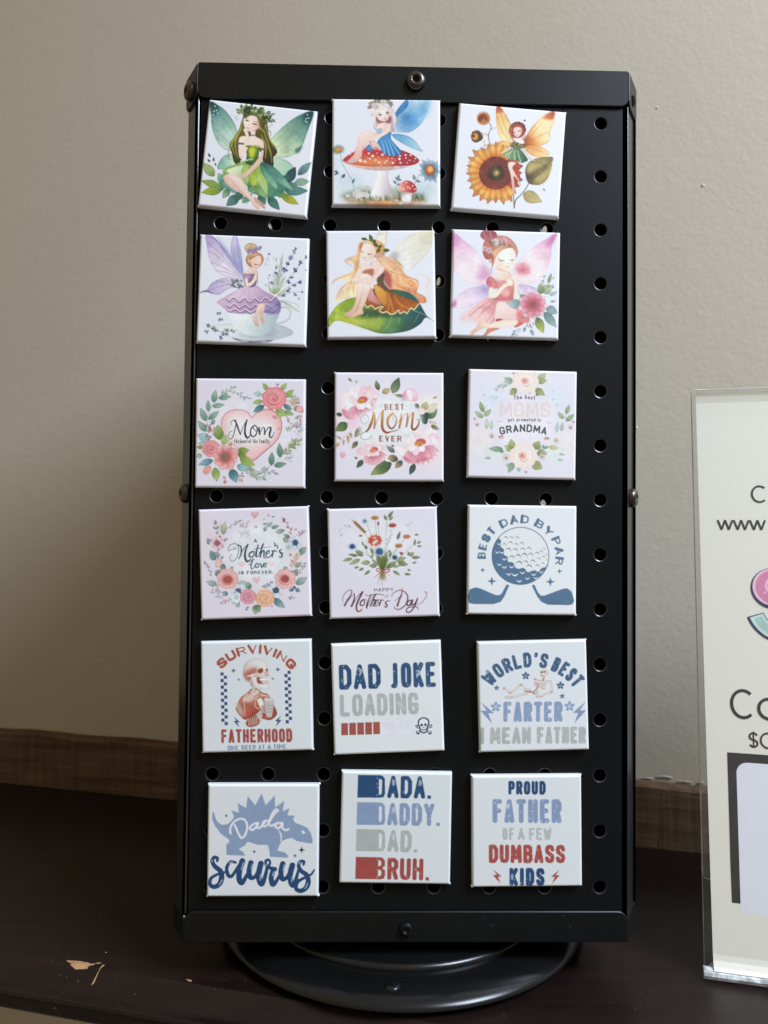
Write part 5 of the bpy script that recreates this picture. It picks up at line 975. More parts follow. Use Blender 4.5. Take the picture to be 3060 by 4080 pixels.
@art
def best_mom():
    v = Canvas('#d9d6e6', 8)
    E_(v, 830, 800, 620, 560, '#e2dde8', b=150, a=.8); E_(v, 300, 600, 240, 260, '#ead8dc', b=90, a=.7); E_(v, 1350, 1200, 230, 240, '#ecd6dc', b=90, a=.7); E_(v, 1400, 550, 150, 160, '#e9e2d4', b=60, a=.8)
    for a_ in [(690, 330, 650, 190, 36, '#3f5a40', '#8fa07c'), (880, 370, 968, 150, 62, '#8a9a70', '#3f5a46'), (740, 370, 850, 305, 42, '#a8925a', '#d8ceb0'), (1050, 420, 900, 390, 26, '#4a5f46', '#a0a888'), (1060, 460, 980, 465, 22, '#3f5846', '#6a7d66'), (190, 680, 105, 655, 30, '#2f4a46', '#4d6a5a'), (265, 790, 100, 895, 66, '#2f4a34', '#8aa05a'), (465, 835, 360, 985, 48, '#3f4a34', '#a8a06a'), (400, 1040, 320, 1140, 34, '#4d4a2c', '#b8a878'), (900, 1190, 790, 1095, 36, '#4a6054', '#a9b8a4'), (895, 1110, 855, 1080, 16, '#4a6054', '#6a7d74'), (950, 1290, 790, 1250, 50, '#4a4632', '#c0ac80'), (860, 1335, 575, 1500, 78, '#34503a', '#a0b060'), (1005, 1305, 905, 1410, 44, '#4a4a34', '#c9b890'), (475, 1295, 385, 1405, 38, '#34503f', '#4d6a54'), (690, 1275, 780, 1318, 26, '#3a5244', '#4d6454'), (1175, 1345, 1105, 1500, 42, '#34504a', '#4a6458'), (1360, 720, 1490, 585, 52, '#34523f', '#8aa47c'), (1190, 510, 1235, 590, 30, '#34504a', '#4a6458'), (1400, 815, 1510, 870, 30, '#5a5434', '#c0b48c'), (1370, 760, 1480, 790, 30, '#c9bca4', '#e0d8cc'), (1290, 610, 1350, 480, 48, '#a09a5c', '#d8d4a8'), (1360, 640, 1480, 500, 56, '#d4ccb0', '#e4e0d4'), (275, 165, 330, 215, 14, '#6a5434', '#a09070'), (380, 190, 388, 240, 12, '#c9c09a', '#c9c09a'), (1430, 440, 1490, 410, 16, '#c0b088', '#c9bc98'), (400, 1275, 350, 1262, 18, '#7d7d54', '#a9a87c')]: L_(v, *a_, v='#5a6a4a')
    P(v, [(1240, 660), (1360, 640), (1350, 780), (1290, 785)], '#3f5a4c', '#2f4640', e=.3); S_(v, [(1350, 770), (1365, 690), (1400, 640)], 8, '#4a5f4c')
    S_(v, [(110, 1110), (200, 1010), (320, 890)], 6, '#b8a48a')
    for a_ in [(300, 920, 320, 1000, 22), (265, 960, 280, 1075, 20), (215, 1020, 205, 1100, 16), (150, 1060, 100, 1125, 24), (180, 1010, 110, 960, 18)]: L_(v, *a_, '#b8926a', '#d8c4aa')
    peony(v, 450, 500, 270); peony(v, 610, 1180, 210, eye='#d88a78'); peony(v, 1230, 1090, 300); 
    P(v, [(190, 590), (300, 640), (440, 680), (420, 740), (300, 740), (210, 680)], '#d990a4', '#e8c0cc', e=.2, b=6); P(v, [(1010, 1240), (1200, 1290), (1400, 1200), (1440, 1230), (1300, 1310), (1100, 1340)], '#d07a90', '#e4b0bc', b=10); P(v, [(590, 460), (680, 440), (640, 580), (590, 560)], '#dc9cae', '#ecd0d8', e=.3); P(v, [(270, 760), (430, 740), (440, 830), (340, 870), (270, 820)], '#e4c4d8', b=14)
    P(v, [(1010, 400), (1060, 320), (1140, 300), (1210, 350), (1222, 450), (1170, 480), (1070, 470), (1030, 440)], '#ecc8d4', '#d9809a', (1130, 350, 1040, 460), e=.35, ec='#b8506a'); P(v, [(1070, 330), (1130, 320), (1160, 420), (1130, 470), (1080, 430)], '#f2e0e6', e=.2)
    P(v, [(1210, 590), (1260, 560), (1320, 600), (1310, 655), (1240, 655)], '#eec4d0', '#f0e0e6', e=.3); L_(v, 200, 1180, 195, 1275, 44, '#e8c0cc', '#df9aa8', e=.1)
    # clear centre and lettering
    P(v, [(660, 470), (900, 430), (1120, 460), (1200, 560), (1280, 700), (1250, 850), (1150, 920), (1080, 1060), (900, 1080), (640, 1070), (440, 1040), (420, 900), (420, 740), (460, 640), (620, 580)], '#e0e4ea', b=30, a=.95)
    G = '#b8763c'; G2 = '#8a4a24'
    T(v, 'BEST', 768, 606, 1035, 602, 88, 18, '#9a6c42', con=.4, gap=.75); T(v, 'EVER', 692, 1044, 1000, 1044, 88, 20, '#8a5a40', con=.35, gap=.8)
    S_(v, [(520, 660), (460, 690), (445, 750), (490, 800), (545, 760), (540, 690), (510, 670)], 9, '#a8aab0')
    S_(v, [(620, 630), (600, 740), (560, 850), (515, 905)], (14, 40, 20), '#d8a058', G2, (600, 640, 520, 900)); S_(v, [(630, 640), (635, 760), (625, 860)], (14, 26, 22), '#d9b070', '#9a5a2c', (630, 640, 630, 860)); S_(v, [(630, 850), (680, 720), (735, 620)], 10, '#b49a78')
    S_(v, [(745, 615), (735, 740), (740, 860), (790, 915), (850, 905), (950, 880)], (36, 36, 6), '#dca458', '#8f4a26', (740, 620, 760, 900)); S_(v, [(500, 905), (440, 960), (480, 1015), (580, 990), (590, 950)], (12, 8, 6), '#8a8a94')
    S_(v, [(880, 650), (815, 720), (815, 810), (860, 860), (915, 810), (930, 720), (890, 650)], (34, 26, 10), '#d8a860', '#9a5630', (850, 650, 850, 860)); S_(v, [(915, 690), (880, 720), (920, 770), (980, 740)], 8, '#b4a490')
    S_(v, [(1000, 650), (985, 760), (968, 850)], (16, 34, 24), '#d9b070', '#a0602f', (990, 650, 970, 850)); S_(v, [(975, 830), (1030, 680), (1065, 660)], 9, '#b8946a'); S_(v, [(1080, 650), (1080, 750), (1062, 835)], (20, 32, 20), '#d2a058', '#9a5630', (1080, 650, 1060, 835)); S_(v, [(1070, 820), (1110, 690), (1150, 640)], 9, '#b8946a'); S_(v, [(1158, 640), (1145, 760), (1140, 850), (1175, 872), (1225, 810), (1238, 740), (1210, 730)], (28, 32, 8), '#c48848', '#8f4a26', (1150, 640, 1150, 860))
    for q in [[(700, 520), (740, 530), (730, 560), (700, 545)], [(1060, 520), (1080, 560), (1130, 510), (1140, 560), (1100, 610)], [(1030, 940), (1080, 980), (1110, 950), (1060, 960)], [(1120, 920), (1170, 920)], [(850, 905), (930, 875), (970, 885)]]: S_(v, q, 6, '#b4b8c0', a=.9)
    return v.done()
@art
def moms_grandma():
    v = Canvas('#dad8e6', 9)
    E_(v, 850, 780, 420, 420, '#e2dfea', b=120, a=.8); E_(v, 420, 470, 120, 130, '#d0dcea', b=50, a=.8); E_(v, 1310, 470, 120, 130, '#d0dcea', b=50, a=.8); E_(v, 250, 1060, 150, 160, '#e4dcdc', b=60, a=.8); E_(v, 1420, 1100, 150, 160, '#e4dcdc', b=60, a=.8); E_(v, 480, 1230, 220, 110, '#d4e0dc', b=60, a=.8); E_(v, 1250, 1230, 200, 110, '#d4e0dc', b=60, a=.8); E_(v, 860, 230, 360, 140, '#e0e2dc', b=70, a=.6)
    for x, y in [(300, 430), (410, 460), (440, 480), (475, 465), (490, 360), (410, 540), (395, 580), (1250, 380), (1260, 490), (1310, 480), (1315, 565), (1430, 470)]: E_(v, x, y, 13, 11, v.r.choice(['#a9c4d4', '#8fb0c0', '#b4cede']), b=4)
    for a_ in [(285, 670, 240, 520, 34, '#6f8a54', '#a9bc98'), (300, 730, 398, 628, 34, '#8fa878', '#a9bc98'), (280, 750, 170, 655, 36, '#7d9a64', '#b4c8a8'), (1435, 690, 1490, 555, 32, '#7d9a6c', '#b4c8a8'), (1400, 755, 1322, 665, 34, '#8fa878', '#b4c8a8'), (1440, 790, 1555, 690, 36, '#7d9a64', '#a9c09c'), (330, 900, 340, 760, 30, '#a9c0ac', '#c9d8cc'), (395, 910, 405, 780, 26, '#b4ccc0', '#c9d8d0'), (1305, 950, 1320, 800, 30, '#b4ccc0', '#c9d8d0'), (1370, 930, 1390, 800, 26, '#a9c0ac', '#c9d8cc'), (560, 1185, 360, 1175, 40, '#6f8f74', '#a9c0b0'), (570, 1215, 510, 1215, 18, '#6f8f74', '#8fae94'), (690, 1200, 580, 1130, 46, '#7d8a4a', '#bcc49a'), (690, 1180, 670, 1040, 52, '#7d8a48', '#b4bc84'), (1000, 1180, 1065, 1065, 60, '#7a8a48', '#b0bc88'), (1030, 1230, 1170, 1240, 60, '#7a8a50', '#c0c8a4'), (1120, 1170, 1200, 1135, 20, '#7d9a84', '#8fae98'), (1100, 1170, 1130, 1110, 16, '#8fa898', '#a9bcac'), (1200, 1150, 1330, 1165, 34, '#c0a878', '#d8ccaa'), (700, 1360, 630, 1505, 46, '#6f9a7c', '#a0bca4'), (650, 1390, 590, 1410, 28, '#9fb89a', '#c0d0bc'), (960, 1370, 1105, 1445, 66, '#7d8a4a', '#bcc48c'), (770, 1430, 780, 1495, 30, '#a9c4bc', '#c9d8d4'), (700, 240, 575, 195, 36, '#7d9a84', '#a9c0b0'), (690, 270, 560, 245, 24, '#9fb8a4', '#c0d0c4'), (620, 300, 470, 305, 30, '#a9c4c0', '#c9d8d8'), (750, 345, 655, 430, 46, '#7d8a44', '#b4bc88'), (1040, 235, 1165, 125, 46, '#8a9a5c', '#c0c8a4'), (1040, 250, 1180, 220, 42, '#7d8a48', '#bcc49c'), (1010, 340, 1145, 435, 50, '#7d8a48', '#bcc498'), (1020, 410, 1055, 445, 20, '#8a9464', '#a0a87c'), (930, 380, 925, 415, 22, '#8fa4a0', '#a9bcb8'), (780, 110, 765, 180, 24, '#8fa474', '#b4c4a0'), (990, 100, 1010, 165, 26, '#a0b8b4', '#c0d0cc'), (385, 1300, 300, 1305, 20, '#a9c0b4', '#c0d0c8'), (1320, 1320, 1400, 1335, 18, '#b4c8c0', '#c9d8d0'), (1340, 1240, 1420, 1260, 20, '#b4c8c0', '#c9d8d0')]: L_(v, *a_, v='#7a8a6a', a=.92)
    sprig(v, [(280, 760), (290, 680), (330, 590)], 3, 40, 8, ['#c0ccb8']); sprig(v, [(1430, 800), (1440, 700), (1470, 600)], 3, 40, 8, ['#c0ccb8']); S_(v, [(560, 350), (580, 310), (640, 290)], 7, '#8fa498'); sprig(v, [(530, 290), (480, 340), (470, 360)], 3, 30, 8, ['#8fb0b8'])
    for x, y, r_ in [(405, 995, 46), (200, 840, 40), (1295, 1055, 46), (1500, 870, 40), (600, 1300, 62), (1100, 1290, 52)]: flower(v, x, y, r_, 5, '#eadcd8', '#ece4e2', '#d89080', r_*.28, v.r.random(), .5, a=.8)
    for x, y in [(165, 765), (1540, 800), (710, 130), (875, 1495), (200, 850), (1500, 885), (600, 1300), (405, 1010)]: E_(v, x, y, 17, 15, '#b8645c', b=4, a=.85)
    P(v, [(490, 1010), (530, 995), (558, 985), (570, 1030), (520, 1040)], '#e4b8b0', e=.3); S_(v, [(490, 1010), (525, 1002), (558, 988)], (4, 14, 4), '#7a4a4a'); P(v, [(1145, 1010), (1210, 1030), (1180, 1050), (1130, 1050)], '#e4b0a8', e=.3); S_(v, [(1145, 1005), (1175, 1022), (1212, 1030)], (4, 14, 4), '#7a4a4a')
    for x, y, r_ in [(880, 235, 178), (840, 1270, 188)]:
        for i in range(9): t = 2*math.pi*i/9; E_(v, x+r_*.62*math.cos(t), y+r_*.55*math.sin(t), r_*.42, r_*.36, '#eee2e0', '#ecd4ce', rot_=t, e=.22, ec='#cfa898')
        E_(v, x, y, r_*.62, r_*.55, '#ecd6d0', '#f0e6e4', (x, y, r_*.6), e=.3, ec='#d8a498'); E_(v, x-r_*.08, y, r_*.32, r_*.28, '#e8c0b4', e=.4, ec='#cf8a7c'); E_(v, x-r_*.1, y, r_*.13, r_*.12, '#cf7068', b=8)
        S_(v, [(x-r_*.25, y+r_*.32), (x+r_*.1, y+r_*.42), (x+r_*.42, y+r_*.12)], (5, 14, 4), '#c99888', a=.8)
    T(v, 'The', 712, 497, 828, 488, 62, 12, '#6a6a74', gap=.4); T(v, 'best', 862, 484, 1005, 500, 64, 12, '#6a6a74', gap=.4)
    T(v, 'MOMS', 505, 740, 1225, 745, 215, 40, '#d9c8c8', con=.45, gap=.25); T(v, 'MOMS', 508, 738, 1222, 743, 207, 22, '#e0d2d2', con=.6, gap=.25)
    T(v, 'get', 628, 800, 715, 796, 52, 12, '#74747c', gap=.4); T(v, 'promoted', 748, 795, 1015, 797, 52, 12, '#74747c', gap=.4); T(v, 'to', 1035, 798, 1085, 804, 52, 12, '#74747c', gap=.4)
    S_(v, [(475, 800), (510, 802), (552, 785)], (4, 9, 4), '#a09a9c'); S_(v, [(1168, 798), (1195, 812), (1235, 818)], (4, 9, 4), '#a09a9c')
    for w_, c in ((40, '#eceaf0'), (22, '#46464c')): T(v, 'GRANDMA', 0, 0, 0, 0, 108 if w_ < 30 else 122, w_, c, arc_=(845, 2135, 1192 if w_ < 30 else 1185, -15.6, 15.2), gap=.42)
    S_(v, [(730, 1015), (850, 1040), (990, 1015)], 4, '#d8c8d4', a=.8)
    return v.done()
@art
def mothers_love():
    v = Canvas('#d9d4e4', 10)
    E_(v, 850, 720, 430, 420, '#dde3ea', b=70, a=.95); E_(v, 280, 500, 150, 260, '#e2d2de', b=70, a=.7); E_(v, 1400, 600, 130, 260, '#e4d4da', b=70, a=.7); E_(v, 840, 1250, 420, 160, '#dcd6e0', b=80, a=.7)
    for a_ in [(400, 440, 430, 260, 44, '#8f9c84', '#d8d2c4'), (420, 430, 370, 300, 34, '#9aa890', '#c8ccb8'), (300, 310, 295, 235, 22, '#8aa0a8', '#a9bcc4'), (300, 370, 265, 320, 16, '#9cb0b8', '#b4c4cc'), (310, 370, 345, 315, 18, '#8aa0a8', '#a9bcc4'), (310, 440, 335, 380, 22, '#a9bcc8', '#c0ccd8'), (240, 575, 185, 490, 40, '#5f8090', '#a9bcc8'), (395, 530, 470, 492, 20, '#8a9c8c', '#b4c0b4'), (300, 775, 225, 655, 48, '#3f6a70', '#8aa8a4'), (310, 770, 215, 745, 34, '#4f7a80', '#a0b8b8'), (330, 760, 320, 660, 34, '#6f9490', '#b0c4bc'), (370, 770, 410, 730, 18, '#8a9a8c', '#b4bcac'), (395, 930, 410, 830, 40, '#8aa09c', '#4f7078'), (350, 1000, 300, 930, 40, '#4f7078', '#7d9a94'), (370, 960, 320, 920, 30, '#6f8f8c', '#8fa8a0'), (320, 1120, 170, 1080, 44, '#7d9a9c', '#c0d0d0'), (470, 1250, 385, 1225, 34, '#4f7484', '#8fa8b4'), (630, 1310, 530, 1380, 50, '#5f8a94', '#b4ccd0'), (620, 1370, 580, 1430, 30, '#7da0a4', '#b4ccd0'), (755, 1180, 740, 1080, 44, '#4f7a70', '#a9c0b4'), (730, 1160, 640, 1060, 50, '#8aa8a0', '#c4d0cc'), (700, 1130, 590, 1090, 30, '#a9c0b8', '#c9d4d0'), (960, 395, 990, 325, 26, '#6f8a94', '#a0b4bc'), (1000, 330, 1080, 265, 30, '#8aa4a4', '#b4c4c4'), (945, 300, 1010, 285, 18, '#8aa0a8', '#b0c0c4'), (1060, 350, 1168, 315, 28, '#6f8a84', '#a0b4ac'), (1120, 410, 1245, 375, 34, '#b4c4b0', '#6a8a7c'), (1310, 480, 1225, 435, 28, '#5f7d80', '#a0b4b0'), (1290, 540, 1215, 480, 38, '#a9bca8', '#7d9a90'), (1440, 690, 1535, 605, 46, '#4d7a6c', '#a0bcac'), (1430, 720, 1530, 640, 26, '#5f8a7c', '#a9c0b4'), (1330, 720, 1300, 700, 20, '#a0aa80', '#c0c4a4'), (1380, 880, 1470, 810, 32, '#6f9080', '#a9bcac'), (1260, 920, 1230, 870, 36, '#a9bcac', '#8aa494'), (1330, 980, 1310, 920, 40, '#4a6a60', '#7d9a8c'), (1360, 1000, 1410, 900, 44, '#4f6f64', '#9cb4a8'), (1390, 1110, 1545, 1015, 50, '#6a8a84', '#b4c8c4'), (1390, 1150, 1340, 1160, 22, '#3f5f78', '#5a7a90'), (1360, 1180, 1290, 1200, 24, '#3f5f78', '#6a8aa0'), (1380, 1180, 1450, 1205, 30, '#3f6078', '#8aa4b8'), (1080, 1310, 1240, 1430, 50, '#3f6f78', '#a9c4c8'), (1090, 1300, 1160, 1300, 30, '#2f5a68', '#7da0a8'), (870, 1390, 830, 1520, 60, '#6a8468', '#b4c49c'), (850, 1390, 900, 1480, 46, '#5a7a60', '#a0b48c'), (720, 1430, 755, 1420, 14, '#7d98a0', '#a0b4bc'), (700, 1460, 740, 1445, 14, '#7d98a0', '#a0b4bc')]: L_(v, *a_, v='#6a8078', a=.95)
    sprig(v, [(440, 370), (560, 290), (640, 250)], 8, 34, 11, ['#a0a8b0', '#c8b4bc', '#8a98a4']); sprig(v, [(1340, 440), (1290, 320), (1225, 225)], 6, 50, 14, ['#d8a8ac', '#c08a90', '#b47880'], st='#a0707a'); sprig(v, [(1340, 890), (1370, 780), (1420, 720)], 8, 60, 24, ['#e4c0b0', '#e8ccc0', '#d8a898'], st='#a4605a'); sprig(v, [(250, 1000), (200, 890), (160, 820)], 8, 40, 11, ['#b4a8a8', '#c8b8b4', '#a09890']); sprig(v, [(1410, 990), (1470, 900), (1520, 830)], 8, 40, 12, ['#c8b4a8', '#b49a94']); sprig(v, [(530, 1300), (450, 1340), (380, 1360)], 8, 40, 12, ['#dcb8c0', '#cfa8b4']); sprig(v, [(930, 1160), (990, 1130), (1060, 1090)], 8, 46, 10, ['#a090b4', '#8f84a8', '#7d7498']); sprig(v, [(1440, 480), (1450, 420), (1490, 400)], 6, 50, 14, ['#c0b0cc', '#b0a0c0'])
    scatter(v, 14, 640, 270, 740, 350, 34, 9, ['#dcc0c8', '#d4b8c8']); scatter(v, 14, 270, 1130, 350, 1240, 50, 12, ['#e0c4cc', '#d8bcc8', '#c4ccd8']); scatter(v, 10, 320, 1230, 420, 1300, 50, 9, ['#b4c4d0']); scatter(v, 8, 1300, 1280, 1360, 1300, 30, 12, ['#c8b0c4', '#b0a4c0']); scatter(v, 10, 640, 400, 760, 440, 60, 14, ['#dadfe4'], a=.6)
    heart(v, 832, 168, 58, '#e4c8d4', '#d88a98'); heart(v, 850, 335, 24, '#dcb0b8'); heart(v, 1022, 178, 18, '#cfa0ac'); heart(v, 1085, 195, 18, '#8a94a8'); heart(v, 1232, 235, 24, '#a0606c'); heart(v, 660, 835, 54, '#ecd8dc', '#e4b8bc', e=.1); heart(v, 1062, 830, 52, '#ecdcdc', '#e8c8c8', e=.1); heart(v, 855, 1050, 58, '#e8d2dc', '#e0a8b4', e=.1); heart(v, 340, 645, 20, '#7a6a8c'); heart(v, 1390, 370, 22, '#d4a8b8'); heart(v, 960, 230, 18, '#d8ccd8'); heart(v, 1065, 1410, 20, '#c8b8cc'); L_(v, 520, 870, 525, 915, 24, '#d8a8b4', '#e0b8c0')
    for x, y, r_, c1, c2, cc in [(325, 555, 100, '#dcb8c4', '#e8d4dc', '#a85a70'), (1385, 545, 105, '#c4d4e4', '#dce4ee', '#34507c'), (605, 1210, 115, '#c4d0de', '#dce2ec', '#5a6078'), (1115, 1195, 112, '#c4d0de', '#dce4ee', '#4a5470'), (580, 1290, 80, '#d0dce8', '#dce4ee', '#c4d0dc'), (1290, 610, 50, '#d0dce8', '#dce4ee', '#c4d0dc')]: flower(v, x, y, r_, 6, c1, c2, cc, r_*.36, v.r.random(), .5, .25)
    for x, y in [(1385, 545), (605, 1210), (1115, 1195), (325, 555)]:
        for _ in range(12): t = v.r.uniform(0, 6.28); E_(v, x+46*math.cos(t), y+46*math.sin(t), 7, 7, '#5a5f84', a=.8)
    P(v, [(300, 880), (300, 800), (340, 760), (390, 800), (370, 870), (335, 885)], '#e8c4b8', '#d8a49c', e=.3); E_(v, 360, 465, 16, 16, '#a0646c'); E_(v, 398, 603, 13, 12, '#b07480')
    rose(v, 465, 1040, 150, '#ecc8c8', '#e0a8a8', '#b87070', .3); E_(v, 465, 1050, 70, 58, '#b4605a', '#a04a48', b=10); rose(v, 1245, 1040, 148, '#ecc8c8', '#e0a8ac', '#b87070', .3); E_(v, 1240, 1040, 58, 52, '#a8504a', '#8f3f3c', b=10); rose(v, 740, 1280, 112, '#e8b8c4', '#d890a4', '#a85a70'); rose(v, 970, 1300, 128, '#efd0b4', '#e0a884', '#b4704f')
    T(v, 'A', 818, 545, 866, 545, 50, 12, '#4a5060'); T(v, 'IS', 618, 982, 684, 980, 48, 13, '#5f6674', con=.3, gap=.7); T(v, 'FOREVER.', 722, 978, 1086, 972, 48, 13, '#5f6674', con=.3, gap=.6)
    N = '#2c4658'
    S_(v, [(565, 630), (520, 640), (480, 660), (475, 620), (520, 570), (590, 570), (612, 640), (600, 720), (560, 790), (510, 795), (495, 740), (530, 710)], (7, 12, 7), '#5f7480'); S_(v, [(560, 645), (575, 625), (545, 610)], 7, '#5f7480')
    S_(v, [(600, 580), (640, 600), (650, 660), (640, 720), (615, 770)], (14, 22, 12), N); S_(v, [(640, 700), (690, 620), (740, 570)], 10, N); S_(v, [(740, 575), (705, 660), (700, 750), (730, 805), (770, 780), (770, 765)], (20, 32, 7), N)
    S_(v, [(800, 670), (765, 690), (755, 730), (790, 745), (825, 710), (815, 670), (850, 680)], (22, 18, 8), N); S_(v, [(880, 580), (855, 670), (850, 735), (880, 730)], (16, 26, 10), N); S_(v, [(815, 640), (900, 625), (1050, 600)], (6, 9, 4), N); S_(v, [(880, 720), (940, 600), (955, 560), (930, 600), (905, 740)], (8, 12, 24), N); S_(v, [(905, 730), (940, 660), (960, 670), (955, 740), (980, 760)], (8, 24, 9), N)
    S_(v, [(985, 710), (1030, 680), (1025, 655), (995, 675), (985, 730), (1020, 750), (1060, 700)], (9, 20, 9), N); S_(v, [(1060, 655), (1080, 670), (1065, 740)], (10, 24, 20), N); S_(v, [(1070, 690), (1100, 655), (1125, 670)], (8, 18, 14), N); S_(v, [(1100, 552), (1112, 585), (1100, 595)], 16, N); S_(v, [(1128, 585), (1145, 600), (1135, 625)], 14, N); S_(v, [(1200, 640), (1165, 660), (1200, 700), (1195, 745), (1160, 735)], (12, 26, 12), N); S_(v, [(1170, 690), (1225, 685)], 7, N)
    M2 = '#4a5d6c'
    S_(v, [(740, 850), (780, 830), (815, 770), (790, 800), (780, 880), (800, 905), (840, 860)], (6, 20, 9), M2); S_(v, [(870, 830), (840, 850), (850, 885), (885, 870), (885, 835), (915, 840)], (18, 16, 8), M2); S_(v, [(910, 830), (925, 885), (950, 840), (960, 825)], (14, 18, 8), M2); S_(v, [(955, 865), (990, 845), (985, 825), (960, 840), (960, 880), (995, 870)], (8, 16, 8), M2)
    return v.done()
@art
def mothers_day():
    v = Canvas('#d8d6e6', 11)
    E_(v, 800, 620, 520, 380, '#dee0e8', b=140, a=.8)
    for q in [[(570, 420), (700, 700), (800, 930)], [(580, 270), (700, 600), (800, 930)], [(710, 250), (740, 600), (805, 930)], [(750, 330), (770, 600), (810, 930)], [(930, 380), (860, 650), (815, 930)], [(1110, 510), (960, 720), (820, 930)], [(1000, 640), (900, 780), (820, 930)], [(400, 620), (640, 760), (790, 930)], [(530, 560), (640, 760), (790, 920)], [(730, 590), (770, 760), (805, 930)], [(970, 790), (880, 860), (820, 930)], [(1250, 560), (1050, 760), (825, 930)], [(870, 200), (850, 560), (815, 930)]]: S_(v, q, 7, '#8f9c70', a=.85)
    for _ in range(34): x = v.r.uniform(-1, 1); L_(v, 805+v.r.uniform(-20, 20), 930, 805+x*95, 930-v.r.uniform(140, 240), 11, v.r.choice(['#5f6c34', '#7d8a48', '#4d5a2c', '#98a464']), a=.9)
    P(v, [(770, 780), (850, 780), (845, 920), (810, 950), (775, 920)], '#6a743c', '#4a5028', (800, 790, 810, 940), b=10, a=.85)
    for a_ in [(395, 780, 260, 812, 26), (500, 790, 350, 862, 34), (465, 745, 335, 720, 22), (540, 745, 435, 670, 36), (640, 830, 510, 845, 34), (485, 895, 415, 912, 18), (550, 910, 480, 950, 20), (635, 945, 555, 1010, 20), (730, 880, 620, 880, 34), (750, 870, 660, 790, 24), (680, 770, 640, 730, 20), (690, 740, 630, 620, 16), (540, 600, 530, 540, 12), (600, 650, 555, 585, 20), (680, 690, 665, 640, 14), (860, 250, 830, 175, 22), (885, 215, 955, 120, 24), (895, 250, 955, 200, 20), (1010, 520, 1050, 400, 22), (1245, 600, 1255, 505, 18), (1160, 740, 1170, 680, 20), (1180, 750, 1240, 690, 30), (1210, 770, 1330, 760, 24), (1000, 820, 1130, 765, 40), (1020, 840, 1160, 865, 36), (860, 910, 1005, 820, 34), (940, 890, 1055, 880, 24), (950, 950, 1050, 1010, 22), (1150, 930, 1195, 950, 14), (1110, 990, 1200, 1002, 18), (1215, 845, 1280, 825, 14), (890, 700, 910, 660, 16), (850, 760, 870, 680, 26), (900, 760, 930, 680, 18), (1280, 575, 1330, 545, 14), (1280, 610, 1350, 610, 14), (1100, 500, 1130, 470, 14)]: L_(v, *a_, *v.r.choice([('#5f6f44', '#98a878'), ('#7d8a54', '#a9b48a'), ('#6a7a5c', '#a0ac94'), ('#8a9464', '#b4bc98')]), v='#5a6840', a=.95)
    S_(v, [(380, 240), (440, 290), (500, 350), (575, 420)], (5, 30, 12), '#a9803c'); 
    for i in range(9): x, y = 420+i*17, 275+i*17; L_(v, x, y, x+34, y-4, 9, '#8a5f2c'); L_(v, x, y, x+2, y+34, 9, '#c09850')
    E_(v, 700, 530, 105, 80, '#e0a8a0', b=24, a=.7)
    for i in range(9): t = 2*math.pi*i/9; L_(v, 705+20*math.cos(t), 530, 705+100*math.cos(t), 530+82*math.sin(t), 40, '#c0443c', '#d8685a', e=.35)
    P(v, [(665, 560), (720, 520), (750, 540), (690, 590)], '#ecccc0', e=.3); E_(v, 700, 495, 30, 18, '#e0a080'); 
    for x, y, r_, c in [(395, 615, 50, '#2f5f96'), (765, 685, 66, '#3a679c'), (975, 765, 44, '#34588a'), (565, 265, 36, '#7fa0c4')]:
        E_(v, x, y, r_*1.2, r_, '#a9c4dc', b=14, a=.7)
        for i in range(11): t = 2*math.pi*i/11+v.r.uniform(-.1, .1); L_(v, x, y, x+r_*math.cos(t), y+r_*.9*math.sin(t), r_*.2, c, e=.3)
    for x, y, c, c2 in [(945, 320, '#b8484c', '#cf6a66'), (1140, 475, '#cc6a50', '#e0a088'), (1030, 600, '#b86a3c', '#dca078'), (705, 215, '#b8803c', '#dcb478'), (510, 465, '#8a6a44', '#b89a70'), (1275, 450, '#8a7a54', '#c0b490'), (1310, 550, '#a08a54', '#c8b890')]:
        r_ = 52 if x not in (510, 1275, 1310) else 26
        for i in range(7): t = -math.pi*(.05+.9*i/6); L_(v, x-8, y+r_*.5, x+r_*1.15*math.cos(t), y+r_*.1+r_*.8*math.sin(t), r_*.3, c, c2, e=.3)
    E_(v, 748, 297, 14, 30, '#a84a4c', e=.3); heart(v, 1062, 705, 28, '#c86a74'); L_(v, 1050, 720, 1090, 720, 14, '#c04a54')
    scatter(v, 10, 270, 310, 380, 350, 20, 7, ['#b4a0ac', '#a890a0']); scatter(v, 8, 220, 380, 270, 480, 20, 7, ['#c4a8b8', '#b4a0a8']); sprig(v, [(880, 600), (890, 520), (930, 460)], 6, 40, 6, ['#a0ac98', '#b4bcb0']); sprig(v, [(1130, 300), (1160, 330), (1210, 260)], 3, 20, 4, ['#c9ccd4'])
    R = '#b0504c'
    S_(v, [(805, 955), (740, 915), (725, 945), (770, 965), (805, 955)], 14, R); S_(v, [(805, 955), (880, 925), (905, 945), (860, 970), (805, 955)], 16, R); S_(v, [(800, 965), (730, 1010), (690, 1060)], (14, 12, 4), '#c07874'); S_(v, [(820, 965), (880, 1000), (930, 1030)], (12, 9, 3), '#d0a0a0'); E_(v, 806, 957, 18, 16, '#a03c3c')
    for q in [[(800, 970), (775, 1060), (728, 1130)], [(800, 980), (800, 1140)], [(815, 980), (835, 1100)], [(825, 980), (865, 1080)], [(790, 980), (740, 1070)]]: S_(v, q, (12, 9, 4), v.r.choice(['#5f5a3c', '#8a8454', '#7a744c']))
    P(v, [(780, 970), (835, 970), (840, 1050), (800, 1070), (775, 1040)], '#7d7440', b=10, a=.7)
    T(v, 'HAPPY', 695, 1235, 960, 1232, 50, 11, '#5f5c68', con=.3, gap=.7)
    c, c2 = '#5c3444', '#8a5a5c'
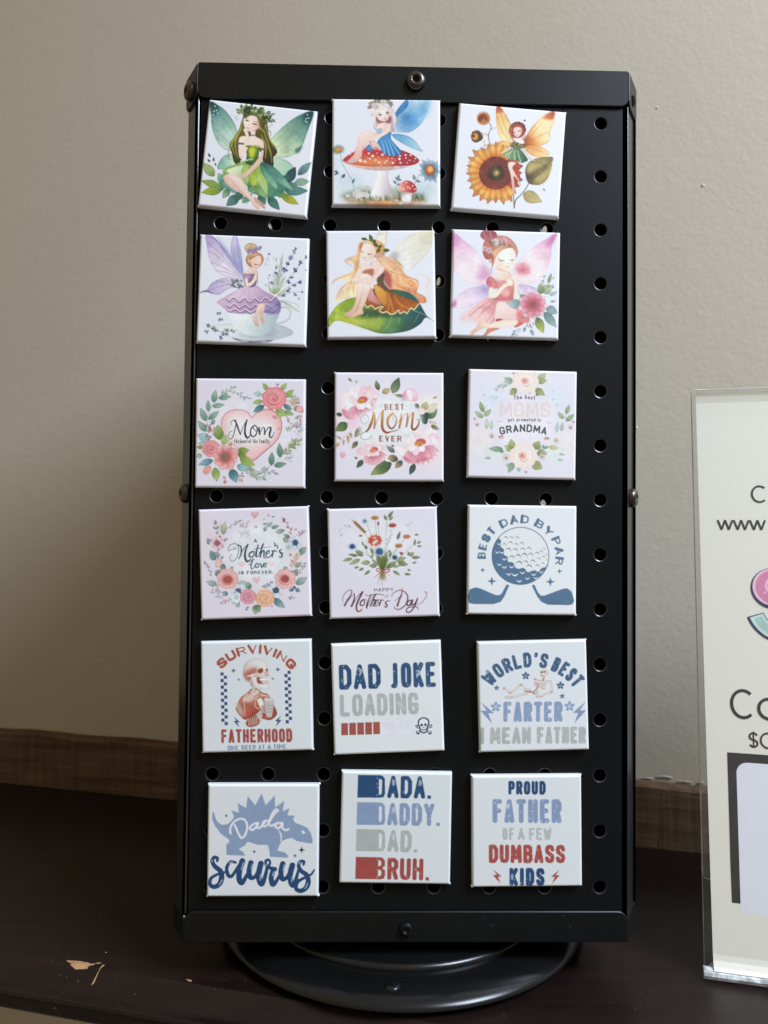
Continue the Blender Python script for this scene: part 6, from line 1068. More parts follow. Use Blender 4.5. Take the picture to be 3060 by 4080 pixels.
    S_(v, [(265, 1385), (270, 1300), (330, 1225), (385, 1215), (380, 1270), (330, 1350), (290, 1425)], (6, 14, 26), c2, c, (270, 1220, 300, 1420)); S_(v, [(290, 1425), (370, 1320), (425, 1260)], 8, c2); S_(v, [(425, 1260), (420, 1340), (385, 1435)], (10, 20, 26), c); S_(v, [(395, 1425), (470, 1300), (535, 1235)], (8, 10, 12), c); S_(v, [(535, 1240), (480, 1350), (450, 1440), (470, 1505), (520, 1490), (520, 1465)], (26, 28, 8), c, c2, (530, 1240, 470, 1500))
    S_(v, [(545, 1345), (510, 1375), (505, 1420), (545, 1420), (565, 1370), (545, 1345), (590, 1350)], (22, 16, 8), c); S_(v, [(655, 1270), (610, 1370), (590, 1440), (600, 1465)], (12, 26, 12), c); S_(v, [(575, 1270), (600, 1290), (740, 1270), (820, 1280), (830, 1300)], (8, 13, 6), c2); S_(v, [(600, 1440), (690, 1290), (720, 1265), (690, 1320), (645, 1430)], (7, 10, 22), c); S_(v, [(645, 1425), (690, 1350), (710, 1360), (680, 1430), (700, 1435)], (8, 22, 8), c)
    S_(v, [(705, 1405), (750, 1370), (745, 1345), (715, 1370), (705, 1420), (730, 1430), (770, 1380)], (8, 18, 8), c); S_(v, [(775, 1340), (785, 1360), (765, 1425)], (8, 18, 18), c); S_(v, [(770, 1400), (800, 1350), (825, 1355)], (7, 12, 10), c); S_(v, [(880, 1285), (840, 1325)], (14, 10, 4), c2); S_(v, [(905, 1360), (860, 1370), (850, 1395), (870, 1430), (845, 1450), (830, 1430)], (10, 22, 8), c)
    S_(v, [(1075, 1190), (1070, 1260), (1040, 1340), (1010, 1430)], (8, 22, 26), c2, c, (1070, 1190, 1010, 1430)); S_(v, [(930, 1310), (960, 1250), (1060, 1215), (1140, 1270), (1150, 1350), (1110, 1430), (1030, 1480), (970, 1460), (970, 1440)], (6, 24, 8), c2); S_(v, [(970, 1370), (1040, 1310), (1080, 1300)], 8, c2)
    S_(v, [(1190, 1350), (1150, 1380), (1150, 1425), (1180, 1420), (1210, 1350), (1190, 1410), (1215, 1425)], (16, 20, 10), c); S_(v, [(1225, 1350), (1210, 1405), (1240, 1410), (1285, 1330)], (14, 20, 8), c); S_(v, [(1285, 1330), (1250, 1430), (1190, 1510), (1140, 1515), (1140, 1470), (1200, 1445), (1285, 1450), (1290, 1480)], (20, 16, 10), c); S_(v, [(1270, 1420), (1350, 1380), (1405, 1300), (1410, 1245), (1385, 1240)], (6, 10, 12), c2)
    return v.done()
DADP = '#d8dee4'; NAVY = '#234a76'; STEEL = '#4f7090'; SKY = '#8398bc'; GREY = '#a9aeb0'; RED = '#a34a44'
@art
def golf():
    v = Canvas('#dadfe6', 12)
    T(v, 'BEST', 0, 0, 0, 0, 126, 38, STEEL, con=.5, arc_=(800, 780, 470, -95, -43), gap=.22); T(v, 'DAD', 0, 0, 0, 0, 128, 40, STEEL, con=.5, arc_=(802, 780, 445, -35, 15), gap=.22); T(v, 'BY', 0, 0, 0, 0, 128, 40, STEEL, con=.5, arc_=(802, 782, 450, 22.5, 57), gap=.2); T(v, 'PAR', 0, 0, 0, 0, 126, 38, STEEL, con=.5, arc_=(800, 782, 480, 60.5, 104), gap=.22)
    E_(v, 803, 778, 392, 392, '#dadfe4', n=0)
    P(v, [(500, 540), (535, 575), (530, 650), (575, 690), (575, 760), (625, 790), (630, 855), (700, 870), (730, 930), (770, 955), (850, 945), (900, 1000), (960, 985), (1000, 975), (1050, 995), (1090, 950), (1140, 930), (1185, 890), (1165, 950), (1090, 1050), (980, 1125), (830, 1170), (700, 1155), (560, 1090), (470, 990), (420, 860), (415, 720), (450, 610)], STEEL, n=.02)
    S_(v, [(803+393*math.cos(t), 778+393*math.sin(t)) for t in np.linspace(0, 6.283, 60)], 11, '#4a6480')
    for x, y, r_ in [(598, 540, 26), (675, 540, 24), (755, 540, 24), (578, 635, 26), (662, 612, 28), (745, 632, 24), (820, 620, 26), (635, 708, 34), (730, 712, 32), (832, 702, 30), (918, 690, 28), (680, 812, 34), (768, 798, 36), (855, 785, 38), (942, 775, 32), (1030, 755, 26), (1088, 730, 22), (1125, 692, 18), (1118, 802, 20), (1055, 826, 20), (1158, 770, 16), (782, 895, 40), (873, 880, 32), (970, 866, 30), (1112, 890, 18), (920, 940, 36), (1036, 926, 26), (1165, 840, 12)]: S_(v, [(x+r_*math.cos(t), y+r_*math.sin(t)) for t in np.linspace(-2.9, .25, 8)], (3, r_*.42, 3), '#3d536a')
    for x, y, r_ in [(508, 600, 26), (482, 712, 28), (545, 715, 30), (580, 805, 32), (510, 880, 30), (580, 915, 34), (680, 912, 32), (640, 1010, 34), (725, 1015, 42), (830, 990, 34), (985, 1015, 34), (898, 1070, 32), (1015, 1065, 32), (1090, 985, 28), (785, 1105, 34), (1155, 920, 16)]: S_(v, [(x+r_*math.cos(t), y-r_*.2+r_*math.sin(t)) for t in np.linspace(.2, 2.9, 8)], (3, r_*.5, 3), '#dfe8f0')
    for x, y, r_ in [(280, 972, 40), (408, 1125, 66), (1343, 990, 40), (1215, 1135, 66)]: star4(v, x, y, r_, STEEL)
    P(v, [(612, 1168), (648, 1182), (580, 1340), (530, 1410), (430, 1440), (150, 1438), (92, 1420), (75, 1340), (100, 1240), (180, 1208), (250, 1225), (470, 1318), (520, 1315), (550, 1285)], STEEL, s=0)
    P(v, [(958, 1185), (995, 1172), (1045, 1280), (1085, 1325), (1130, 1325), (1390, 1230), (1450, 1225), (1510, 1270), (1545, 1400), (1520, 1445), (1470, 1457), (1180, 1450), (1090, 1410), (1030, 1330)], STEEL, s=0)
    return v.done()
@art
def fatherhood():
    v = Canvas('#d2d9e1', 13); R, B = '#a2503f', '#24487a'
    T(v, 'SURVIVING', 0, 0, 0, 0, 128, 36, R, con=.55, arc_=(818, 850, 598, -51, 52), gap=.12)
    T(v, 'FATHERHOOD', 345, 1455, 1302, 1438, 185, 36, '#9c4540', gap=.26, dist=1)
    T(v, 'ONE', 432, 1550, 582, 1545, 62, 14, '#6c80a4', con=.4); T(v, 'BEER', 618, 1543, 815, 1538, 64, 15, '#6c80a4', con=.4); T(v, 'AT', 845, 1537, 935, 1533, 60, 15, '#6c80a4', con=.4); T(v, 'A', 965, 1533, 1015, 1531, 60, 14, '#6c80a4'); T(v, 'TIME', 1042, 1530, 1222, 1526, 62, 15, '#6c80a4', con=.4)
    for i in range(16):
        for x0, y0, o in ((333, 505, 0), (1200, 478, 1)):
            x = x0+(i % 2 if not o else (i+1) % 2)*44+i*.9; y = y0+i*44.3; P(v, [(x, y), (x+43, y), (x+43, y+43), (x, y+43)], B, s=0)
    for x, y, r_ in [(510, 482, 38), (583, 603, 24), (1113, 462, 38), (1045, 588, 24)]: star4(v, x, y, r_, B)
    bolt(v, 555, 1170, 145, B, -1); bolt(v, 1112, 1155, 150, B, 1)
    # jacket
    P(v, [(750, 725), (700, 770), (600, 850), (560, 950), (540, 1000), (600, 1090), (680, 1140), (850, 1040), (880, 1000), (860, 1100), (980, 1145), (1050, 1120), (1100, 1050), (1060, 950), (1030, 900), (980, 800), (900, 770), (830, 720)], '#a24c3a', '#b0705c', (700, 1050, 640, 900), e=.2, n=.2)
    P(v, [(740, 790), (640, 850), (660, 900), (720, 900), (800, 860), (780, 800)], '#d8ccc8', b=14, a=.8); P(v, [(545, 970), (560, 900), (620, 960), (650, 1100), (590, 1070)], '#cbb0a6', b=14, a=.8); P(v, [(740, 750), (850, 745), (820, 810), (770, 815)], '#dcd4d2', e=.4, ec='#8a5a50')
    for q in [[(700, 790), (650, 860), (660, 1010), (670, 1080)], [(850, 760), (800, 940), (860, 1000)], [(800, 850), (860, 820), (960, 820)], [(830, 720), (870, 790), (980, 820)]]: S_(v, q, 9, '#e6cfc8', a=.9)
    P(v, [(830, 870), (890, 850), (920, 930), (890, 990), (860, 960)], '#e4dedc', e=.3)
    P(v, [(690, 1150), (820, 1070), (860, 1120), (850, 1200), (740, 1240), (680, 1210)], '#b8806c', '#8f4a3c', e=.35, n=.3); 
    for i in range(5): S_(v, [(710+i*28, 1130-i*12), (720+i*24, 1220-i*6)], 8, '#ddc4ba', a=.8)
    P(v, [(825, 1070), (880, 1010), (900, 1060), (880, 1160), (850, 1130)], '#d6d2d6', e=.4)
    # skull
    P(v, [(640, 480), (660, 400), (730, 335), (830, 312), (920, 340), (970, 420), (990, 470), (985, 520), (998, 550), (960, 560), (975, 620), (940, 640), (840, 640), (770, 620), (700, 610), (650, 550)], '#dbdcde', '#c4a89c', (860, 400, 680, 600), e=.35, ec='#6a5a58')
    P(v, [(650, 530), (760, 450), (830, 450), (810, 530), (750, 540), (760, 620), (700, 615)], '#a85842', b=24, a=.85); P(v, [(840, 470), (900, 445), (915, 490), (880, 515), (850, 510)], '#9c4434'); P(v, [(945, 460), (970, 450), (975, 490), (955, 485)], '#9c4434'); P(v, [(930, 500), (960, 490), (990, 545), (940, 550)], '#d8bcb4', e=.4)
    P(v, [(745, 545), (790, 550), (830, 580), (880, 650), (985, 640), (990, 715), (940, 738), (860, 725), (790, 700), (760, 620)], '#dadadc', e=.4, ec='#7a6660'); P(v, [(830, 570), (880, 575), (980, 620), (960, 650), (840, 650)], '#9c4c3c'); P(v, [(870, 585), (980, 590), (978, 612), (880, 615)], '#e2e0e0'); P(v, [(900, 625), (978, 625), (970, 645), (905, 645)], '#d8d0ce')
    S_(v, [(690, 560), (760, 540), (830, 520)], (10, 18, 10), '#e6e4e4'); S_(v, [(745, 620), (775, 700), (790, 760)], (40, 36, 50), '#cfc8c8', e=.4, ec='#8a5a50'); S_(v, [(745, 640), (760, 690)], 10, '#a06a5c')
    # cup and hand
    P(v, [(930, 860), (1050, 860), (1030, 1080), (990, 1105), (950, 1080)], '#d0cccf', '#b8b0b4', e=.35, ec='#8a7a78'); P(v, [(925, 855), (950, 840), (1030, 840), (1055, 860), (1045, 885), (935, 885)], '#dcd8da', e=.4); S_(v, [(970, 852), (1010, 852)], 10, '#8a7f80')
    for q in [[(890, 960), (960, 960), (1040, 940)], [(890, 1000), (960, 1000), (1030, 990)], [(900, 1035), (960, 1040), (1020, 1030)], [(860, 1080), (900, 1030), (900, 950)]]: S_(v, q, 20, '#d4ccca', e=.5, ec='#7a6a68')
    return v.done()
@art
def dad_joke():
    v = Canvas(DADP, 14)
    T(v, 'DAD', 180, 738, 738, 720, 338, 62, NAVY, gap=.26, dist=2); T(v, 'JOKE', 862, 716, 1480, 698, 342, 62, '#2c4f7a', gap=.26, dist=2)
    for q in [[(430, 440), (470, 480), (450, 545)], [(1205, 480), (1250, 490), (1215, 570)]]: S_(v, q, (10, 34, 14), '#b9c6d2', a=.8)
    T(v, 'LOADING', 192, 1100, 1245, 1070, 300, 56, GREY, gap=.26, dist=1); S_(v, [(950, 880), (1000, 940), (1050, 1000)], (10, 50, 20), '#c4c9cc', a=.7, b=8); E_(v, 560, 900, 34, 40, '#c4c9cc', b=10, a=.7)
    for i in range(5): x = 207+i*106.5; y = 1186-i*3.6; P(v, [(x, y), (x+90, y-2), (x+92, y+162), (x+2, y+164)], '#a04f46', s=0, e=.25, ec='#6a2c2c')
    for i in range(4): x = 748+i*106.5; y = 1168-i*3; P(v, [(x, y), (x+92, y-2), (x+94, y+162), (x+2, y+164)], '#d9dbe8', s=0)
    for k, (c, g) in enumerate([('#dfe8f0', 16), ('#1f3350', 0)]):
        for q in [[(1215, 1230), (1310, 1275), (1405, 1315)], [(1410, 1225), (1310, 1275), (1220, 1315)]]: S_(v, q, 30+g, c, s=0)
        for x, y in [(1215, 1225), (1228, 1240), (1405, 1220), (1398, 1238), (1222, 1310), (1235, 1325), (1400, 1310), (1392, 1325)]: E_(v, x, y, 20+g/2, 17+g/2, c)
        if k:
            for q in [[(1215, 1230), (1405, 1315)], [(1410, 1225), (1220, 1315)]]: S_(v, q, 12, '#d6dde4', s=0)
        P(v, [(1235, 1200), (1240, 1140), (1305, 1110), (1370, 1135), (1382, 1195), (1362, 1245), (1355, 1300), (1310, 1325), (1262, 1300), (1250, 1250)] if not k else [(1232, 1200), (1238, 1140), (1305, 1107), (1374, 1135), (1385, 1195), (1365, 1245), (1358, 1300), (1310, 1328), (1260, 1300), (1248, 1250)], c)
    P(v, [(1250, 1200), (1256, 1150), (1305, 1125), (1358, 1148), (1366, 1192), (1346, 1240), (1340, 1290), (1310, 1308), (1276, 1290), (1266, 1245)], '#dbe2e8'); E_(v, 1283, 1212, 17, 20, '#1f3350'); E_(v, 1332, 1208, 17, 20, '#1f3350'); P(v, [(1308, 1232), (1320, 1252), (1298, 1252)], '#1f3350', s=0); S_(v, [(1282, 1268), (1310, 1282), (1338, 1266)], 12, '#1f3350')
    return v.done()
@art
def farter():
    v = Canvas('#d5dbe3', 15); B = '#3c5c80'
    T(v, "WORLD'S", 0, 0, 0, 0, 205, 46, B, arc_=(805, 1130, 700, -52, 16), gap=.2, dist=1); T(v, 'BEST', 0, 0, 0, 0, 205, 46, B, arc_=(800, 1130, 700, 20.5, 54.5), gap=.24, dist=1)
    for x, y in [(205, 490), (285, 515), (205, 585)]: E_(v, x, y, 18, 18, '#b4c4d4', a=.8, b=4)
    for x, y, r_ in [(328, 707, 34), (720, 545, 54), (1190, 680, 54), (1215, 826, 34)]: star5(v, x, y, r_, B); E_(v, x, y+4, r_*.3, r_*.3, '#8fa8c4', b=5)
    T(v, 'FARTER', 420, 1172, 1222, 1172, 275, 56, SKY, gap=.26, dist=1)
    for x, y in [(318, 965), (1315, 962)]: star5(v, x, y, 70, SKY); E_(v, x, y, 24, 24, '#b4c4dc', b=8)
    bolt(v, 205, 1045, 300, '#8094b8', -1); bolt(v, 1445, 1048, 295, '#8094b8', 1)
    T(v, 'I', 112, 1470, 160, 1470, 230, 48, '#a4a9a9'); T(v, 'MEAN', 240, 1470, 795, 1470, 230, 50, '#a9aeae', gap=.24, dist=1); T(v, 'FATHER', 875, 1468, 1540, 1468, 230, 50, '#a9aeae', gap=.22, dist=1)
    BN, SH, RD = '#dad2cf', '#b8a6a0', '#9c6450'
    for q, w_ in [([(440, 720), (500, 775)], 20), ([(520, 780), (650, 665)], 18), ([(665, 665), (720, 745)], 18), ([(545, 835), (740, 785)], 20), ([(1060, 620), (1075, 760)], 18), ([(1075, 768), (960, 805)], 18), ([(880, 740), (830, 770)], 20)]: S_(v, q, w_+8, '#a08c86'); S_(v, q, w_, BN)
    for x, y, rx, ry in [(655, 668, 22, 18), (510, 775, 22, 18), (425, 715, 14, 22), (490, 838, 56, 22), (905, 828, 52, 18), (1070, 770, 20, 16), (750, 750, 50, 36), (850, 775, 44, 30)]: E_(v, x, y, rx, ry, BN, e=.6, ec='#8f7a72')
    S_(v, [(720, 755), (780, 760), (850, 790)], (14, 18, 10), RD); S_(v, [(890, 660), (870, 720), (830, 760)], (22, 18, 16), '#c9a898', e=.5)
    for i in range(7): S_(v, [(905-i*2, 625+i*15), (960+i*2, 640+i*16), (1020-i*9, 630+i*17)], (8, 12, 6), '#b8826c' if i % 2 else '#dccfc8'); S_(v, [(885-i*2, 625+i*10), (850, 630+i*10), (838, 620+i*12)], 8, '#b8826c' if i % 2 else '#d8c8c0')
    S_(v, [(830, 590), (900, 610), (1040, 625)], 14, BN, e=.4); S_(v, [(965, 580), (950, 610)], 26, '#b48a7c'); E_(v, 850, 595, 20, 16, BN, e=.5)
    P(v, [(915, 490), (960, 465), (1015, 480), (1025, 520), (990, 550), (975, 575), (925, 560)], '#dcd4d2', e=.4, ec='#8a6a60'); E_(v, 935, 500, 13, 15, '#7a4436'); E_(v, 970, 495, 14, 14, '#8a5446'); S_(v, [(925, 545), (970, 550)], 9, '#8a5446')
    return v.done()
@art
def dada_saurus():
    v = Canvas('#d3d9e1', 16)
    P(v, [(135, 430), (155, 500), (185, 575), (250, 625), (330, 615), (390, 560), (415, 515), (380, 432), (480, 462), (465, 332), (578, 400), (598, 235), (700, 365), (785, 205), (842, 362), (965, 232), (968, 395), (1095, 305), (1070, 445), (1165, 405), (1135, 500), (1238, 505), (1210, 550), (1240, 600), (1320, 630), (1400, 665), (1450, 730), (1478, 830), (1472, 878), (1390, 870), (1260, 845), (1200, 805), (1130, 815), (1060, 845), (1040, 880), (1000, 970), (1100, 995), (1145, 1040), (1147, 1068), (900, 1055), (895, 980), (870, 895), (740, 895), (600, 852), (560, 905), (480, 950), (540, 990), (570, 1040), (315, 1028), (312, 890), (355, 850), (340, 815), (240, 745), (160, 640), (120, 550), (122, 470)], '#8398ba', s=0, n=.02)
    S_(v, [(1015, 695), (1050, 760), (1050, 850)], (10, 22, 10), '#d3d9e1'); P(v, [(1325, 710), (1345, 703), (1382, 735), (1340, 750)], '#d9dfe6', s=0)
    W = '#d9dde6'
    S_(v, [(370, 740), (365, 670), (410, 590), (490, 545), (560, 560), (595, 640), (575, 740), (530, 800), (490, 770), (425, 625)], 28, W); S_(v, [(735, 600), (670, 620), (630, 670), (660, 695), (710, 660), (740, 600), (725, 660), (770, 660), (830, 590)], 28, W); S_(v, [(880, 570), (820, 580), (800, 630), (840, 645), (890, 590), (960, 480), (1010, 435), (970, 425), (920, 500), (890, 600), (910, 640), (960, 620), (1000, 600)], 28, W); S_(v, [(1060, 600), (1000, 610), (970, 650), (1020, 670), (1070, 610), (1070, 670), (1110, 700), (1150, 685)], 28, W)
    for x, y, r_ in [(310, 503, 28), (690, 985, 30), (1240, 1042, 30), (1330, 965, 50)]: star4(v, x, y, r_, '#1f3a5c')
    N = '#1a4472'
    for c, g in (('#dbe5f0', 26), ('#0f2c50', 10), (N, 0)):
        def s(q, w_): S_(v, q, tuple(max(3, x+g) for x in w_) if isinstance(w_, tuple) else max(3, w_+g), c)
        s([(190, 1110), (195, 1070), (150, 1060), (125, 1110), (160, 1180), (240, 1250), (250, 1340), (220, 1420), (150, 1455), (95, 1420), (110, 1340), (190, 1290), (290, 1260)], (24, 66, 20)); s([(440, 1130), (370, 1120), (320, 1200), (340, 1300), (390, 1310), (450, 1220), (490, 1150)], (24, 44, 22)); s([(530, 1110), (490, 1250), (490, 1360), (530, 1400), (590, 1300), (640, 1200)], (70, 66, 18)); s([(645, 1135), (620, 1250), (640, 1330), (700, 1320), (760, 1200)], (66, 56, 20)); s([(780, 1145), (750, 1290), (770, 1400), (810, 1400), (860, 1220), (850, 1160)], (70, 62, 18)); s([(850, 1165), (845, 1110), (885, 1095), (905, 1140), (880, 1190), (930, 1210), (970, 1220)], (30, 22, 50)); s([(950, 1220), (920, 1330), (940, 1420), (990, 1380), (1060, 1240)], (56, 64, 18)); s([(1075, 1150), (1050, 1260), (1070, 1350), (1130, 1330), (1190, 1200)], (66, 58, 20)); s([(1205, 1170), (1175, 1300), (1190, 1410), (1230, 1430), (1270, 1300), (1300, 1180)], (70, 62, 18)); s([(1355, 1160), (1360, 1120), (1310, 1120), (1290, 1180), (1330, 1250), (1400, 1300), (1420, 1390), (1390, 1470), (1320, 1510), (1255, 1480), (1280, 1390), (1380, 1330), (1460, 1290), (1500, 1230)], (24, 64, 14))
    for q in [[(120, 1120), (125, 1090)], [(350, 1140), (400, 1115)], [(545, 1130), (515, 1230)], [(665, 1150), (650, 1215)], [(775, 1290), (770, 1370)], [(960, 1250), (935, 1310)], [(1095, 1160), (1080, 1235)], [(1205, 1320), (1195, 1390)], [(1290, 1150), (1310, 1120)], [(260, 1360), (220, 1430)], [(1415, 1410), (1380, 1480)], [(850, 1150), (850, 1180)]]: S_(v, q, 8, '#cfdcea', s=0)
    return v.done()
@art
def dada_list():
    v = Canvas('#d0d8df', 17)
    for y0, y1, c, txt, xl, xr, xb in [(118, 432, '#1f4874', 'DADA.', 545, 1272, 290), (487, 800, '#7f94b8', 'DADDY.', 545, 1392, 280), (850, 1155, '#a5adad', 'DAD.', 545, 1088, 270), (1225, 1530, '#9c4642', 'BRUH.', 545, 1245, 262)]:
        P(v, [(xb+5, y0), (600, y0+6), (600, y1-2), (xb-4, y1-6)], c, s=0, n=.04); P(v, [(560, y0+8), (620, y0+10), (655, y0+50), (658, y1-60), (640, y1-10), (560, y1-2)], c, s=0)
        if txt[0] == 'D': P(v, [(575, y0+62), (605, y0+58), (618, y0+80), (612, y1-70), (600, y1-46), (575, y1-46)], v.paper, s=0)
        else: P(v, [(568, y0+50), (598, y0+50), (608, y0+75), (604, y0+115), (568, y0+128)], v.paper, s=0); P(v, [(565, y0+178), (600, y0+180), (608, y0+205), (602, y1-50), (562, y1-44)], v.paper, s=0); E_(v, 645, y0+152, 16, 22, v.paper)
        rest = txt[1:-1]; T(v, rest, 684, y1+2, xr-78, y1+12, y1-y0-10, 57, c, gap=.26, dist=1)
        P(v, [(xr-48, y1-34), (xr, y1-32), (xr, y1+12), (xr-48, y1+12)], c, s=0)
        if txt[0] == 'D': E_(v, 770, y0+110, 20, 42, '#c4d0dc', a=.75, b=6)
        if txt == 'DADA.': E_(v, 1128, y0+110, 20, 42, '#c4d0dc', a=.75, b=6)
    for y in (165, 240, 290, 395, 1265, 1400, 1500): E_(v, 556+v.r.uniform(-8, 8), y, 9, 12, '#c4ccd4', a=.6)
    return v.done()
@art
def proud_father():
    v = Canvas('#d2d9e0', 18)
    T(v, 'PROUD', 593, 355, 1093, 355, 186, 40, '#1f4674', gap=.3, dist=0); T(v, 'FATHER', 380, 737, 1304, 737, 322, 64, '#7f93b8', gap=.26, dist=1); E_(v, 588, 515, 20, 36, '#c4cedc', b=6, a=.8); S_(v, [(880, 580), (960, 570)], (6, 16, 6), '#c4cedc', a=.7)
    T(v, 'OF', 512, 967, 668, 967, 166, 32, '#aab2b2', gap=.4, dist=1); T(v, 'A', 718, 967, 808, 967, 166, 30, '#aab2b2', dist=1); T(v, 'FEW', 868, 967, 1168, 967, 166, 30, '#aab2b2', gap=.3, dist=1)
    T(v, 'DUMBASS', 328, 1277, 1352, 1277, 250, 54, '#a04a44', gap=.24, dist=1); T(v, 'KIDS', 603, 1581, 1076, 1581, 242, 54, '#1f4674', gap=.3, dist=1); E_(v, 640, 1460, 18, 44, '#b9c6d4', a=.75, b=6)
    bolt(v, 443, 1456, 195, '#a04a44', -1); bolt(v, 1217, 1456, 195, '#a04a44', 1)
    return v.done()
# ------------------------------------------------------------------ magnets
MAG = [(-.07295, .38003, -5.14), (-.013, .38394, .54), (.0447, .38136, -3.83), (-.07431, .31797, -1.22), (-.01481, .32173, 1.32), (.04333, .3226, -.88),
       (-.07454, .25133, .3), (-.01047, .25507, .49), (.05147, .25701, -.69), (-.07161, .19152, 2.45), (-.01251, .19216, 1.94), (.05168, .19392, -.17),
       (-.06982, .13069, 1.74), (-.00999, .13029, 2.39), (.05708, .13141, 1.67), (-.06609, .06531, .16), (-.00566, .07113, -.74), (.05447, .06978, .6)]
QUAD = [((240, 62), (1580, 198), (1435, 1520), (92, 1380)), ((82, 88), (1570, 108), (1565, 1560), (85, 1552)), ((160, 105), (1577, 235), (1485, 1620), (62, 1495)),
        ((123, 105), (1570, 160), (1523, 1605), (78, 1542)), ((58, 98), (1568, 90), (1578, 1583), (92, 1592)), ((112, 68), (1605, 125), (1568, 1602), (78, 1575)),
        ((72, 58), (1583, 75), (1573, 1573), (62, 1562)), ((90, 80), (1578, 78), (1567, 1587), (85, 1587)), ((92, 70), (1598, 98), (1567, 1597), (58, 1567)),
        ((62, 100), (1565, 48), (1600, 1540), (105, 1598)), ((55, 98), (1550, 60), (1590, 1572), (88, 1610)), ((78, 72), (1585, 90), (1573, 1597), (70, 1577)),
        ((63, 97), (1573, 50), (1583, 1547), (88, 1590)), ((65, 120), (1540, 68), (1588, 1563), (115, 1618)), ((62, 80), (1538, 60), (1588, 1553), (105, 1585)),
        ((63, 80), (1565, 90), (1557, 1590), (50, 1592)), ((80, 68), (1558, 98), (1528, 1598), (45, 1583)), ((105, 103), (1572, 88), (1582, 1588), (105, 1607))]
LAB = ['square magnet with a green fairy with leaf crown sitting on leaves', 'square magnet with a blue winged fairy sitting on a red toadstool', 'square magnet with a small orange winged fairy beside a big sunflower',
       'square magnet with a lavender winged fairy sitting on a teacup', 'square magnet with a long haired fairy hugging her knees on a green leaf', 'square magnet with a kneeling pink fairy and a pink daisy',
       'lilac square magnet reading Mom the heart of the family on a heart', 'lilac square magnet reading Best Mom Ever in gold among peonies', 'lilac square magnet reading The best Moms get promoted to Grandma',
       "lilac square magnet reading A Mother's love is forever in a flower wreath", "lilac square magnet reading Happy Mother's Day under a tied bunch of wildflowers", 'white square magnet reading Best Dad by Par round a golf ball',
       'white square magnet reading Surviving Fatherhood with a skeleton holding a cup', 'white square magnet reading Dad Joke Loading above a progress bar', "white square magnet reading World's Best Farter with a reclining skeleton",
       'white square magnet reading Dada saurus with a blue spiky dinosaur', 'white square magnet listing Dada Daddy Dad Bruh beside coloured blocks', 'white square magnet reading Proud Father of a few Dumbass Kids']
NG = 250; MS = .0506; MT = .0034; RB = .0011
def magnet_grid():
    # parameter t in [0,1] along a side -> (print coordinate, height drop); denser towards the rounded rim
    h = MS/2; inner = h-RB; flat_len = 2*inner; bend = RB*math.pi/2; side = MT-RB-.0003
    tot = flat_len+2*bend+2*side; s = np.linspace(-tot/2, tot/2, NG); a = np.abs(s); sg = np.sign(s)
    pos = np.where(a < inner, a, np.where(a < inner+bend, inner+RB*np.sin(np.clip((a-inner)/RB, 0, math.pi/2)), h))
    drop = np.where(a < inner, 0, np.where(a < inner+bend, RB*(1-np.cos(np.clip((a-inner)/RB, 0, math.pi/2))), RB+np.maximum(0, a-inner-bend)))
    return np.clip(pos*sg/h+np.sign(s)*np.maximum(0, a-inner-bend)/h*.25, -1.02, 1.02), pos*sg, drop
GS, GP, GD = magnet_grid()
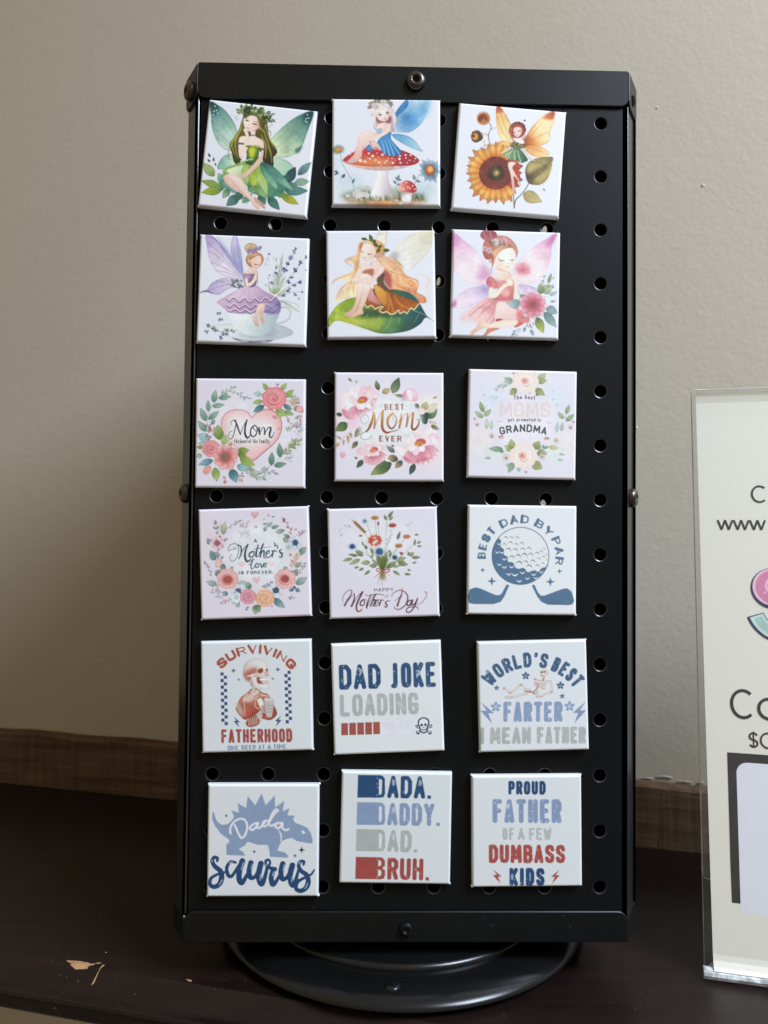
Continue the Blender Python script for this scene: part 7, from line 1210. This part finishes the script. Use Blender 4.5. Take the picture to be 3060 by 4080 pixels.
def magnet(idx):
    x, z, ang = MAG[idx]
    root = empty('magnet', (x, .0015, z)); root.rotation_euler = (0, math.radians(-ang), 0)
    tag(root, LAB[idx], 'magnet', 'square magnets on the pegboard')
    rg = np.random.RandomState(idx+3)
    X, Z = np.meshgrid(GP, GP[::-1]); DX, DZ = np.meshgrid(GD, GD[::-1]); drop = np.minimum(np.hypot(DX, DZ), MT-.0003)
    # where both sides drop, pull the corner in a touch
    Y = -(MT-drop)
    V = np.stack([X, Y, Z], -1).reshape(-1, 3)
    i = np.arange(NG*NG).reshape(NG, NG); q = np.stack([i[:-1, :-1], i[1:, :-1], i[1:, 1:], i[:-1, 1:]], -1).reshape(-1, 4)
    me = bpy.data.meshes.new('printed_face'); me.vertices.add(len(V)); me.vertices.foreach_set('co', V.astype(np.float32).ravel())
    me.loops.add(q.size); me.loops.foreach_set('vertex_index', q.astype(np.int32).ravel())
    me.polygons.add(len(q)); me.polygons.foreach_set('loop_start', np.arange(0, q.size, 4, dtype=np.int32))
    me.polygons.foreach_set('use_smooth', np.ones(len(q), bool)); me.update(calc_edges=True)
    img = ART[idx]() if idx < len(ART) and ART[idx] else np.ones((PS, PS, 3))*.8
    U, Vv = np.meshgrid((GS+1)/2, (GS+1)/2)
    tl, tr, br, bl = [np.array(p, float) for p in QUAD[idx]]
    pt = (tl*((1-U)*(1-Vv))[..., None]+tr*(U*(1-Vv))[..., None]+br*(U*Vv)[..., None]+bl*((1-U)*Vv)[..., None])
    col = sample(img, pt)
    ca = me.color_attributes.new('print', 'FLOAT_COLOR', 'POINT')
    ca.data.foreach_set('color', np.concatenate([col.reshape(-1, 3), np.ones((NG*NG, 1))], 1).astype(np.float32).ravel())
    me.materials.append(M['print'])
    o = bpy.data.objects.new('printed_face', me); C.objects.link(o); o.parent = root
    h = MS/2-.0006
    V, F = prism([(-h, -h), (h, -h), (h, h), (-h, h)], .0006, .0001, (0, -.0006, 0), (1, 0, 0), UP)
    link_mesh('steel_back', V, F, M['tin'], root)
    # pinched film folds at the four corners
    for sx in (-1, 1):
        for sz in (-1, 1):
            if rg.rand() < (.6 if sz > 0 else .1): continue
            k = rg.uniform(.30, .58); cx, cz = sx*(MS/2-.0001), sz*(MS/2-.0001); n = 8
            V, F = [], []
            for a, (r, yy) in enumerate([(.0010*k, -.0008), (.0012*k, -.0014), (.0011*k, -.0021), (.0006*k, -.0028), (.00005, -.0030)]):
                for b in range(n):
                    t = 2*math.pi*b/n; V.append((cx+r*math.cos(t), yy, cz+r*.8*math.sin(t)))
            for a in range(4):
                for b in range(n): F.append([a*n+b, a*n+(b+1) % n, (a+1)*n+(b+1) % n, (a+1)*n+b])
            e = link_mesh('corner_fold', V, F, M['print'], root, True)
            c0 = col[0 if sz > 0 else -1, 0 if sx < 0 else -1]; ca = e.data.color_attributes.new('print', 'FLOAT_COLOR', 'POINT')
            ca.data.foreach_set('color', np.tile(np.array([*c0, 1.0], np.float32), len(V)))
    return root
for _i in range(18): magnet(_i)
# ------------------------------------------------------------------ acrylic sign holder with printed sheet
TH = math.radians(8); P1 = Vector((.13821, .00287, 0)); SV = UP*math.cos(TH)+NB*math.sin(TH); SN = DIR.cross(SV)   # SN points to the viewer
def sp(u, v, d=0): return P1+DIR*u+SV*v+SN*d
def rrect(u0, u1, v0, v1, r, n=6): return arc(u1-r, v0+r, r, -90, 0, n)+arc(u1-r, v1-r, r, 0, 90, n)+arc(u0+r, v1-r, r, 90, 180, n)+arc(u0+r, v0+r, r, 180, 270, n)
holder = empty('sign_holder', P1)
tag(holder, 'clear acrylic slanted sign holder standing on the shelf right of the black display stand', 'sign holder')
def acr(parts, name):
    V, F = merge(parts); V = [Vector(v)-P1 for v in V]
    o = link_mesh(name, V, F, None, holder, False, [M['acrylic'], M['acrylic_edge']])
    fm = []
    for p in o.data.polygons: fm.append(0 if p.area > 4e-4 else 1)
    o.data.polygons.foreach_set('material_index', fm); return o
acr([prism(rrect(0, .2225, .0042, .2848, .0025), .0020, .0003, sp(0, 0, .0014), DIR, SV)], 'front_sheet')
acr([prism(rrect(.0008, .2217, .0433, .2840, .0025), .0018, .0003, sp(0, 0, -.0026), DIR, SV)], 'rear_sheet')
# rounded bend and foot: swept section (depth b behind the front, height z)
sec_o = [(.0006, .0052), (-.0012, .0040), (-.0016, .0026), (-.0010, .0010), (.0006, .0002), (.074, .0002)]
sec_i = [(.074, .0024), (.0030, .0024), (.0018, .0028), (.0014, .0036), (.0024, .0052)]
sec = sec_o+sec_i; n = len(sec)
V = [P1+DIR*(u+(.62*max(0, b-.004) if u == 0 else 0))+NB*b+UP*z for u in (0, .2225) for b, z in sec]; F = [list(range(n))[::-1], [n+i for i in range(n)]]+[[i, (i+1) % n, n+(i+1) % n, n+i] for i in range(n)]
o = link_mesh('foot', [v-P1 for v in V], F, None, holder, False, [M['acrylic'], M['acrylic_edge']], [1, 1]+[0 if i in (4, 6) else 1 for i in range(n)])

paper = empty('printed_sheet', P1)
tag(paper, 'cream printed sign sheet with black lettering held inside the acrylic holder', 'sign')
def pz(V): return [Vector(v)-P1 for v in V]
rows = [(.0046, .0014), (.0062, .0004), (.0085, -.0005), (.0112, -.0010), (.05, -.0014), (.27, -.0014), (.2780, -.0012), (.2815, -.0006), (.2832, .0000)]
V = [sp(u+.0028*0, v, d) for v, d in rows for u in (.0044-.0016*(v/.28), .2190)]; F = [[2*i, 2*i+1, 2*i+3, 2*i+2] for i in range(len(rows)-1)]
V2 = [Vector(v)-SN*.00012 for v in V]; m = len(V)
F2 = [[m+q for q in f[::-1]] for f in F]
o = link_mesh('paper', pz(V+V2), F+F2, M['paper'], paper)
INK = -.0013
def flat(name, polys, mat, lift):
    V, F = [], []
    for p in polys:
        k = len(V); V += [sp(u, v, INK+lift) for u, v in p]; F.append([k+i for i in range(len(p))])
    return link_mesh(name, pz(V), F, mat, paper)
def ribbon(pts, w):
    out = []; P = [Vector(p) for p in pts]; n = len(P); L, R = [], []
    for i in range(n):
        t = (P[min(n-1, i+1)]-P[max(0, i-1)]).normalized(); q = Vector((-t.y, t.x))*w/2; L.append(P[i]+q); R.append(P[i]-q)
    for i in range(n-1): out.append([tuple(R[i]), tuple(R[i+1]), tuple(L[i+1]), tuple(L[i])])
    return out
def seg(a, b, w): return ribbon([a, b], w)
def C_(u0, v0, u1, v1, w):     # round C between the two corners
    cx, cy, rx, ry = (u0+u1)/2+.03*(u1-u0), (v0+v1)/2, (u1-u0)/2*1.06, (v1-v0)/2
    return ribbon([(cx+rx*math.cos(math.radians(a)), cy+ry*math.sin(math.radians(a))) for a in range(48, 313, 8)], w)
L = []
L += C_(.0283, .2256, .0350, .2337, .0009)
flat('lettering', L, M['black_ink'], .00010); L = []
for i in range(3):
    u = .0118+i*.00755; d = .0070
    L += seg((u, .2163), (u+d*.26, .2114), .0009)+seg((u+d*.26, .2114), (u+d*.5, .2163), .0009)+seg((u+d*.5, .2163), (u+d*.74, .2114), .0009)+seg((u+d*.74, .2114), (u+d, .2163), .0009)
flat('lettering', L, M['black_ink'], .00010); L = []
L += C_(.0158, .1194, .0256, .1322, .0014)
L += ribbon([(.0326+.0047*math.cos(math.radians(a)), .1241+.0047*math.sin(math.radians(a))) for a in range(0, 361, 12)], .0014)+seg((.0374, .1290), (.0374, .1192), .0014)
flat('lettering', L, M['black_ink'], .00010); L = []
for a0, a1, cy in ((20, 270, .1108), (-160, 90, .1076)):
    L += ribbon([(.0251+.0017*math.cos(math.radians(a)), cy+.0016*math.sin(math.radians(a))) for a in range(a0, a1+1, 12)], .0008)
L += seg((.0251, .1131), (.0251, .1056), .0006)
L += C_(.0283, .1058, .0346, .1127, .0008)
flat('lettering', L, M['black_ink'], .00010)
# logo: round pink letter with navy rim above a mint band
def ell(cx, cy, r, n=40): return [(cx+r*math.cos(2*math.pi*i/n), cy+r*math.sin(2*math.pi*i/n)) for i in range(n)]
lg = flat('logo', [ell(.0362, .1822, .0101)], M['navy_ink'], .00006)
for nm, p, mt, lf in (('logo', ell(.0362, .1829, .0092), 'pale_pink_ink', .0001), ('logo', ell(.0366, .1829, .0082), 'pink_ink', .00014), ('logo', ell(.0370, .1834, .0044), 'pale_pink_ink', .00018), ('logo', ell(.0375, .1834, .0036), 'pink_ink', .00022)):
    flat(nm, [p], M[mt], lf)
def band(r0, r1, a0, a1, cx=.0415, cy=.1735, n=14):
    A = [math.radians(a0+(a1-a0)*i/n) for i in range(n+1)]; out = []
    for i in range(n): out.append([(cx+r0*math.cos(A[i]), cy+r0*math.sin(A[i])), (cx+r1*math.cos(A[i]), cy+r1*math.sin(A[i])), (cx+r1*math.cos(A[i+1]), cy+r1*math.sin(A[i+1])), (cx+r0*math.cos(A[i+1]), cy+r0*math.sin(A[i+1]))])
    return out
flat('logo', band(.0104, .0184, 198, 300), M['navy_ink'], .00006); flat('logo', band(.0108, .0172, 200, 300), M['pale_mint_ink'], .0001)
flat('logo', band(.0120, .0156, 205, 300), M['mint_ink'], .00014)
flat('logo', [[(.0318, .1800), (.0325, .1793), (.0332, .1800), (.0325, .1808)]], M['pale_pink_ink'], .00018)
flat('code_panel', [rrect(.0132, .1020, .0157, .1026, .0001, 1)], M['panel_ink'], .00006)
flat('code_panel', [rrect(.0170, .0982, .0194, .0984, .0050)], M['white_print'], .0001)
